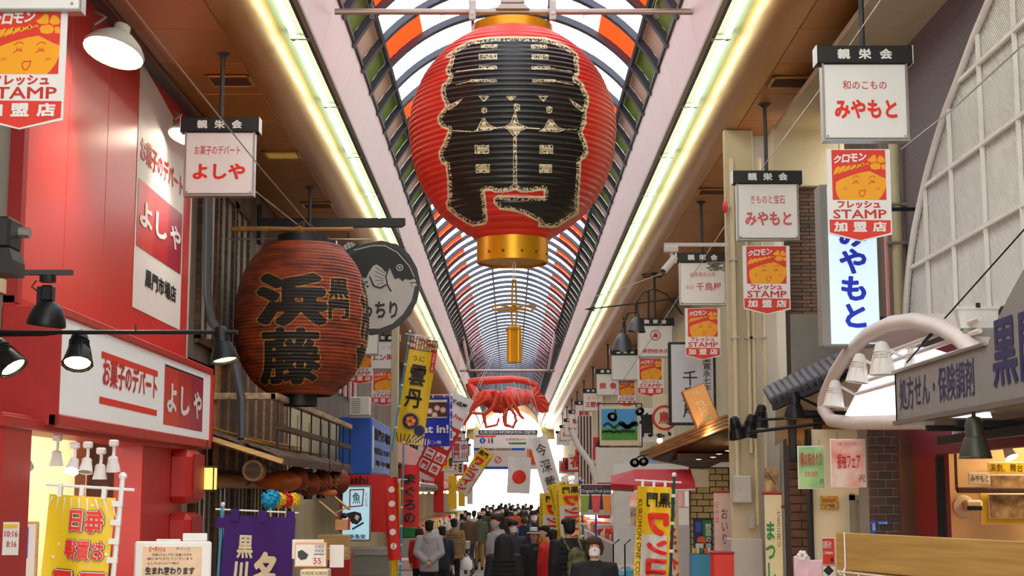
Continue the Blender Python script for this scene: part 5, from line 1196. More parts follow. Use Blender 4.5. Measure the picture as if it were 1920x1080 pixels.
# camera on arm, red lamp
p=P(1365,459,PD-.1); t=thing('security_camera','white security camera on a horizontal arm from the service pillar','camera',p); x1=P(1245,459,PD-.1).x-p.x
m=MB('lightgrey').bar((0,0,0),(x1,0,0),.035,.04); m.bbox(x1,x1+.16,-.05,.05,-.09,-.02); m.build('arm',t); Mx=Matrix.Rotation(R(-35),4,'Y'); 
MB('lightgrey').tube([(x1+.08,0,-.1),(x1+.09,-.02,-.16)],.02,8).tube([(x1+.12,-.02,-.15),(x1-.02,-.10,-.32)],.04,12).build('body',t,smooth=True); MB('black').tube([(x1-.018,-.10,-.316),(x1-.022,-.103,-.326)],.03,12).build('lens',t)
p=P(1360,388,PD-.1); t=thing('alarm_lamp','red domed alarm lamp on the service pillar','lamp',p); MB('red').sph((0,0,0),(.03,.06,.075),12).build('dome',t); MB('lightgrey').tube([(0,0,0),(.06,0,0)],.03,8).build('socket',t)
# wall beyond the pillar
wallbox('wall_right.007',xB+.28,3.55,PD+.6,PD+.7,2.2,6.35,'lightgrey'); wallbox('wall_right.008',xB+.1,3.55,15.45,15.5,3.2,4.0,'concrete')
# tiled eave with round tile ends
t=thing('tiled_eave','sloping eave of dark grey round tiles with a pale soffit, right of the service pillar','eave',P(1455,752,14.6)); a=P(1455,752,14.6);b=P(1592,690,13.4)-a
for i in range(12):
    q=b*(i/11.0)+Vector((0,0,.0)); o=MB('rib_dark').lathe([(.045,-.02),(.06,0),(.06,.03),(.05,.45)],12,q,Matrix.Rotation(R(-90),4,'X')@Matrix.Rotation(R(18),4,'X')).sph(q+Vector((0,-.01,0)),(.035,.02,.035),8,'black').build('roof_tile',t,smooth=True)
MB('dark_grey').bar(b*-.02+Vector((0,.02,-.06)),b*1.02+Vector((0,.02,-.06)),.05,.05).build('eave_board',t); MB('beige_wall').add([(.0,.05,-.1),tuple(b+Vector((0,.05,-.10))),tuple(b+Vector((.05,.7,-.25))),(.1,.7,-.42)],[(0,1,2,3)]).build('soffit',t)
# wood frontage with black posts below the eave
t=thing('timber_frontage','orange brown timber frontage with black posts under the tiled eave','frontage',P(1480,830,14.4)); x0=P(1478,800,14.4).x-t.location.x; x1=P(1632,800,14.4).x-t.location.x; zt=P(1500,782,14.4).z-t.location.z
MB('wood_orange' if two('wood_orange','a8641c','d08a34',(2,2,14),.5) or True else '').bbox(x0,x1,.04,.1,-.02,zt).build('board',t); 
for px in (1486,1534,1608): x=P(px,800,14.35).x-t.location.x; MB('black').bbox(x-.03,x+.04,-.03,.04,-.16,zt+.02).build('post',t)
MB('black').bbox(x0,x1,-.02,.05,zt,zt+.06).build('beam',t)
# spot lamp on arm, cluster of black lamps
cagelamp(1490,784,14.0,'unlit black and white spot lamp under the tiled eave',0,0,True,1.1,cage=False,arm=(.28,.1,-.12),name='spot_lamp')
for i,(px,py) in enumerate(((1384,822),(1403,818),(1424,800))): cagelamp(px,py,16.2,'black cage lamp clustered on the service pillar, %s'%('left','middle','upper right')[i],8,(-12,10,6)[i],False,1.05,name='cage_lamp',arm=(0,.15,.02),group='black cage lamps on the pillar')
t=thing('lamp_rail','pair of black horizontal tubes carrying the lamps under the tiled eave','rail',P(1420,788,14.6)); a=P(1420,788,14.6); MB('black_metal').tube([(0,0,0),P(1560,778,14.2)-a],.014,6).tube([(-.1,0,-.12),P(1600,786,14.0)-a],.018,6).build('tube',t)
# hanging posters
def poster(px0,py0,px1,py1,D,label,col,items,name='poster',grp=None,rz=0,dep=.015,clips=True):
    cx,cz,w,h=front(px0,py0,px1,py1,D); t=thing(name,label,'poster',(cx,D,cz),rz,grp); MB('white').bbox(-w/2,w/2,0,dep,-h/2,h/2,None,.002).build('board',t)
    MB(col).box(-w/2+.008,w/2-.008,-.003,0,-h/2+.008,h/2-.008).build('print',t)
    m=MB('ink_black')
    for s,x0,z0,x1,z1,c,*r in items:
        vert=len(r)>1 and r[1]
        m.text(s,-w/2+x0*w,-h/2+z0*h,-w/2+x1*w,-h/2+z1*h,-.007,c,r[0] if r else .03,vert=vert)
    if items: m.build('lettering',t)
    if clips: MB('steel').tube([(-w*.3,0,h/2),(-w*.3,0,h/2+.06)],.004,4).tube([(w*.3,0,h/2),(w*.3,0,h/2+.06)],.004,4).build('string',t)
    return t
two('print_green','5aa060','b8d890',(4,4,4),.5); two('print_pink','e88a78','fadcc8',(5,5,5),.5); two('print_gold','a87c1c','d8b040',(30,30,30),.4); two('print_multi','604030','c8a878',(9,9,9),.5,detail=6)
poster(1495,836,1548,917,13.2,'green poster with red lettering hanging under the timber frontage','print_green',[('春の味めぐり',.1,.52,.88,.86,'txt_red',.025),('日本の煎茶',.25,.28,.75,.42,'txt_pink',.02),('みやも',.78,.10,.95,.26,'ink_black',.02)])
poster(1556,823,1625,914,12.8,'pink poster with red lettering hanging right of the green one','print_pink',[('創業二百五十周年',.2,.86,.75,.94,'txt_pink',.02),('振袖フェア',.18,.38,.84,.70,'txt_red',.025),('みやもと',.78,.1,.97,.28,'ink_black',.02)])
# brick pillar of the kimono shop: each brick a part
BD2=12.7; xa=P(1633,900,BD2).x; xb=P(1686,900,BD2).x; z1=P(1650,795,BD2).z
o=MB('mortar').box(xa+.01,xb-.01,BD2+.01,BD2+.5,0,z1).build('pillar.001'); o['kind']='structure'; o['label']='dark brown brick pillar beside the maroon shop front'
bm2=[MB(k).bbox(0,w_,-.0,.10,0,.064,None,.004).mesh('brick') for k,w_ in (('brick_brown',.118),('brick_dark',.118),('brick_brown',.055))]
z=1.55;r_=0
while z<z1-.05:
    xs_=[(0,0),(.125,0)] if r_%2 else [(0,2),(.062,0),(.187,2)]
    for x,k in xs_:
        link('brick',bm2[k if k==2 else random.choice((0,0,1))],o).location=(xa+x,BD2,z)
    z+=.072;r_+=1
wallbox('pillar.002',xa+.005,xb-.005,BD2+.005,BD2+.4,0,1.55,'brick_dark')
for i in range(2): boxy('street_plate','small blue enamel street plate on the brick pillar, %s one'%('tall left','wide right')[i],'sign',(1634,1645)[i],(976,977)[i],(1643,1667)[i],(1000,984)[i],BD2-.02,'blue',.012,lambda t,w,h:MB('white').text('日本橋' ,-w*.35,-h*.3,w*.35,h*.3,-.003).build('lettering',t))
# cream wall with plaque, door
CD=14.2; wallbox('wall_right.009',P(1520,900,CD).x,3.6,CD,CD+.1,0,2.75,'cream'); 
o=MB('grey').box(P(1591,900,CD).x,P(1600,900,CD).x,CD-.05,CD,0,P(0,925,CD).z).box(P(1591,900,CD).x,3.5,CD-.05,CD,P(0,928,CD).z-.05,P(0,928,CD).z+.0).box(P(1607,900,CD).x,P(1611,900,CD).x,CD-.03,CD,0,P(0,935,CD).z).build('door_7'); o['kind']='structure'; MB('glass').box(P(1600,900,CD).x,3.5,CD-.02,CD-.01,0,P(0,935,CD).z).build('pane',o)
MB('black_metal').box(P(1515,900,CD).x,P(1521,900,CD).x,CD-.06,CD+.1,0,2.75).build('trim_10')['kind']='structure'
boxy('brass_plaque','brass plaque with engraved characters on the cream wall','sign',1538,930,1573,955,CD-.03,'print_gold',.02,lambda t,w,h:MB('deep_red').text('黒門市場商店街',-w*.4,.0,w*.4,h*.3,-.004).text('正門倉庫',-w*.25,-h*.35,w*.25,-h*.1,-.004,'ink_black').build('lettering',t))
poster(1540,1008,1567,1060,CD-.06,'red flyer with pale print on the cream wall','print_red',[('お知らせ',.1,.6,.7,.9,'white'),('ご利用案内',.1,.4,.8,.5,'white'),('¥',.6,.1,.85,.3,'ink_black')],clips=False)
t=poster(1540,1062,1567,1090,CD-.06,'white notice with a black diamond logo','white',[],clips=False); MB('ink_black').flat([(0,.08),(.05,.03),(0,-.02),(-.05,.03)],-.006).build('emblem',t)
t=thing('hanging_gift_bag','pale pink paper bag hanging left of the wooden board','bag',P(1515,1065,11.5)); MB('bag_pink' if mat('bag_pink','ecc4cc',.6,var=.2,scale=20) else '').bbox(-.10,.02,0,.06,-.15,.09,None,.01).build('bag',t); MB('bag_pink').bbox(.0,.11,-.03,.03,-.2,.06,None,.01).build('second_bag',t); m=MB('white'); [m.sph((-.04+.025*math.cos(k),-.0,.09+.025*math.sin(k)),.02,6) for k in range(6)]; m.build('paper_flower',t)
# brown brick wall strip below eave
SD=15.2; x0=P(1480,900,SD).x;x1=P(1520,900,SD).x
o=wallbox('wall_right.010',x0,x1,SD,SD+.3,0,2.9,'mortar_dark'); z=1.2;r_=0
while z<2.85:
    for x in ((0,.115) if r_%2 else (0,)): 
        o2=MB('brick_brown').bbox(x0+x,min(x1,x0+x+(.105 if r_%2 else .21)),SD-.012,SD,z,z+.075,None,.003).build('brick',o)
    z+=.085;r_+=1
# scroll banners
def scroll(px0,py0,px1,py1,D,label,col,texts):
    cx,cz,w,h=front(px0,py0,px1,py1,D); t=thing('scroll_banner',label,'banner',(cx,D,cz+h/2)); MB(col).box(-w/2,w/2,0,.008,-h,0).build('cloth',t); MB('deep_red').tube([(-w/2-.02,0,0),(w/2+.02,0,0)],.014,8).tube([(-w/2,.01,-h),(w/2,.01,-h)],.012,8).build('rod',t)
    m=MB('ink_black')
    for s,x0,z0,x1,z1,c,b in texts: m.text(s,-w/2+x0*w,-h*z1,-w/2+x1*w,-h*z0,-.004,c,b,vert=True)
    m.build('lettering',t); return t
two('scroll_cream','d8cc98','e8dcb8',(1,1,2),.7); two('scroll_pink','d8a8a0','e4c4b4',(1,1,2),.7)
scroll(1433,925,1470,1130,15.8,'cream scroll banner with green brush lettering beside the grey post','scroll_cream',[('まつしば',.0,.25,.6,1,'green',.04),('七五三祝い',.68,.15,.92,.5,'ink_black',.0)])
scroll(1338,922,1371,1040,18.2,'pinkish scroll banner with brush lettering left of the service pillar','scroll_pink',[('おいり',.4,.25,.85,.85,'ink_black',.0),('日の出',.05,.15,.3,.5,'txt_red',.0)])
t=thing('street_post','grey steel post right of the cream scroll banner','post',(P(1474,900,15.5).x,15.5,0)); MB('grey').bbox(-.035,.035,0,.07,0,P(1474,850,15.5).z).build('post',t); MB('deep_red').bbox(-.06,.04,-.01,.0,2.0,2.03).build('band',t)
boxy('small_noren','short orange brown cloth with black strokes behind the grey post','cloth',1433,877,1460,922,16.4,'print_multi',.01,lambda t,w,h:MB('ink_black').line([(-w*.3,h*.3),(w*.3,-h*.2)],.01,-.004).build('print',t))
# maroon shop front with lit interior
XM=3.42; f0=PX(1686,850,XM).y
o=wallbox('wall_right.011',XM,XM+.1,8.4,f0+.1,P(0,858,0.1).z if False else PX(1686,858,XM).z,3.3,'maroon' if mat('maroon','7c2030',.5) else ''); o['label']='maroon fascia of the kimono shop'
d1=PX(1757,900,XM).y
o=wallbox('wall_right.012',XM,XM+.1,d1,f0+.1,0,PX(1686,858,XM).z,'maroon_dark' if mat('maroon_dark','8a1218',.45) else '')
MB('black_metal').box(XM-.01,XM+.05,d1-.05,d1,0,PX(1757,856,XM).z).build('trim_11')['kind']='structure'
t=thing('fascia_lettering','white brush lettering on the maroon fascia','lettering',(XM-.01,PX(1787,815,XM).y,PX(1787,815,XM).z),R(-90)); L1=t.location.y-PX(1888,815,XM).y
MB('white').text('和のこもの',0,-.03,L1*.40,.07,0,None,.03).build('small_name',t); MB('white').text('みやもと',L1*.68,-.03,L1,.09,0,None,.03).build('shop_name',t)
wallbox('wall_back_right',3.6,6.4,13.3,13.4,0,3.3,'interior_wall' if mat('interior_wall','ecc890',.6) else '')
wallbox('wall_partition_right',3.6,6.4,8.3,8.4,0,3.3,'cream')
poster(1838,924,1935,984,13.2,'yellow framed poster of a stage scene inside the kimono shop','yellow',[],clips=False); t=poster(1853,926,1930,972,13.17,'coloured stage print on the yellow poster','print_multi',[],clips=False)
poster(1852,866,1935,888,13.2,'yellow theatre notice with black brush characters','yellow',[('演劇、舞台な',.03,.15,.95,.85,'ink_black',.0)],clips=False)
poster(1855,890,1935,915,13.2,'faded drawing under the yellow theatre notice','print_multi',[],clips=False)
poster(1816,886,1856,908,13.1,'small cream plate with the shop name in black inside the kimono shop','cream',[('みやもと',.08,.2,.95,.8,'ink_black',.02)],clips=False)
t=thing('picture_rail','dark wooden picture rail across the interior wall','rail',P(1795,919,13.1)); x1=6.2-t.location.x; MB('wood_dark').bbox(0,x1,0,.04,-.025,.025).build('rail',t); MB('wood_dark').bar((.0,.02,0),(.0,.02,.32),.02).build('bracket',t)
t=thing('wall_intercom','cream wall fitting with a black slot inside the kimono shop','fitting',P(1805,950,13.1)); MB('cream').lathe([(.09,0),(.1,.02),(.09,.04)],18,(0,0,0),Matrix.Rotation(R(90),4,'X')).build('base',t); MB('cream').bbox(-.02,.13,-.16,-.02,-.04,.06,None,.02).build('body',t); MB('black').bbox(-.01,.12,-.17,-.155,-.03,.01,None,.01).build('slot',t)
spot(1897,858,11.8,True,'lit small spotlight inside the kimono shop',.7,tilt=-30,az=25); 
p=P(1829,850,9.3); cagelamp(1829,858,9.3,'olive black pendant lamp hanging in front of the maroon fascia',0,0,True,1.1,cage=False,arm=(0,0,.16),name='pendant_lamp',col='olive' if mat('olive','3a3a2c',.45) else '')
# near wooden board with hooks
A_=P(1567,998,9.0);B_=P(1925,1016,7.25); L_=math.hypot(B_.x-A_.x,B_.y-A_.y); ang=math.atan2(B_.y-A_.y,B_.x-A_.x)
t=thing('wooden_display_board','pale wooden display board in the lower right corner with cords and hooks','board',(A_.x,A_.y,A_.z),ang); 
MB('wood_oak' if two('wood_oak','a87c40','c09850',(1.2,8,26),.5,bump=.03,dist=.002) or True else '').bbox(0,L_,0,.04,-.215,0,None,.004).build('upper_plank',t); MB('wood_oak').bbox(0,L_,0,.04,-.62,-.222,None,.004).build('lower_plank',t); MB('white').tube([(.11,-.006,.003),(.115,-.008,-.2)],.004,6).tube([(.115,-.008,-.2),(.07,-.02,-.25)],.004,6).tube([(.115,-.008,-.2),(.10,-.02,-.26)],.004,6).build('cord',t)
MB('white').tube([(0.05,-.01,-.24),(.06,-.03,-.225),(L_,-.03,-.235)],.004,6).build('hanging_wire',t)
for i,(x,c) in enumerate(((.155,'red'),(.32,'white'),(.58,'white'))):
    h=thing('hanging_mask',('red cloth mask','white cloth mask on a clip','second white cloth mask')[i]+' hanging from the wooden display board','mask',(A_.x+(x)*math.cos(ang)+.035*math.sin(ang),A_.y+x*math.sin(ang)-.035*math.cos(ang),A_.z-.235),ang); MB(c).bbox(-.035,.035,-.012,.0,-.075,-.02,None,.01).build('cloth',h); MB('white').tube([(-.03,-.005,-.03),(0,-.005,0),(.03,-.005,-.03)],.003,5).build('loop',h)
# tall black framed sign, tilted wooden lightbox, emblem lightbox
D=22.5; cx,cz,w,h=front(1253,641,1344,797,D)
t=thing('tall_framed_sign','tall white sign in a black frame with large black brush characters','sign',(cx,D,cz)); m=MB('black').bbox(-w/2,w/2,0,.12,-h/2,h/2); m.build('frame',t); MB('panel_grey' if mat('panel_grey','cfd0d4',.5) else '').box(-w/2+.04,w/2-.04,-.006,0,-h/2+.04,h/2-.04).build('panel',t); MB('ink_black').text('千鳥屋',-w*.22,-h*.42,w*.12,h*.16,-.01,None,.01,vert=True).text('創業寛永七年',.22*w,-h*.1,.40*w,h*.42,-.01,None,.01,vert=True).build('lettering',t)
D=19.5; cx,cz,w,h=front(1293,722,1341,812,D)
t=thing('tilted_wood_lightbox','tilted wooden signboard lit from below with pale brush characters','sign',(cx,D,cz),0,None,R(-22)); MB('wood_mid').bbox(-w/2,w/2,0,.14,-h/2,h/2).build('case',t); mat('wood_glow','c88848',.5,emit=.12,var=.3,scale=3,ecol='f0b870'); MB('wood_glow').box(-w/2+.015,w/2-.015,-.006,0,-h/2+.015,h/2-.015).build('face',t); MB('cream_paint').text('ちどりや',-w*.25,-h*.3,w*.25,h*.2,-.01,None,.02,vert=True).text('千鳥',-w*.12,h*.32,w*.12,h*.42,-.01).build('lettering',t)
l=bpy.data.lights.new('sign_lamp','POINT'); l.energy=5; l.color=(1,.7,.35); l.shadow_soft_size=.05; o=bpy.data.objects.new('sign_lamp',l); COL.objects.link(o); o.location=P(1318,812,19.1)
# timber eave with downlights
a=P(1222,858,21.0); t=thing('timber_eave','brown timber eave with small lit downlights above the tan brick wall','eave',a); b=P(1368,800,18.6)-a
for i in range(4): MB('wood_mid').bar(Vector((0,0,.0+i*.045))+Vector((.02*i,.12*i,0)),b+Vector((0,0,i*.045)),.10,.035).build('batten',t)
MB('deep_brown' if mat('deep_brown','4a2412',.6) else '').add([tuple(Vector((0,0,-.03))),tuple(b+Vector((0,0,-.03))),tuple(b+Vector((.5,.9,-.2))),(.9,1.3,-.15)],[(0,1,2,3)]).build('soffit',t)
for px,py in ((1310,862),(1337,858),(1348,852),(1365,846)): q=P(px,py,19.6)-a; MB('lamp_warm').lathe([(1e-4,0),(.04,.005)],10,q).build('downlight',t)
D=20.2; x0=P(1270,850,D).x;x1=P(1368,850,D).x; wallbox('ceiling_shop',x0,x1+.8,D,D+1.6,P(0,862,D).z,P(0,850,D).z,'deep_brown')
# tan brick wall: bricks as parts
TD=20.6; xa=P(1294,940,TD).x; xb=P(1372,940,TD).x; zt=P(1330,876,TD).z
o=wallbox('wall_right.013',xa,xb,TD,TD+.1,0,zt,'mortar_dark'); tb=[MB('brick_tan').bbox(0,w_,-.015,.0,0,.075,None,.004).mesh('brick') for w_ in (.165,.08)]
z=zt-.09;r_=0
while z>.9:
    x=xa+.003; k=0
    if r_%2: link('brick',tb[1],o).location=(x,TD,z); x+=.092
    while x<xb-.08:
        w_=0 if x+.165<xb else 1; link('brick',tb[w_],o).location=(x,TD,z); x+=.177 if w_==0 else .092
    z-=.086;r_+=1
boxy('cream_notice_board','blank cream panel fixed above the tan bricks','panel',1296,880,1330,914,TD-.04,'cream',.02,lambda t,w,h:MB('steel').sph((-.1,-.003,.0),.008,6).sph((.1,-.003,.0),.008,6).build('screw',t))
boxy('snack_poster','dark poster of packed food with green and white lettering','poster',1300,972,1337,1036,TD-.05,'navy',.02,lambda t,w,h:(MB('green').rect(0,-h*.1,w*.45,h*.45,-.004).rect(-w*.4,h*.1,-w*.1,h*.4,-.004,'blue').disc(-w*.1,-h*.15,.06,-.006,'orange',12).disc(-w*.15,-h*.3,.05,-.006,'gold',10).build('print',t),MB('white').text('野菜の味',.03,-h*.4,.11,h*.35,-.009,None,.03,vert=True).build('lettering',t)))
boxy('white_slip','white paper slip below the packed food poster','notice',1304,1019,1319,1040,TD-.09,'white',.01,lambda t,w,h:MB('ink_black').text('税込価格',-w*.4,-.01,w*.4,.02,-.003).build('lettering',t))
boxy('blue_rack','pale blue rack with goods at the foot of the tan brick wall','rack',1296,1038,1336,1085,TD-.3,'skyblue',.25,lambda t,w,h:[MB(c).bbox(-w/2+.02+i*.05,-w/2+.06+i*.05,-.02,.1,h/2,h/2+.07,None,.008).build('packet',t) for i,c in enumerate(['yellow','white','green','orange','white'])])
boxy('red_cabinet_right','plain bright red box standing in front of the service pillar','box',1338,1036,1377,1100,15.6,'print_red',.3,lambda t,w,h:MB('deep_red').bbox(-w/2-.01,w/2+.01,-.01,.31,h/2-.02,h/2+.01).build('lid',t))
# red awning shop
D=20.4; x0=P(1145,900,D).x;x1=P(1295,900,D).x; t=thing('red_awning','dark red fabric awning above the clothes stall','awning',P(1145,918,D)); w=x1-x0; xm=P(1190,900,D).x-x0; h=P(0,880,D).z-t.location.z
MB('awning_red' if mat('awning_red','b02430',.65,bump=.05) else '').add([(0,0,0),(xm-.05,-.5,-.02),(w,-.5,-.0),(w,-.5,.08),(xm-.05,-.5,.06),(0,0,.08),(xm,0,h),(w,0,h),(.05,.6,h-.08)],[(0,1,4,5),(1,2,3,4),(4,3,7,6),(5,4,6),(5,6,8)]).build('fabric',t); MB('steel').bar((0,0,0),(xm-.05,-.5,-.02),.02).bar((xm-.05,-.5,-.02),(w,-.5,0),.02).build('frame',t)
# clothes stall below
random.seed(14)
t=thing('clothes_stall','stall of bags and folded clothes under the red awning','stall',(P(1150,1080,19.5).x,19.5,0)); w=P(1215,1080,19.5).x-t.location.x
MB('grey').bbox(0,w,0,.8,0,1.02).build('table',t)
for i in range(16):
    c=random.choice(['white','pink','black','lightgrey','skyblue','offwhite','gold','mint' if mat('mint','b8d8cc',.7) else '']); x=random.uniform(0,w-.12); y=random.uniform(-.02,.5); z=1.02+y*.25; MB(c).bbox(x,x+.14,y,y+.12,z,z+random.uniform(.05,.16),None,.02).build('folded_cloth',t)
for k in range(4): MB('black_metal').tube([(k*w/3,-.05,0),(k*w/3,-.05,1.5),(k*w/3+.1,.3,1.55)],.01,5).build('rail',t)
D=22.2
for i,(px0,py0,px1,py1,c) in enumerate(((1180,925,1197,950,'print_pink'),(1182,951,1198,985,'print_multi'),(1270,918,1281,950,'pink'),(1283,918,1292,950,'white'),(1272,952,1292,985,'offwhite'))):
    boxy('hanging_cloth','small patterned cloth hanging under the red awning, %s'%('upper left','lower left','pink at the right','white at the right','pale low at the right')[i],'cloth',px0,py0,px1,py1,19.9,c,.01,lambda t,w,h:MB('steel').bar((-w/2,0,h/2),(w/2,0,h/2),.008).build('rod',t))
# white shop wall and fruit juice poster
wallbox('wall_right.014',P(1150,900,23).x,3.5,23.0,23.1,0,2.6,'shop_white' if mat('shop_white','ece8e2',.6) else '')
t=poster(1088,908,1147,966,21.5,'fruit juice picture with three glasses on a dark ground','slate' if mat('slate','2c3038',.6) else '',[('Original Fruit Juice',.02,.70,.98,.84,'white',.02),('フレッシュジュース',.1,.86,.7,.94,'txt_pink',.02)],clips=False)
m=MB('lightgrey').rect(-.225,-.215,.225,-.14,-.005)
for x,c in ((-.16,'juice_green'),(0,'juice_red'),(.155,'juice_orange')):
    mat('juice_green','90a020',.4);mat('juice_red','e03a40',.4);mat('juice_orange','f08a18',.4)
    m.flat([(x-.065,.06),(x+.065,.06),(x+.045,-.18),(x-.045,-.18)],-.008,c); m.rect(x-.067,.06,x+.067,.075,-.009,'white')
m.build('glass_picture',t); MB('blue').tube([(0,.04,-.2),(0,.04,-2.2)],.014,8).build('post',t)
# cow pasture picture in a black wire frame with lamps
D=26; cx,cz,w,h=front(1122,757,1204,838,D); t=thing('pasture_picture','picture of black cattle on a green pasture in a thin black frame','picture',(cx,D,cz))
MB('cream').bbox(-w/2+.02,w/2-.04,.01,.03,-h/2+.02,h/2-.04).build('board',t); m=MB('sky_print' if mat('sky_print','4aa0d8',.5,var=.15,scale=3) else ''); a_,b_=-w/2+.05,w/2-.08
m.rect(a_,-h*.08,b_,h*.38,.005); m.rect(a_,-h*.34,b_,-h*.08,.005,'grass_print' if mat('grass_print','4a9a34',.6,var=.3,scale=20) else ''); random.seed(3)
for i in range(16): x=a_+.02+(b_-a_)*i/17; m.disc(x+.03,-h*.07+.05+.035*math.sin(i),.05 if i>7 else .03,.003,'tree_print' if mat('tree_print','2c5c34',.7) else '',8)
for i in range(17): x=a_+.03+(b_-a_-.06)*i/17; m.disc(x,-h*.13+random.uniform(-.02,.01),.03,.0,'ink_black',8,.018); m.rect(x-.02,-h*.19,x-.012,-h*.13,.0,'ink_black').rect(x+.012,-h*.19,x+.02,-h*.13,.0,'ink_black')
m.build('painting',t); m=MB('black_metal')
for a1,b1 in (((-w/2,-h/2),(w/2,-h/2)),((-w/2,h/2),(w/2,h/2)),((-w/2,-h/2),(-w/2,h/2)),((w/2,-h/2),(w/2,h/2))): m.bar((a1[0],0,a1[1]),(b1[0],0,b1[1]),.018)
m.build('frame',t)
def bell(px,py,D,label,s=1,tilt=0,roll=0,col='bell_grey',arm=(0,0,.3),name='bell_lamp',grp=None):
    mat('bell_grey','4c5054',.4,.6); p=P(px,py,D); t=thing(name,label,'lamp',p,0,grp); Mx=Matrix.Rotation(R(roll),4,'Y')@Matrix.Rotation(R(tilt),4,'X')
    MB(col).lathe([(.16*s,0),(.155*s,.02*s),(.13*s,.10*s),(.115*s,.15*s),(.08*s,.21*s),(.035*s,.25*s),(.03*s,.31*s),(1e-4,.32*s)],20,(0,0,0),Mx,None,cap=False).build('shade',t,smooth=True)
    MB('lightgrey').sph(Mx@Vector((0,0,.05*s)),.07*s,10).build('bulb',t); q=Mx@Vector((0,0,.31*s)); MB('black_metal').tube([q,q+Vector(arm)*.5+Vector((.0,0,.02)),q+Vector(arm)],.012,6).build('stem',t); return t
for px,py,rr in ((1152,775,40),(1195,768,-35),(1240,905-60,0)):
    pass
bell(1148,782,25.6,'small black spotlight clamped left on top of the pasture picture',.55,-50,35,'black_metal',(0,0,.05),'clamp_spotlight'); bell(1200,772,25.6,'small black spotlight clamped right on top of the pasture picture',.5,-50,-30,'black_metal',(0,0,.05),'clamp_spotlight')
bell(1190,868,22,'black spotlight left of the pair hanging under the timber eave',.45,-60,20,'black_metal',(.15,0,.05),'clamp_spotlight'); bell(1207,866,22,'black spotlight right of the pair hanging under the timber eave',.45,-60,-10,'black_metal',(.15,0,.05),'clamp_spotlight')
bell(1193,622,24,'ribbed grey bell lamp, upper of two on the arrow bracket',.95,0,5,arm=(-.0,0,.2)); bell(1168,658,23,'ribbed grey bell lamp, lower of two near the arrow bracket',1.1,0,0,arm=(.08,0,.25))
a=P(1095,580,24.2); t=thing('arrow_bracket','black iron bracket with an arrow tip and a curved arm carrying the bell lamps','bracket',a); m=MB('black_metal').tube([(.05,0,0),P(1285,558,24.2)-a],.012,6); m.tube([P(*q,24.2)-a for q in ((1192,600),(1192,570),(1205,548),(1225,541),(1250,552),(1262,566),(1280,590))],.014,6).tube([P(*q,24)-a for q in ((1168,625),(1168,605),(1180,586),(1195,585))],.012,6).tube([P(1216,545,24.2)-a,P(1216,600,24.2)-a],.014,6); m.build('rod',t); MB('black_metal').prism([(0,0),(.19,.05),(.15,.0),(.19,-.035)],-.01,.01).build('arrow_tip',t)
m=MB('black_metal').tube([P(1280,565,24.2)-a+Vector((.12*math.cos(k*.6),0,.12*math.sin(k*.6)))*(1-k*.06) for k in range(12)],.01,5); m.build('scroll',t)
# glowing bare bulb and white shop arch
t=thing('bare_bulb','glowing bare bulb left of the timber eave','lamp',P(1237,826,21)); MB('bulb_hot' if mat('bulb_hot','ffe0a0',.4,emit=25,var=0,ecol='ffd080') else '').sph((0,0,0),.04,10).build('bulb',t); MB('black').lathe([(.03,.03),(.03,.1)],10).build('socket',t)
boxy('round_emblem_lightbox','cream lightbox with a red round emblem behind the tall framed sign','sign',1225,740,1253,815,23.5,'cream',.1,lambda t,w,h:MB('txt_red').disc(.06,-.05,.2,-.004,'txt_red',20).disc(.06,-.05,.16,-.006,'cream',20).text('鳥',-.04,-.15,.14,.05,-.009,'txt_red',.03).build('emblem',t))
boxy('bar_sign','narrow dark striped shutter panel beside the white shop','panel',1084,780,1112,930,34,'brown',.1,lambda t,w,h:[MB('offwhite').box(-w/2+.02+i*.07,-w/2+.045+i*.07,-.01,0,-h/2,h/2).build('slat',t) for i in range(5)])
boxy('white_shop_front','large white curved shop front panel below the pasture picture','shop front',1118,838,1200,905,30,'shop_white',.3,lambda t,w,h:MB('shop_white').tube([(-w/2,0,-h/2),(-w/2-.1,0,0),(-w/2-.35,0,h/2),(-w/2-.5,0,h)],.06,8).build('side_post',t))
# rope tangle, wires
t=thing('rope_tangle','tangle of grey rope on the corner of the third right hanging sign','rope',P(1348,498,20.8)); random.seed(2); m=MB('grey')
for k in range(9): m.tube([(random.uniform(-.18,.1),random.uniform(-.05,.05),random.uniform(-.08,.07)) for _ in range(5)],.009,5)
m.build('rope',t)
for i,(q1,q2,lab) in enumerate((((1655,-5,10.5),(1440,300,15.5),'thin steel wire rising past the nearest right hanging sign'),((1440,300,15.5),(1150,740,34),'thin steel wire running on past the kimono shop sign'),((232,-5,8),(600,445,20),'thin steel wire crossing the left ceiling to the old lantern'),((480,360,16),(610,455,21),'second thin wire above the old lantern'),((1925,78,9),(1690,280,12.5),'thin dark wire in front of the grey wall and screen'),((1240,513,22),(1100,560,33),'thin wire from the rope tangle towards the fascia'))):
    a=P(*q1);b=P(*q2); t=thing('steel_wire',lab,'wire',a); MB('steel').tube([(0,0,0),(b-a)*.5-Vector((0,0,.03)),b-a],.006 if a.y<16 else .008,5).build('wire',t)
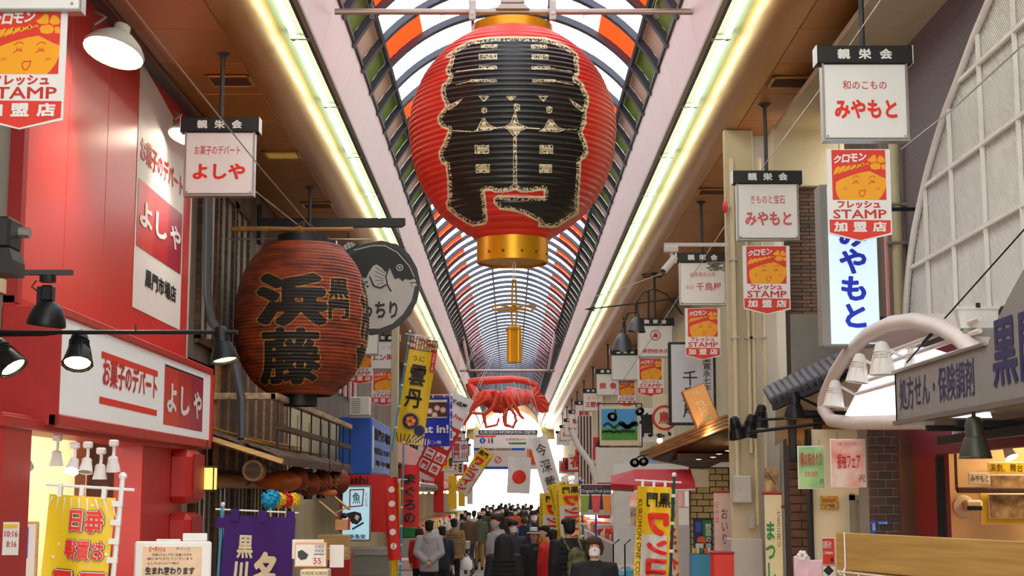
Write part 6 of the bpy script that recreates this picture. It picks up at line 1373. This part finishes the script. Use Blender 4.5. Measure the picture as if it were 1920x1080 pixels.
# ceiling vents
for side,px,py,lab,c in ((-1,432,150,'dark square ceiling vent beside the pole of the nearest left hanging sign','black'),(-1,529,290,'pale rectangular ceiling light left of the curved cove','yellow_glow' if mat('yellow_glow','c8a860',.5,emit=.15,ecol='e8c060') else ''),(-1,595,384,'dark ceiling vent above the old lantern','black'),(1,1484,152,'louvred square ceiling vent near the nearest right hanging sign','black'),(1,1338,358,'dark ceiling vent above the alarm lamp','black'),(1,1224,517,'far dark ceiling vent beside the security camera','black')):
    p=PZ(px,py,6.35); t=thing('ceiling_vent',lab,'vent',(p.x,p.y,6.345)); m=MB('cove').bbox(-.23,.23,-.21,-.17,-.02,0).bbox(-.23,.23,.17,.21,-.02,0).bbox(-.23,-.19,-.21,.21,-.02,0).bbox(.19,.23,-.21,.21,-.02,0); m.build('frame',t); MB(c).box(-.19,.19,-.17,.17,-.004,0).build('opening',t)
    if c=='black':
        for k in range(5): MB('brown').bar((-.19,-.13+k*.065,-.012),(.19,-.13+k*.065,-.012),.03,.006).build('louvre',t)
# ================================================ middle distance: lobster, notice, end of the arcade
D=56; a=P(862,695,D); t=thing('lobster_frame','thin steel crossbar hung from two rods that carries the lobster','bar',a); b=P(1040,695,D)-a; MB('pipe_bar').tube([(0,0,0),b],.05,8).build('crossbar',t)
for px,qx in ((880,862),(1028,1046)): MB('white').tube([P(px,693,D)-a,P(qx,600,D-6)-a],.05,8).sph(P(qx,597,D-6)-a,.16,8).build('rod',t)
D=54; c=P(955,752,D); t=thing('giant_lobster','giant red model spiny lobster hanging across the arcade','sculpture',c)
mat('lobster','d8452c',.45,var=.2,scale=2); mat('lobster_pale','c86a60',.45,var=.25,scale=3)
def q(px,py,dy=0): return P(px,py,D)-c+Vector((0,dy,0))
m=MB('lobster'); m.tube([q(893,742),q(905,744),q(920,748),q(940,752),q(955,750)],[.10,.26,.36,.36,.36],14); m.sph(q(938,762),(.42,.34,.26),12); [m.sph(q(905+i*5,741-i%2*3,-.25),(.05,.05,.09),6) for i in range(9)]; m.build('carapace',t,smooth=True)
for i in range(6): 
    m=MB('lobster_pale' if i%2 else 'lobster'); x=955+i*8; m.tube([q(x-5,746-i*.4),q(x+5,746-i*.4)],[.42-i*.035,.38-i*.035],12); m.tube([q(x,750,-.3),q(x+2,762,-.35)],[.1,.02],5); m.build('tail_segment',t,smooth=True)
fan=[(998,738),(1005,728),(1012,735),(1022,745),(1030,758),(1028,772),(1018,774),(1008,772),(1000,760),(996,748)]
m=MB('lobster'); m.prism([(q(*p_).x,q(*p_).z) for p_ in fan],-.12,.12)
for p_ in fan[2:8]: m.tube([q(1000,744,-.12),q(*p_,-.12)],.05,5)
m.tube([q(998,738),q(1008,722)],[.15,.08],6); m.build('tail_fan',t)
m=MB('lobster').tube([q(893,745),q(885,730),q(878,718)],[.20,.2,.12],8).tube([q(878,718),q(890,715),q(920,713),(q(960,711)),q(985,714),q(1003,722),q(1012,732)],[.13,.14,.14,.13,.12,.10,.05],8); m.build('antenna',t,smooth=True)
m=MB('lobster').tube([q(893,748,-.2),q(885,760,-.3),q(881,778,-.3)],[.1,.08,.04],6); m.build('antenna',t)
legs=[[(935,740),(925,765),(907,780),(912,802),(932,798),(936,785)],[(948,768),(946,785),(948,798),(962,802),(968,790),(964,775)],[(905,745),(888,760),(882,778),(870,798)],[(925,735),(930,748)],[(955,745),(965,762),(975,780),(982,787)],[(915,748),(893,762),(884,776),(910,777)],[(945,742),(958,768),(968,782)]]
for L in legs:
    n_=len(L); MB('lobster').tube([q(x,y,-.45) for x,y in L],[.10-.06*i/(n_-1) for i in range(n_)],7).build('leg',t,smooth=True)
m=MB('steel').tube([q(930,740),q(930,694)],.015,4).tube([q(985,740),q(985,694)],.015,4); m.build('wire',t)
D=88; cx,cz,w,h=front(888,806,1008,840,D); t=thing('information_board','white overhead information centre board with a dark title strip','sign',(cx,D,cz)); MB('white').bbox(-w/2,w/2,0,.2,-h/2,h/2).build('board',t)
m=MB('slate').rect(-w/2+.3,h/2-.28,w/2,h/2,-.01); m.text('KUROMON INFORMATION CENTER',-w/2+.4,h/2-.23,w/2-.1,h/2-.05,-.02,'white',.03); m.disc(-w*.36,-.1,.17,-.01,'blue',16); m.text('i',-w*.37,-.2,-w*.35,0,-.02,'white',.05); m.rect(-w/2+.1,h/2-.42,-w*.15,h/2-.33,-.01,'txt_bright')
for x,c_ in ((-.26,'txt_bright'),(-.21,'txt_navy')): m.disc(x*w,.02,.05,-.01,c_,10).rect(x*w-.05,-.25,x*w+.05,-.03,-.01,c_)
m.rect(w*.05,-.32,w*.32,-.2,-.01,'green'); m.text('公衆無線LAN',-.0,-.1,w*.3,.06,-.01,'txt_pink'); m.build('print',t)
cx,cz,w,h=front(888,838,1008,880,D+1); t=thing('smoking_board','lower overhead board with a blue strip and a no smoking mark','sign',(cx,D+1,cz)); MB('white').bbox(-w/2,w/2,0,.2,-h/2,h/2).build('board',t); m=MB('blue').rect(-w/2,h/2-.2,w*.3,h/2,-.01).rect(-w/2,-h/2,w*.1,-h/2+.16,-.01); m.text('路上喫煙禁止地区',-w*.3,h/2-.17,w*.1,h/2-.03,-.02,'yellow',.03); m.disc(-.12*w,-.1,.2,-.01,'txt_bright',16).disc(-.12*w,-.1,.15,-.015,'white',16).line([(-.12*w-.13,-.23),(-.12*w+.13,.03)],.05,-.02,'txt_bright'); m.rect(w*.34,-h*.3,w*.48,h*.4,-.01,'orange'); m.build('print',t)
o=MB('cream'); # end arch with open daylight
n_=16; R0,R1=3.0,2.2; zc=CH+3.6
vs=[];fs=[]
for i in range(n_+1):
    a_=math.pi*i/n_; vs+=[(R0*math.cos(a_),101,zc+R0*.9*math.sin(a_)),(R1*math.cos(a_),101,zc+R1*.9*math.sin(a_))]
for i in range(n_): fs.append((2*i,2*i+1,2*i+3,2*i+2))
o.add(vs,fs,'yellow_arch' if mat('yellow_arch','d8c080',.6) else ''); 
for x in (-.5,-.25,0,.25,.5): o.bar((x,101,zc-.8),(x,101,zc+1.6),.05,m='lightgrey')
for z in (0,.5,1.0): o.bar((-2.6,101,zc+z-.5),(2.6,101,zc+z-.5),.06,m='lightgrey')
oo=o.build('arcade_end_arch'); oo['kind']='structure'; oo['label']='pale yellow arch with a metal grille closing the far end of the arcade'
# shops along both sides in the distance
random.seed(33)
words_l=['鮮魚','寿司','果物','漬物','蒲鉾','茶','海苔','精肉']; words_r=['青果','乾物','鮮魚','菓子','豆腐','花','鰻','雑貨']
cols=['awning_red','stripe_blue' if mat('stripe_blue','2c5c9c',.6) else '','awning_green' if mat('awning_green','3c7c54',.6) else '','offwhite','orange','pink_board']
desc={'awning_red':'dark red','stripe_blue':'blue','awning_green':'green','offwhite':'off-white','orange':'orange','pink_board':'pink'}
for side in (-1,1):
    y=44 if side<0 else 31
    for i in range(8):
        L=random.uniform(5.5,8); c_=cols[(i*2+(side>0))%6]; Xw=3.45*side; wd=(words_l if side<0 else words_r)[i]
        t=thing('market_stall','market stall with a %s awning, %s along the %s side beyond the banners'%(desc[c_],('nearest','second','third','fourth','fifth','sixth','seventh','farthest')[i],'left' if side<0 else 'right'),'stall',(Xw,y,0),0)
        s=-side
        MB(c_).add([(0,.2,3.0),(0,L-.2,3.0),(s*.9,L-.2,2.55),(s*.9,.2,2.55),(s*.9,L-.2,2.35),(s*.9,.2,2.35)],[(0,1,2,3),(3,2,4,5)]).build('awning',t)
        MB('lightgrey').bbox(min(0,s*.8),max(0,s*.8),.3,L-.3,0.001,.85).build('counter',t)
        for k in range(10):
            cc=random.choice(['orange','yellow','red','green','offwhite','gold','print_red','white']); yy=.4+k*(L-.8)/10; MB(cc).bbox(min(s*.1,s*.7),max(s*.1,s*.7),yy,yy+.45,.85,.95+random.random()*.25,None,.03).build('goods',t)
        MB('lamp_warm').sph((s*.7,L*.3,2.2),.07,8).sph((s*.7,L*.7,2.2),.07,8).build('bulb',t)
        bx=s*.45; MB(random.choice(['white','offwhite','yellow','red'])).bbox(min(bx,bx+.02)-.4,bx+.4,0,.08,3.2,3.9).build('name_board',t); MB('txt_red' if i%2 else 'ink_black').text(wd,bx-.33,3.3,bx+.33,3.8,-.01,None,.04).build('lettering',t)
        if i%2: MB(random.choice(['flag_red','yellow','white','orange'])).box(s*1.0-.17,s*1.0+.17,.3,.32,1.5,2.9).build('hanging_cloth',t)
        y+=L+.3
t=thing('character_sign','framed sign of four red characters on the left side beyond the banners','sign',P(863,846,50)); MB('dark_grey').bbox(-.28,.28,0,.1,-.36,.36).build('frame',t); MB('panel_grey').box(-.25,.25,-.01,0,-.33,.33).build('panel',t); MB('txt_red').text('中',.03,.0,.22,.25,-.02,None,.04).text('川',.03,-.25,.22,-.03,-.02,None,.04).text('国',-.22,0,-.03,.25,-.02,None,.04).text('門',-.22,-.25,-.03,-.03,-.02,None,.04).build('lettering',t)
# ================================================ people
def fuse(mb,vox,smooth=4):
    """weld overlapping tapered volumes into one continuous skin"""
    me=mb.mesh('skin'); o=bpy.data.objects.new('skin',me); COL.objects.link(o)
    r=o.modifiers.new('r','REMESH'); r.mode='VOXEL'; r.voxel_size=vox; r.use_smooth_shade=True
    s=o.modifiers.new('s','SMOOTH'); s.iterations=smooth; s.factor=.5
    dg=bpy.context.evaluated_depsgraph_get(); m2=bpy.data.meshes.new_from_object(o.evaluated_get(dg)); bpy.data.objects.remove(o); m2.materials.clear(); return m2
def ell(m,pts,n=14):
    """loft of ellipses (cx,cy,z,rx,ry)"""
    vs=[];fs=[]
    for cx,cy,z,rx,ry in pts:
        for k in range(n): a=2*math.pi*k/n; vs.append((cx+rx*math.cos(a),cy+ry*math.sin(a),z))
    for i in range(len(pts)-1):
        for k in range(n): fs.append((i*n+k,i*n+(k+1)%n,(i+1)*n+(k+1)%n,(i+1)*n+k))
    fs+=[tuple(range(n-1,-1,-1)),tuple((len(pts)-1)*n+k for k in range(n))]; return m.add(vs,fs)
ARM={'down':lambda s:[(s*.19,0,1.38),(s*.245,.02,1.12),(s*.25,-.04,.88)],
 'behind':lambda s:[(s*.19,0,1.38),(s*.27,.08,1.12),(s*.04,.18,.95)],
 'front':lambda s:[(s*.19,0,1.38),(s*.25,.0,1.10),(s*.10,-.22,1.05)],
 'swing':lambda s:[(s*.19,0,1.38),(s*.24,.05*s,1.12),(s*.22,-.16*s,.92)]}
def hand(m,w,d,s):
    w=Vector(w); d=Vector(d).normalized(); side=Vector((s*.2,-.9,0)); side=(side-d*side.dot(d)).normalized(); nn=d.cross(side)
    m.tube([w,w+d*.04,w+d*.085],[.022,.034,.030],8)
    for k in range(4):
        b=w+d*.08+side*(.024-.016*k); L=(.062,.072,.068,.052)[k]; m.tube([b,b+d*L*.5+nn*.004*s,b+d*L*.85+nn*.018*s,b+d*L+nn*.03*s],[.009,.009,.008,.006],6)
    b=w+d*.03+side*.03; m.tube([b,b+side*.022+d*.03,b+side*.026+d*.058],[.011,.010,.007],6)
BM={}
def bodyset(arm,walk,fat,vox):
    k=(arm,walk,fat,vox)
    if k in BM: return BM[k]
    L=lambda s:[(s*.09,0,.92),(s*.10,-.03-(.10*s if walk else 0),.50),(s*.10,(-.14*s if walk else 0),.07)]
    m=MB('grey')
    # head with nose, ears, brow, jaw; neck; torso; limbs
    ell(m,[(0,.01,1.36,.05,.05),(0,.005,1.46,.05,.052),(0,-.01,1.475,.048,.055),(0,-.025,1.50,.055,.072),(0,-.01,1.54,.070,.088),(0,.0,1.59,.077,.095),(0,.005,1.63,.075,.093),(0,.008,1.665,.055,.07),(0,.008,1.68,.02,.03)],18)
    m.tube([(0,-.098,1.59),(0,-.118,1.555),(0,-.098,1.545)],[.010,.018,.014],8)
    for s in (-1,1): m.sph((s*.079,.01,1.57),(.012,.022,.032),8); m.sph((s*.03,-.09,1.60),(.018,.012,.008),8)
    ell(m,[(0,0,.88,.15,.10),(0,0,1.05,.13,.09),(0,0,1.25,.155,.10),(0,0,1.36,.15,.085),(0,0,1.42,.07,.06)])
    for s in (-1,1):
        a=ARM[arm](s); m.tube(a,[.052,.042,.026],10); m.tube(L(s),[.085,.060,.042],10)
        m.tube([Vector(L(s)[2])+Vector((0,.04,-.03)),Vector(L(s)[2])+Vector((0,-.10,-.045)),Vector(L(s)[2])+Vector((0,-.17,-.05))],[.035,.036,.028],8)
    body=fuse(m,max(.016,vox*.8),2)
    bm=bmesh.new(); bm.from_mesh(body); hb=MB('grey')
    for s in (-1,1):
        a=ARM[arm](s); hand(hb,a[2],Vector(a[2])-Vector(a[1]),s)
    hm=hb.mesh('hands'); bm.from_mesh(hm); bm.to_mesh(body); bm.free(); bpy.data.meshes.remove(hm); body.polygons.foreach_set('use_smooth',[True]*len(body.polygons))
    f_=1+.0*fat
    m=MB('grey'); e=fat
    ell(m,[(0,0,.78,.185+e,.135+e),(0,0,.90,.185+e,.14+e),(0,0,1.05,.172+e,.13+e),(0,0,1.22,.19+e,.135+e),(0,0,1.34,.19+e*.8,.115+e*.6),(0,.0,1.40,.13+e*.5,.09+e*.4),(0,.01,1.45,.075+e*.3,.075+e*.3)],18)
    for s in (-1,1):
        a=ARM[arm](s); a2=[a[0],a[1],Vector(a[1]).lerp(Vector(a[2]),.96)]; m.tube([(s*.12,0,1.38)]+a2,[.06,.082+e*.6,.068+e*.6,.048+e*.3],12)
    jac=fuse(m,vox,3)
    m=MB('grey'); ell(m,[(0,0,.76,.165,.12),(0,0,.90,.16,.12),(0,0,.98,.14,.11)],14)
    for s in (-1,1): l=L(s); m.tube([(l[0][0],l[0][1],.88),l[1],l[2]],[.098,.075,.062],12)
    tro=fuse(m,vox,2)
    m=MB('grey')
    for s in (-1,1): l=Vector(L(s)[2]); ell(m,[(l.x,l.y-.045,-.0+.0,.048,.135),(l.x,l.y-.045,.03,.05,.135),(l.x,l.y-.02,.07,.045,.095),(l.x,l.y+.01,.10,.04,.05)],12)
    sho=m.mesh('shoes',True); sho.materials.clear()
    BM[k]=(body,jac,tro,sho); return BM[k]
HAIR={}
def hairmesh(kind):
    if kind in HAIR: return HAIR[kind]
    m=MB('grey'); random.seed(7)
    if kind=='hood':
        ell(m,[(0,.03,1.32,.19,.14),(0,.03,1.40,.17,.14),(0,.02,1.50,.165,.15),(0,.02,1.60,.155,.145),(0,.02,1.67,.115,.12),(0,.02,1.715,.04,.05)],18)
    elif kind in('bob','pony','short','beanie'):
        cut=1.60 if kind=='short' else 1.58
        ell(m,[(0,.03,1.50 if kind!='bob' else 1.485,.055,.055),(0,.035,1.54,.080,.080),(0,.022,1.60,.088,.095),(0,.010,1.64,.089,.104),(0,.008,1.68,.070,.088),(0,.010,1.705,.03,.04)],20)
        for k in range(26):
            a=random.uniform(0,6.28); r_=.078; b=Vector((r_*math.cos(a),.01+r_*1.1*math.sin(a),1.655+random.uniform(-.01,.035))); m.tube([b,b+Vector((.02*math.cos(a),.02*math.sin(a),-.02))],[.018,.007],5)
        if kind!='beanie': 
            for k in range(9): x=-.07+.0175*k; m.tube([(x*.85,-.055,1.68),(x,-.088-.012*(1-abs(x)/.07),1.645),(x*1.02,-.098,1.618)],[.018,.016,.008],6)
        if kind=='bob':
            for s in (-1,1): m.tube([(s*.075,-.03,1.64),(s*.09,-.035,1.58),(s*.082,-.035,1.51)],[.03,.034,.018],8); m.tube([(s*.07,.03,1.6),(s*.08,.03,1.5)],[.04,.03],8)
        if kind=='pony': m.sph((0,.115,1.61),.035,8); m.tube([(0,.11,1.6),(0,.15,1.52),(0,.14,1.40)],[.025,.035,.012],8)
    HAIR[kind]=fuse(m,.014,2); return HAIR[kind]
mat('skin','d8a684',.55,var=.06); mat('skin2','c89472',.55,var=.06)
for n_,c in dict(hair_black='17130f',hair_brown='3a2216',jacket_grey='a8a8ac',jacket_black='15161a',jacket_navy='1c2236',jacket_tan='8a7248',jacket_green='5c6452',jacket_red='c41c22',jacket_purple='39343f',jacket_pink='dcc4bc',jacket_orange='d85a20',jacket_olive='44442c',jacket_brown='5c4432',trousers_black='17181c',trousers_tan='9a7c4c',trousers_blue='2c3a54',trousers_grey='55565c',mask_white='ece8ec',mask_dark='2c2c30',mask_grey='9a9ca4').items(): mat(n_,c,.8 if 'mask' not in n_ else .6,var=.15,bump=.08,scale=12)
two('camo','3a3c22','74744a',(14,14,14),.8,detail=1); two('plaid','202430','5c5f74',(60,60,60),.8,detail=0)
def setm(o,k): o.material_slots[0].link='OBJECT'; o.material_slots[0].material=MATS[k]
def prep(me):
    if not me.materials: me.materials.append(MATS['grey'])
    return me
FACE={}
def person(px,top,D,yaw,label,jac,tro='trousers_black',hair='short',hc='hair_black',arm='down',walk=False,fat=.0,vox=.022,mask=None,skin='skin',hatc=None,group=None,lean=0,extras=(),detail=True):
    top_z=P(px,top,D).z; H=1.70 if hair!='hood' else 1.715; s=top_z/H; s=max(.86,min(1.12,s)); x=P(px,top,D).x
    t=thing('person',label,'person',(x,D,0),R(yaw),group); t.scale=(s*.86,s*.9,s)
    b,j,tr,sh=bodyset(arm,walk,fat,vox)
    o=link('body',prep(b),t); setm(o,skin); jo=link('jacket',prep(j),t); setm(jo,jac); o=link('trousers',prep(tr),t); setm(o,tro); o=link('shoes',prep(sh),t); setm(o,'black')
    if hair: ho=link('hair' if hair not in('hood','beanie') else 'hood' if hair=='hood' else 'knit_cap',prep(hairmesh(hair)),t); setm(ho,hc)
    if 'face' not in FACE:
        m=MB('white')
        for q_ in (-1,1): m.sph((q_*.030,-.083,1.588),(.014,.010,.006),8,'white'); m.sph((q_*.030,-.0915,1.588),(.006,.004,.0055),8,'ink_black'); m.line([(q_*.015,1.607),(q_*.045,1.607)],.006,-.103,'ink_black')
        FACE['eyes']=m.mesh('eyes'); FACE['mouth']=MB('txt_pink').sph((0,-.088,1.522),(.024,.012,.006),8).mesh('mouth')
        m=MB('mask_white'); ell(m,[(0,-.035,1.485,.035,.045),(0,-.03,1.50,.066,.075),(0,-.02,1.54,.077,.092),(0,-.02,1.565,.070,.098),(0,-.03,1.585,.040,.085)],18); m.v=[(x_,min(y_,.0),z_) for x_,y_,z_ in m.v]; FACE['mask']=m.mesh('mask',True); FACE['mask'].materials.clear()
        FACE['face']=1
    front_=abs((yaw+180)%360-180)<120
    if front_ and detail:
        link('eyes',FACE['eyes'],t)
        if not mask: link('mouth',FACE['mouth'],t)
    if mask and front_: o=link('face_mask',prep(FACE['mask']),t); setm(o,mask)
    for e in extras:
        if e=='hoodback':
            m=MB('grey'); ell(m,[(0,.10,1.24,.03,.03),(0,.10,1.30,.09,.06),(0,.06,1.38,.13,.10),(0,.03,1.43,.125,.10),(0,.03,1.47,.09,.085)],16); me=HAIR.setdefault('hb',None) or fuse(m,.016,3); HAIR['hb']=me; o=link('hood',prep(me),jo); setm(o,jac)
        if e=='quilt':
            m=MB(jac)
            for k in range(9): z=.82+k*.065; m.tube([((.193+fat)*math.cos(a),(.145+fat)*math.sin(a),z) for a in [i*math.pi/10 for i in range(20)]],.011,5,close=True)
            m.build('quilted_seam',jo)
        if e=='brim': 
            m=MB('grey'); m.lathe([(.085,1.635),(.15,1.628),(.15,1.634),(.088,1.645),(.092,1.66),(.080,1.72),(.06,1.735),(.02,1.728)],20,(0,.005,0),None,hatc,sy=1.15); m.v=m.v; m.build('hat',t,smooth=True); MB('txt_navy').lathe([(.0935,1.645),(.093,1.665)],20,(0,.005,0),None,None,sy=1.15,cap=False).build('hat_band',t)
        if e=='cap': MB(hatc).lathe([(.098,1.62),(.10,1.66),(.075,1.715),(.02,1.735),(.0001,1.736)],18,(0,.008,0),None,None,sy=1.15).add([(-.07,-.08,1.635),(.07,-.08,1.635),(.055,-.17,1.622),(-.055,-.17,1.622),(-.07,-.08,1.645),(.07,-.08,1.645),(.055,-.17,1.63),(-.055,-.17,1.63)],[(0,1,2,3),(7,6,5,4),(2,6,7,3),(0,3,7,4),(1,5,6,2)]).build('cap',t)
        if e=='plaid': m=MB('plaid'); m.add([(-.055,-.150,.92),(.055,-.150,.92),(.045,-.122,1.38),(-.045,-.122,1.38),(-.055,-.13,.92),(.055,-.13,.92),(.045,-.10,1.38),(-.045,-.10,1.38)],[(0,1,2,3),(0,3,7,4),(1,5,6,2)]); m.build('shirt',t)
        if e=='collar': 
            m=MB(jac)
            for q_ in (-1,1): m.add([(q_*.01,-.135,1.30),(q_*.12,-.115,1.36),(q_*.085,-.085,1.44),(q_*.035,-.115,1.40),(q_*.01,-.125,1.30),(q_*.12,-.10,1.36),(q_*.085,-.07,1.44),(q_*.035,-.10,1.40)],[(0,1,2,3),(7,6,5,4),(0,4,5,1),(1,5,6,2),(3,2,6,7),(0,3,7,4)])
            m.build('collar',jo); MB('cream').lathe([(.058,1.40),(.056,1.46)],14,(0,-.005,0),None,None,cap=False).build('neck_scarf',t)
    return t
def pack(per,col,label,cat='backpack'):
    """backpack worn by a person"""
    s=per.scale.z; yw=per.rotation_euler.z; t=thing('backpack',label,cat,per.location+Vector((-.03*math.sin(yw),.03*math.cos(yw),1.0*s)),yw); t.scale=(s,)*3; y0=.14
    m=MB(col); ell(m,[(0,y0+.07,-.08,.10,.05),(0,y0+.08,-.05,.14,.085),(0,y0+.08,.12,.145,.09),(0,y0+.07,.27,.12,.07),(0,y0+.05,.34,.06,.03)],16); m.build('bag',t,smooth=True)
    m=MB(col); ell(m,[(0,y0+.15,-.04,.09,.03),(0,y0+.155,.08,.10,.04),(0,y0+.15,.12,.08,.025)],14); m.build('pocket',t,smooth=True)
    m=MB(col)
    for q_ in (-1,1): m.tube([(q_*.09,y0+.03,.3),(q_*.11,.0,.46),(q_*.12,-.16,.30),(q_*.14,-.14,.08),(q_*.13,.1,-.02)],.016,6)
    m.build('strap',t)
    return t
p1=person(805,975,27,180,'person in a pale grey hoodie seen from behind, hands clasped behind the back','jacket_grey',hair='short',arm='behind',fat=.02,extras=('hoodback',))
person(829,986,29,200,'person in a dark navy coat beside the grey hoodie man','jacket_navy',hair='short',arm='down',fat=.03)
pt=person(851,972,33,185,'person in a tan quilted jacket and dark knit cap seen from behind','jacket_tan',hair='beanie',hc='hair_black',fat=.04,extras=('quilt','hoodback'))
person(786,990,30,160,'person with reddish hair half hidden behind the grey hoodie man','jacket_red',hair='bob',hc='hair_brown')
person(899,961,43,180,'person in a green coat, tan trousers and a bucket hat walking away','jacket_green','trousers_tan',hair='short',fat=.03,walk=True,extras=('hoodback','brim'),hatc='cream')
person(889,957,46,175,'person in a pale pink coat with black hair walking away','jacket_pink',hair='short',fat=.02,walk=True)
person(879,960,41,10,'older person in a brown grey coat facing the camera beside the bicycle','jacket_brown','trousers_blue',hair='short',fat=.02,mask='mask_white')
p8=person(932,963,24,-70,'tall man in a grey hoodie turned right, wearing a pale mask','jacket_grey',hair='short',hc='hair_brown',fat=.05,arm='down',mask='mask_grey',extras=('hoodback',))
person(945,1000,20.3,180,'person in a black quilted hooded vest seen from behind','jacket_black',hair='hood',hc='jacket_black',fat=.045,arm='down',extras=('quilt',))
person(962,975,25.5,20,'person in a dark purple jacket and mask facing left','jacket_purple',hair='short',fat=.03,mask='mask_white')
p11=person(983,960,30,0,'person in a black cap and navy jacket with blue backpack straps, mask on','jacket_navy',hair='short',fat=.02,mask='mask_dark',extras=('cap',),hatc='black'); pack(p11,'blue','bright blue backpack worn by the person in the black cap')
person(1001,957,33,5,'person with black hair, white mask and black jacket behind the fedora man','jacket_black',hair='short',mask='mask_white',fat=.02)
person(1001,992,25,18,'old man in a pale fedora, plaid shirt and black jacket, looking right','jacket_black',hair=None,skin='skin2',fat=.02,extras=('brim','plaid'),hatc='offwhite',arm='down')
person(1036,992,24,190,'person in a red jacket with a black ponytail seen from behind','jacket_red',hair='pony',fat=.02)
person(1020,985,25,-60,'person with short black hair left of the red jacket','jacket_orange',hair='short')
p16=person(1066,971,20.5,205,'tall man in a black puffer jacket turned right','jacket_black',hair='short',fat=.055,vox=.02,extras=('quilt',)); pack(p16,'camo','camouflage backpack worn by the tall man in black')
person(1114,1005,16,0,'woman with brown hair, white mask and black coat facing the camera, nearest of all','jacket_black',hair='bob',hc='hair_brown',fat=.03,vox=.018,mask='mask_white',extras=('collar',))
# crowd further back, every person an individual
random.seed(41)
js=['jacket_black','jacket_navy','jacket_grey','jacket_tan','jacket_orange','jacket_purple','jacket_olive','jacket_brown','jacket_pink']
jd=dict(jacket_black='black',jacket_navy='navy',jacket_grey='grey',jacket_tan='tan',jacket_orange='orange',jacket_purple='dark purple',jacket_olive='olive',jacket_brown='brown',jacket_pink='pale pink')
spots=[(906,952,48),(915,958,50),(921,950,54),(931,953,52),(942,950,57),(950,957,47),(958,948,60),(966,953,50),(972,950,55),(981,947,62),(990,951,52),(1012,949,56),(1007,955,44),(1021,953,50),(936,947,66),(962,946,70),(925,946,72),(948,945,76),(913,947,68),(996,946,66),(986,944,80),(971,944,84),(955,943,88),(940,943,90),(1030,960,38),(1044,958,42),(866,963,48),(873,957,56)]
SP=['left of the tilted yellow banner','under the tilted yellow banner','behind the green coat','at the left of the bright opening','near the middle','below the flag','far below the flag','behind the tall grey hoodie','mid crowd under the flag','far right of the flag','right of the flag','under the white tilted banner','just right of the fedora man','left of the yellow banners','tiny at the bright end, left','tiny at the bright end, middle','tiny left of the flag','tiny below the flag','tiny beside the left stalls','tiny beside the right stalls','tiny, fifth from the end','tiny, fourth from the end','tiny, second from the end','tiny and farthest','beside the red jacket','behind the red jacket','left of the bicycle','behind the bicycle']
for i,(px,py,D) in enumerate(spots):
    j=random.choice(js); f_=random.random()<.5
    wh=('far' if D>60 else 'in the middle of the crowd')
    person(px,py,D,(random.uniform(-20,20) if f_ else 180+random.uniform(-20,20)),'%s person in a %s jacket, %s'%('facing' if f_ else 'departing',jd[j],SP[i]),j,random.choice(['trousers_black','trousers_blue','trousers_grey','trousers_tan']),hair=random.choice(['short','short','bob']),vox=.03,fat=.02,walk=True,mask='mask_white' if f_ else None,group='crowd walking in the distance',detail=False)
# shoulder strap and bicycle
t=thing('shoulder_strap','thin dark shoulder strap across the tan quilted jacket','bag strap',pt.location+Vector((0,0,1.1)),R(5)); MB('maroon').tube([(.09,.02,.42),(.05,.19,.3),(-.1,.20,.08),(-.2,.15,-.12)],.010,6).build('strap',t); MB('deep_brown').bbox(-.26,-.14,.03,.18,-.3,-.12,None,.02).build('pouch',t)
t=thing('plastic_bag','white plastic carrier bag held by the person in the tan jacket','bag',pt.location+Vector((.28,0,.78))); m=MB('white'); ell(m,[(0,0,-.28,.10,.06),(0,0,-.22,.14,.09),(0,0,-.08,.12,.07),(0,0,0,.04,.02)],12); m.build('bag',t,smooth=True); MB('white').tube([(-.03,0,0),(0,0,.07),(.03,0,0)],.006,5).build('handle',t)
b=P(878,1054,38.5); t=thing('bicycle','black bicycle parked behind the person in the tan jacket','bicycle',(b.x-.15,38.5,0)); r=.33
for k,(x,) in enumerate(((.0,),(-1.0,))):
    w=MB('black').tube([(x+r*math.cos(a),0,r+r*math.sin(a)) for a in [i*math.pi/16 for i in range(32)]],.02,6,close=True).build('wheel',t); m=MB('steel').tube([(x+(r-.025)*math.cos(a),0,r+(r-.025)*math.sin(a)) for a in [i*math.pi/16 for i in range(32)]],.008,5,close=True)
    for a in range(14): m.tube([(x,0,r),(x+(r-.02)*math.cos(a*.449),0,r+(r-.02)*math.sin(a*.449))],.002,3)
    m.build('spokes',w)
MB('dark_grey').tube([(0,0,r),(-.1,0,.95)],.016,6).tube([(-.1,0,.85),(-.6,0,.3),(-.75,0,.85)],.016,6).tube([(-.12,0,.8),(-.72,0,.75)],.016,6).tube([(-1.0,0,r),(-.6,0,.3)],.012,6).tube([(-1,0,r),(-.73,0,.75)],.012,6).build('frame',t); MB('black').tube([(-.1,-.25,1.0),(-.08,0,1.02),(-.1,.25,1.0)],.014,6).build('handlebar',t); MB('black').sph((-.78,0,.92),(.13,.07,.035),8).build('saddle',t); MB('steel').bbox(-.1,.2,-.15,.15,.75,.95).build('basket',t)
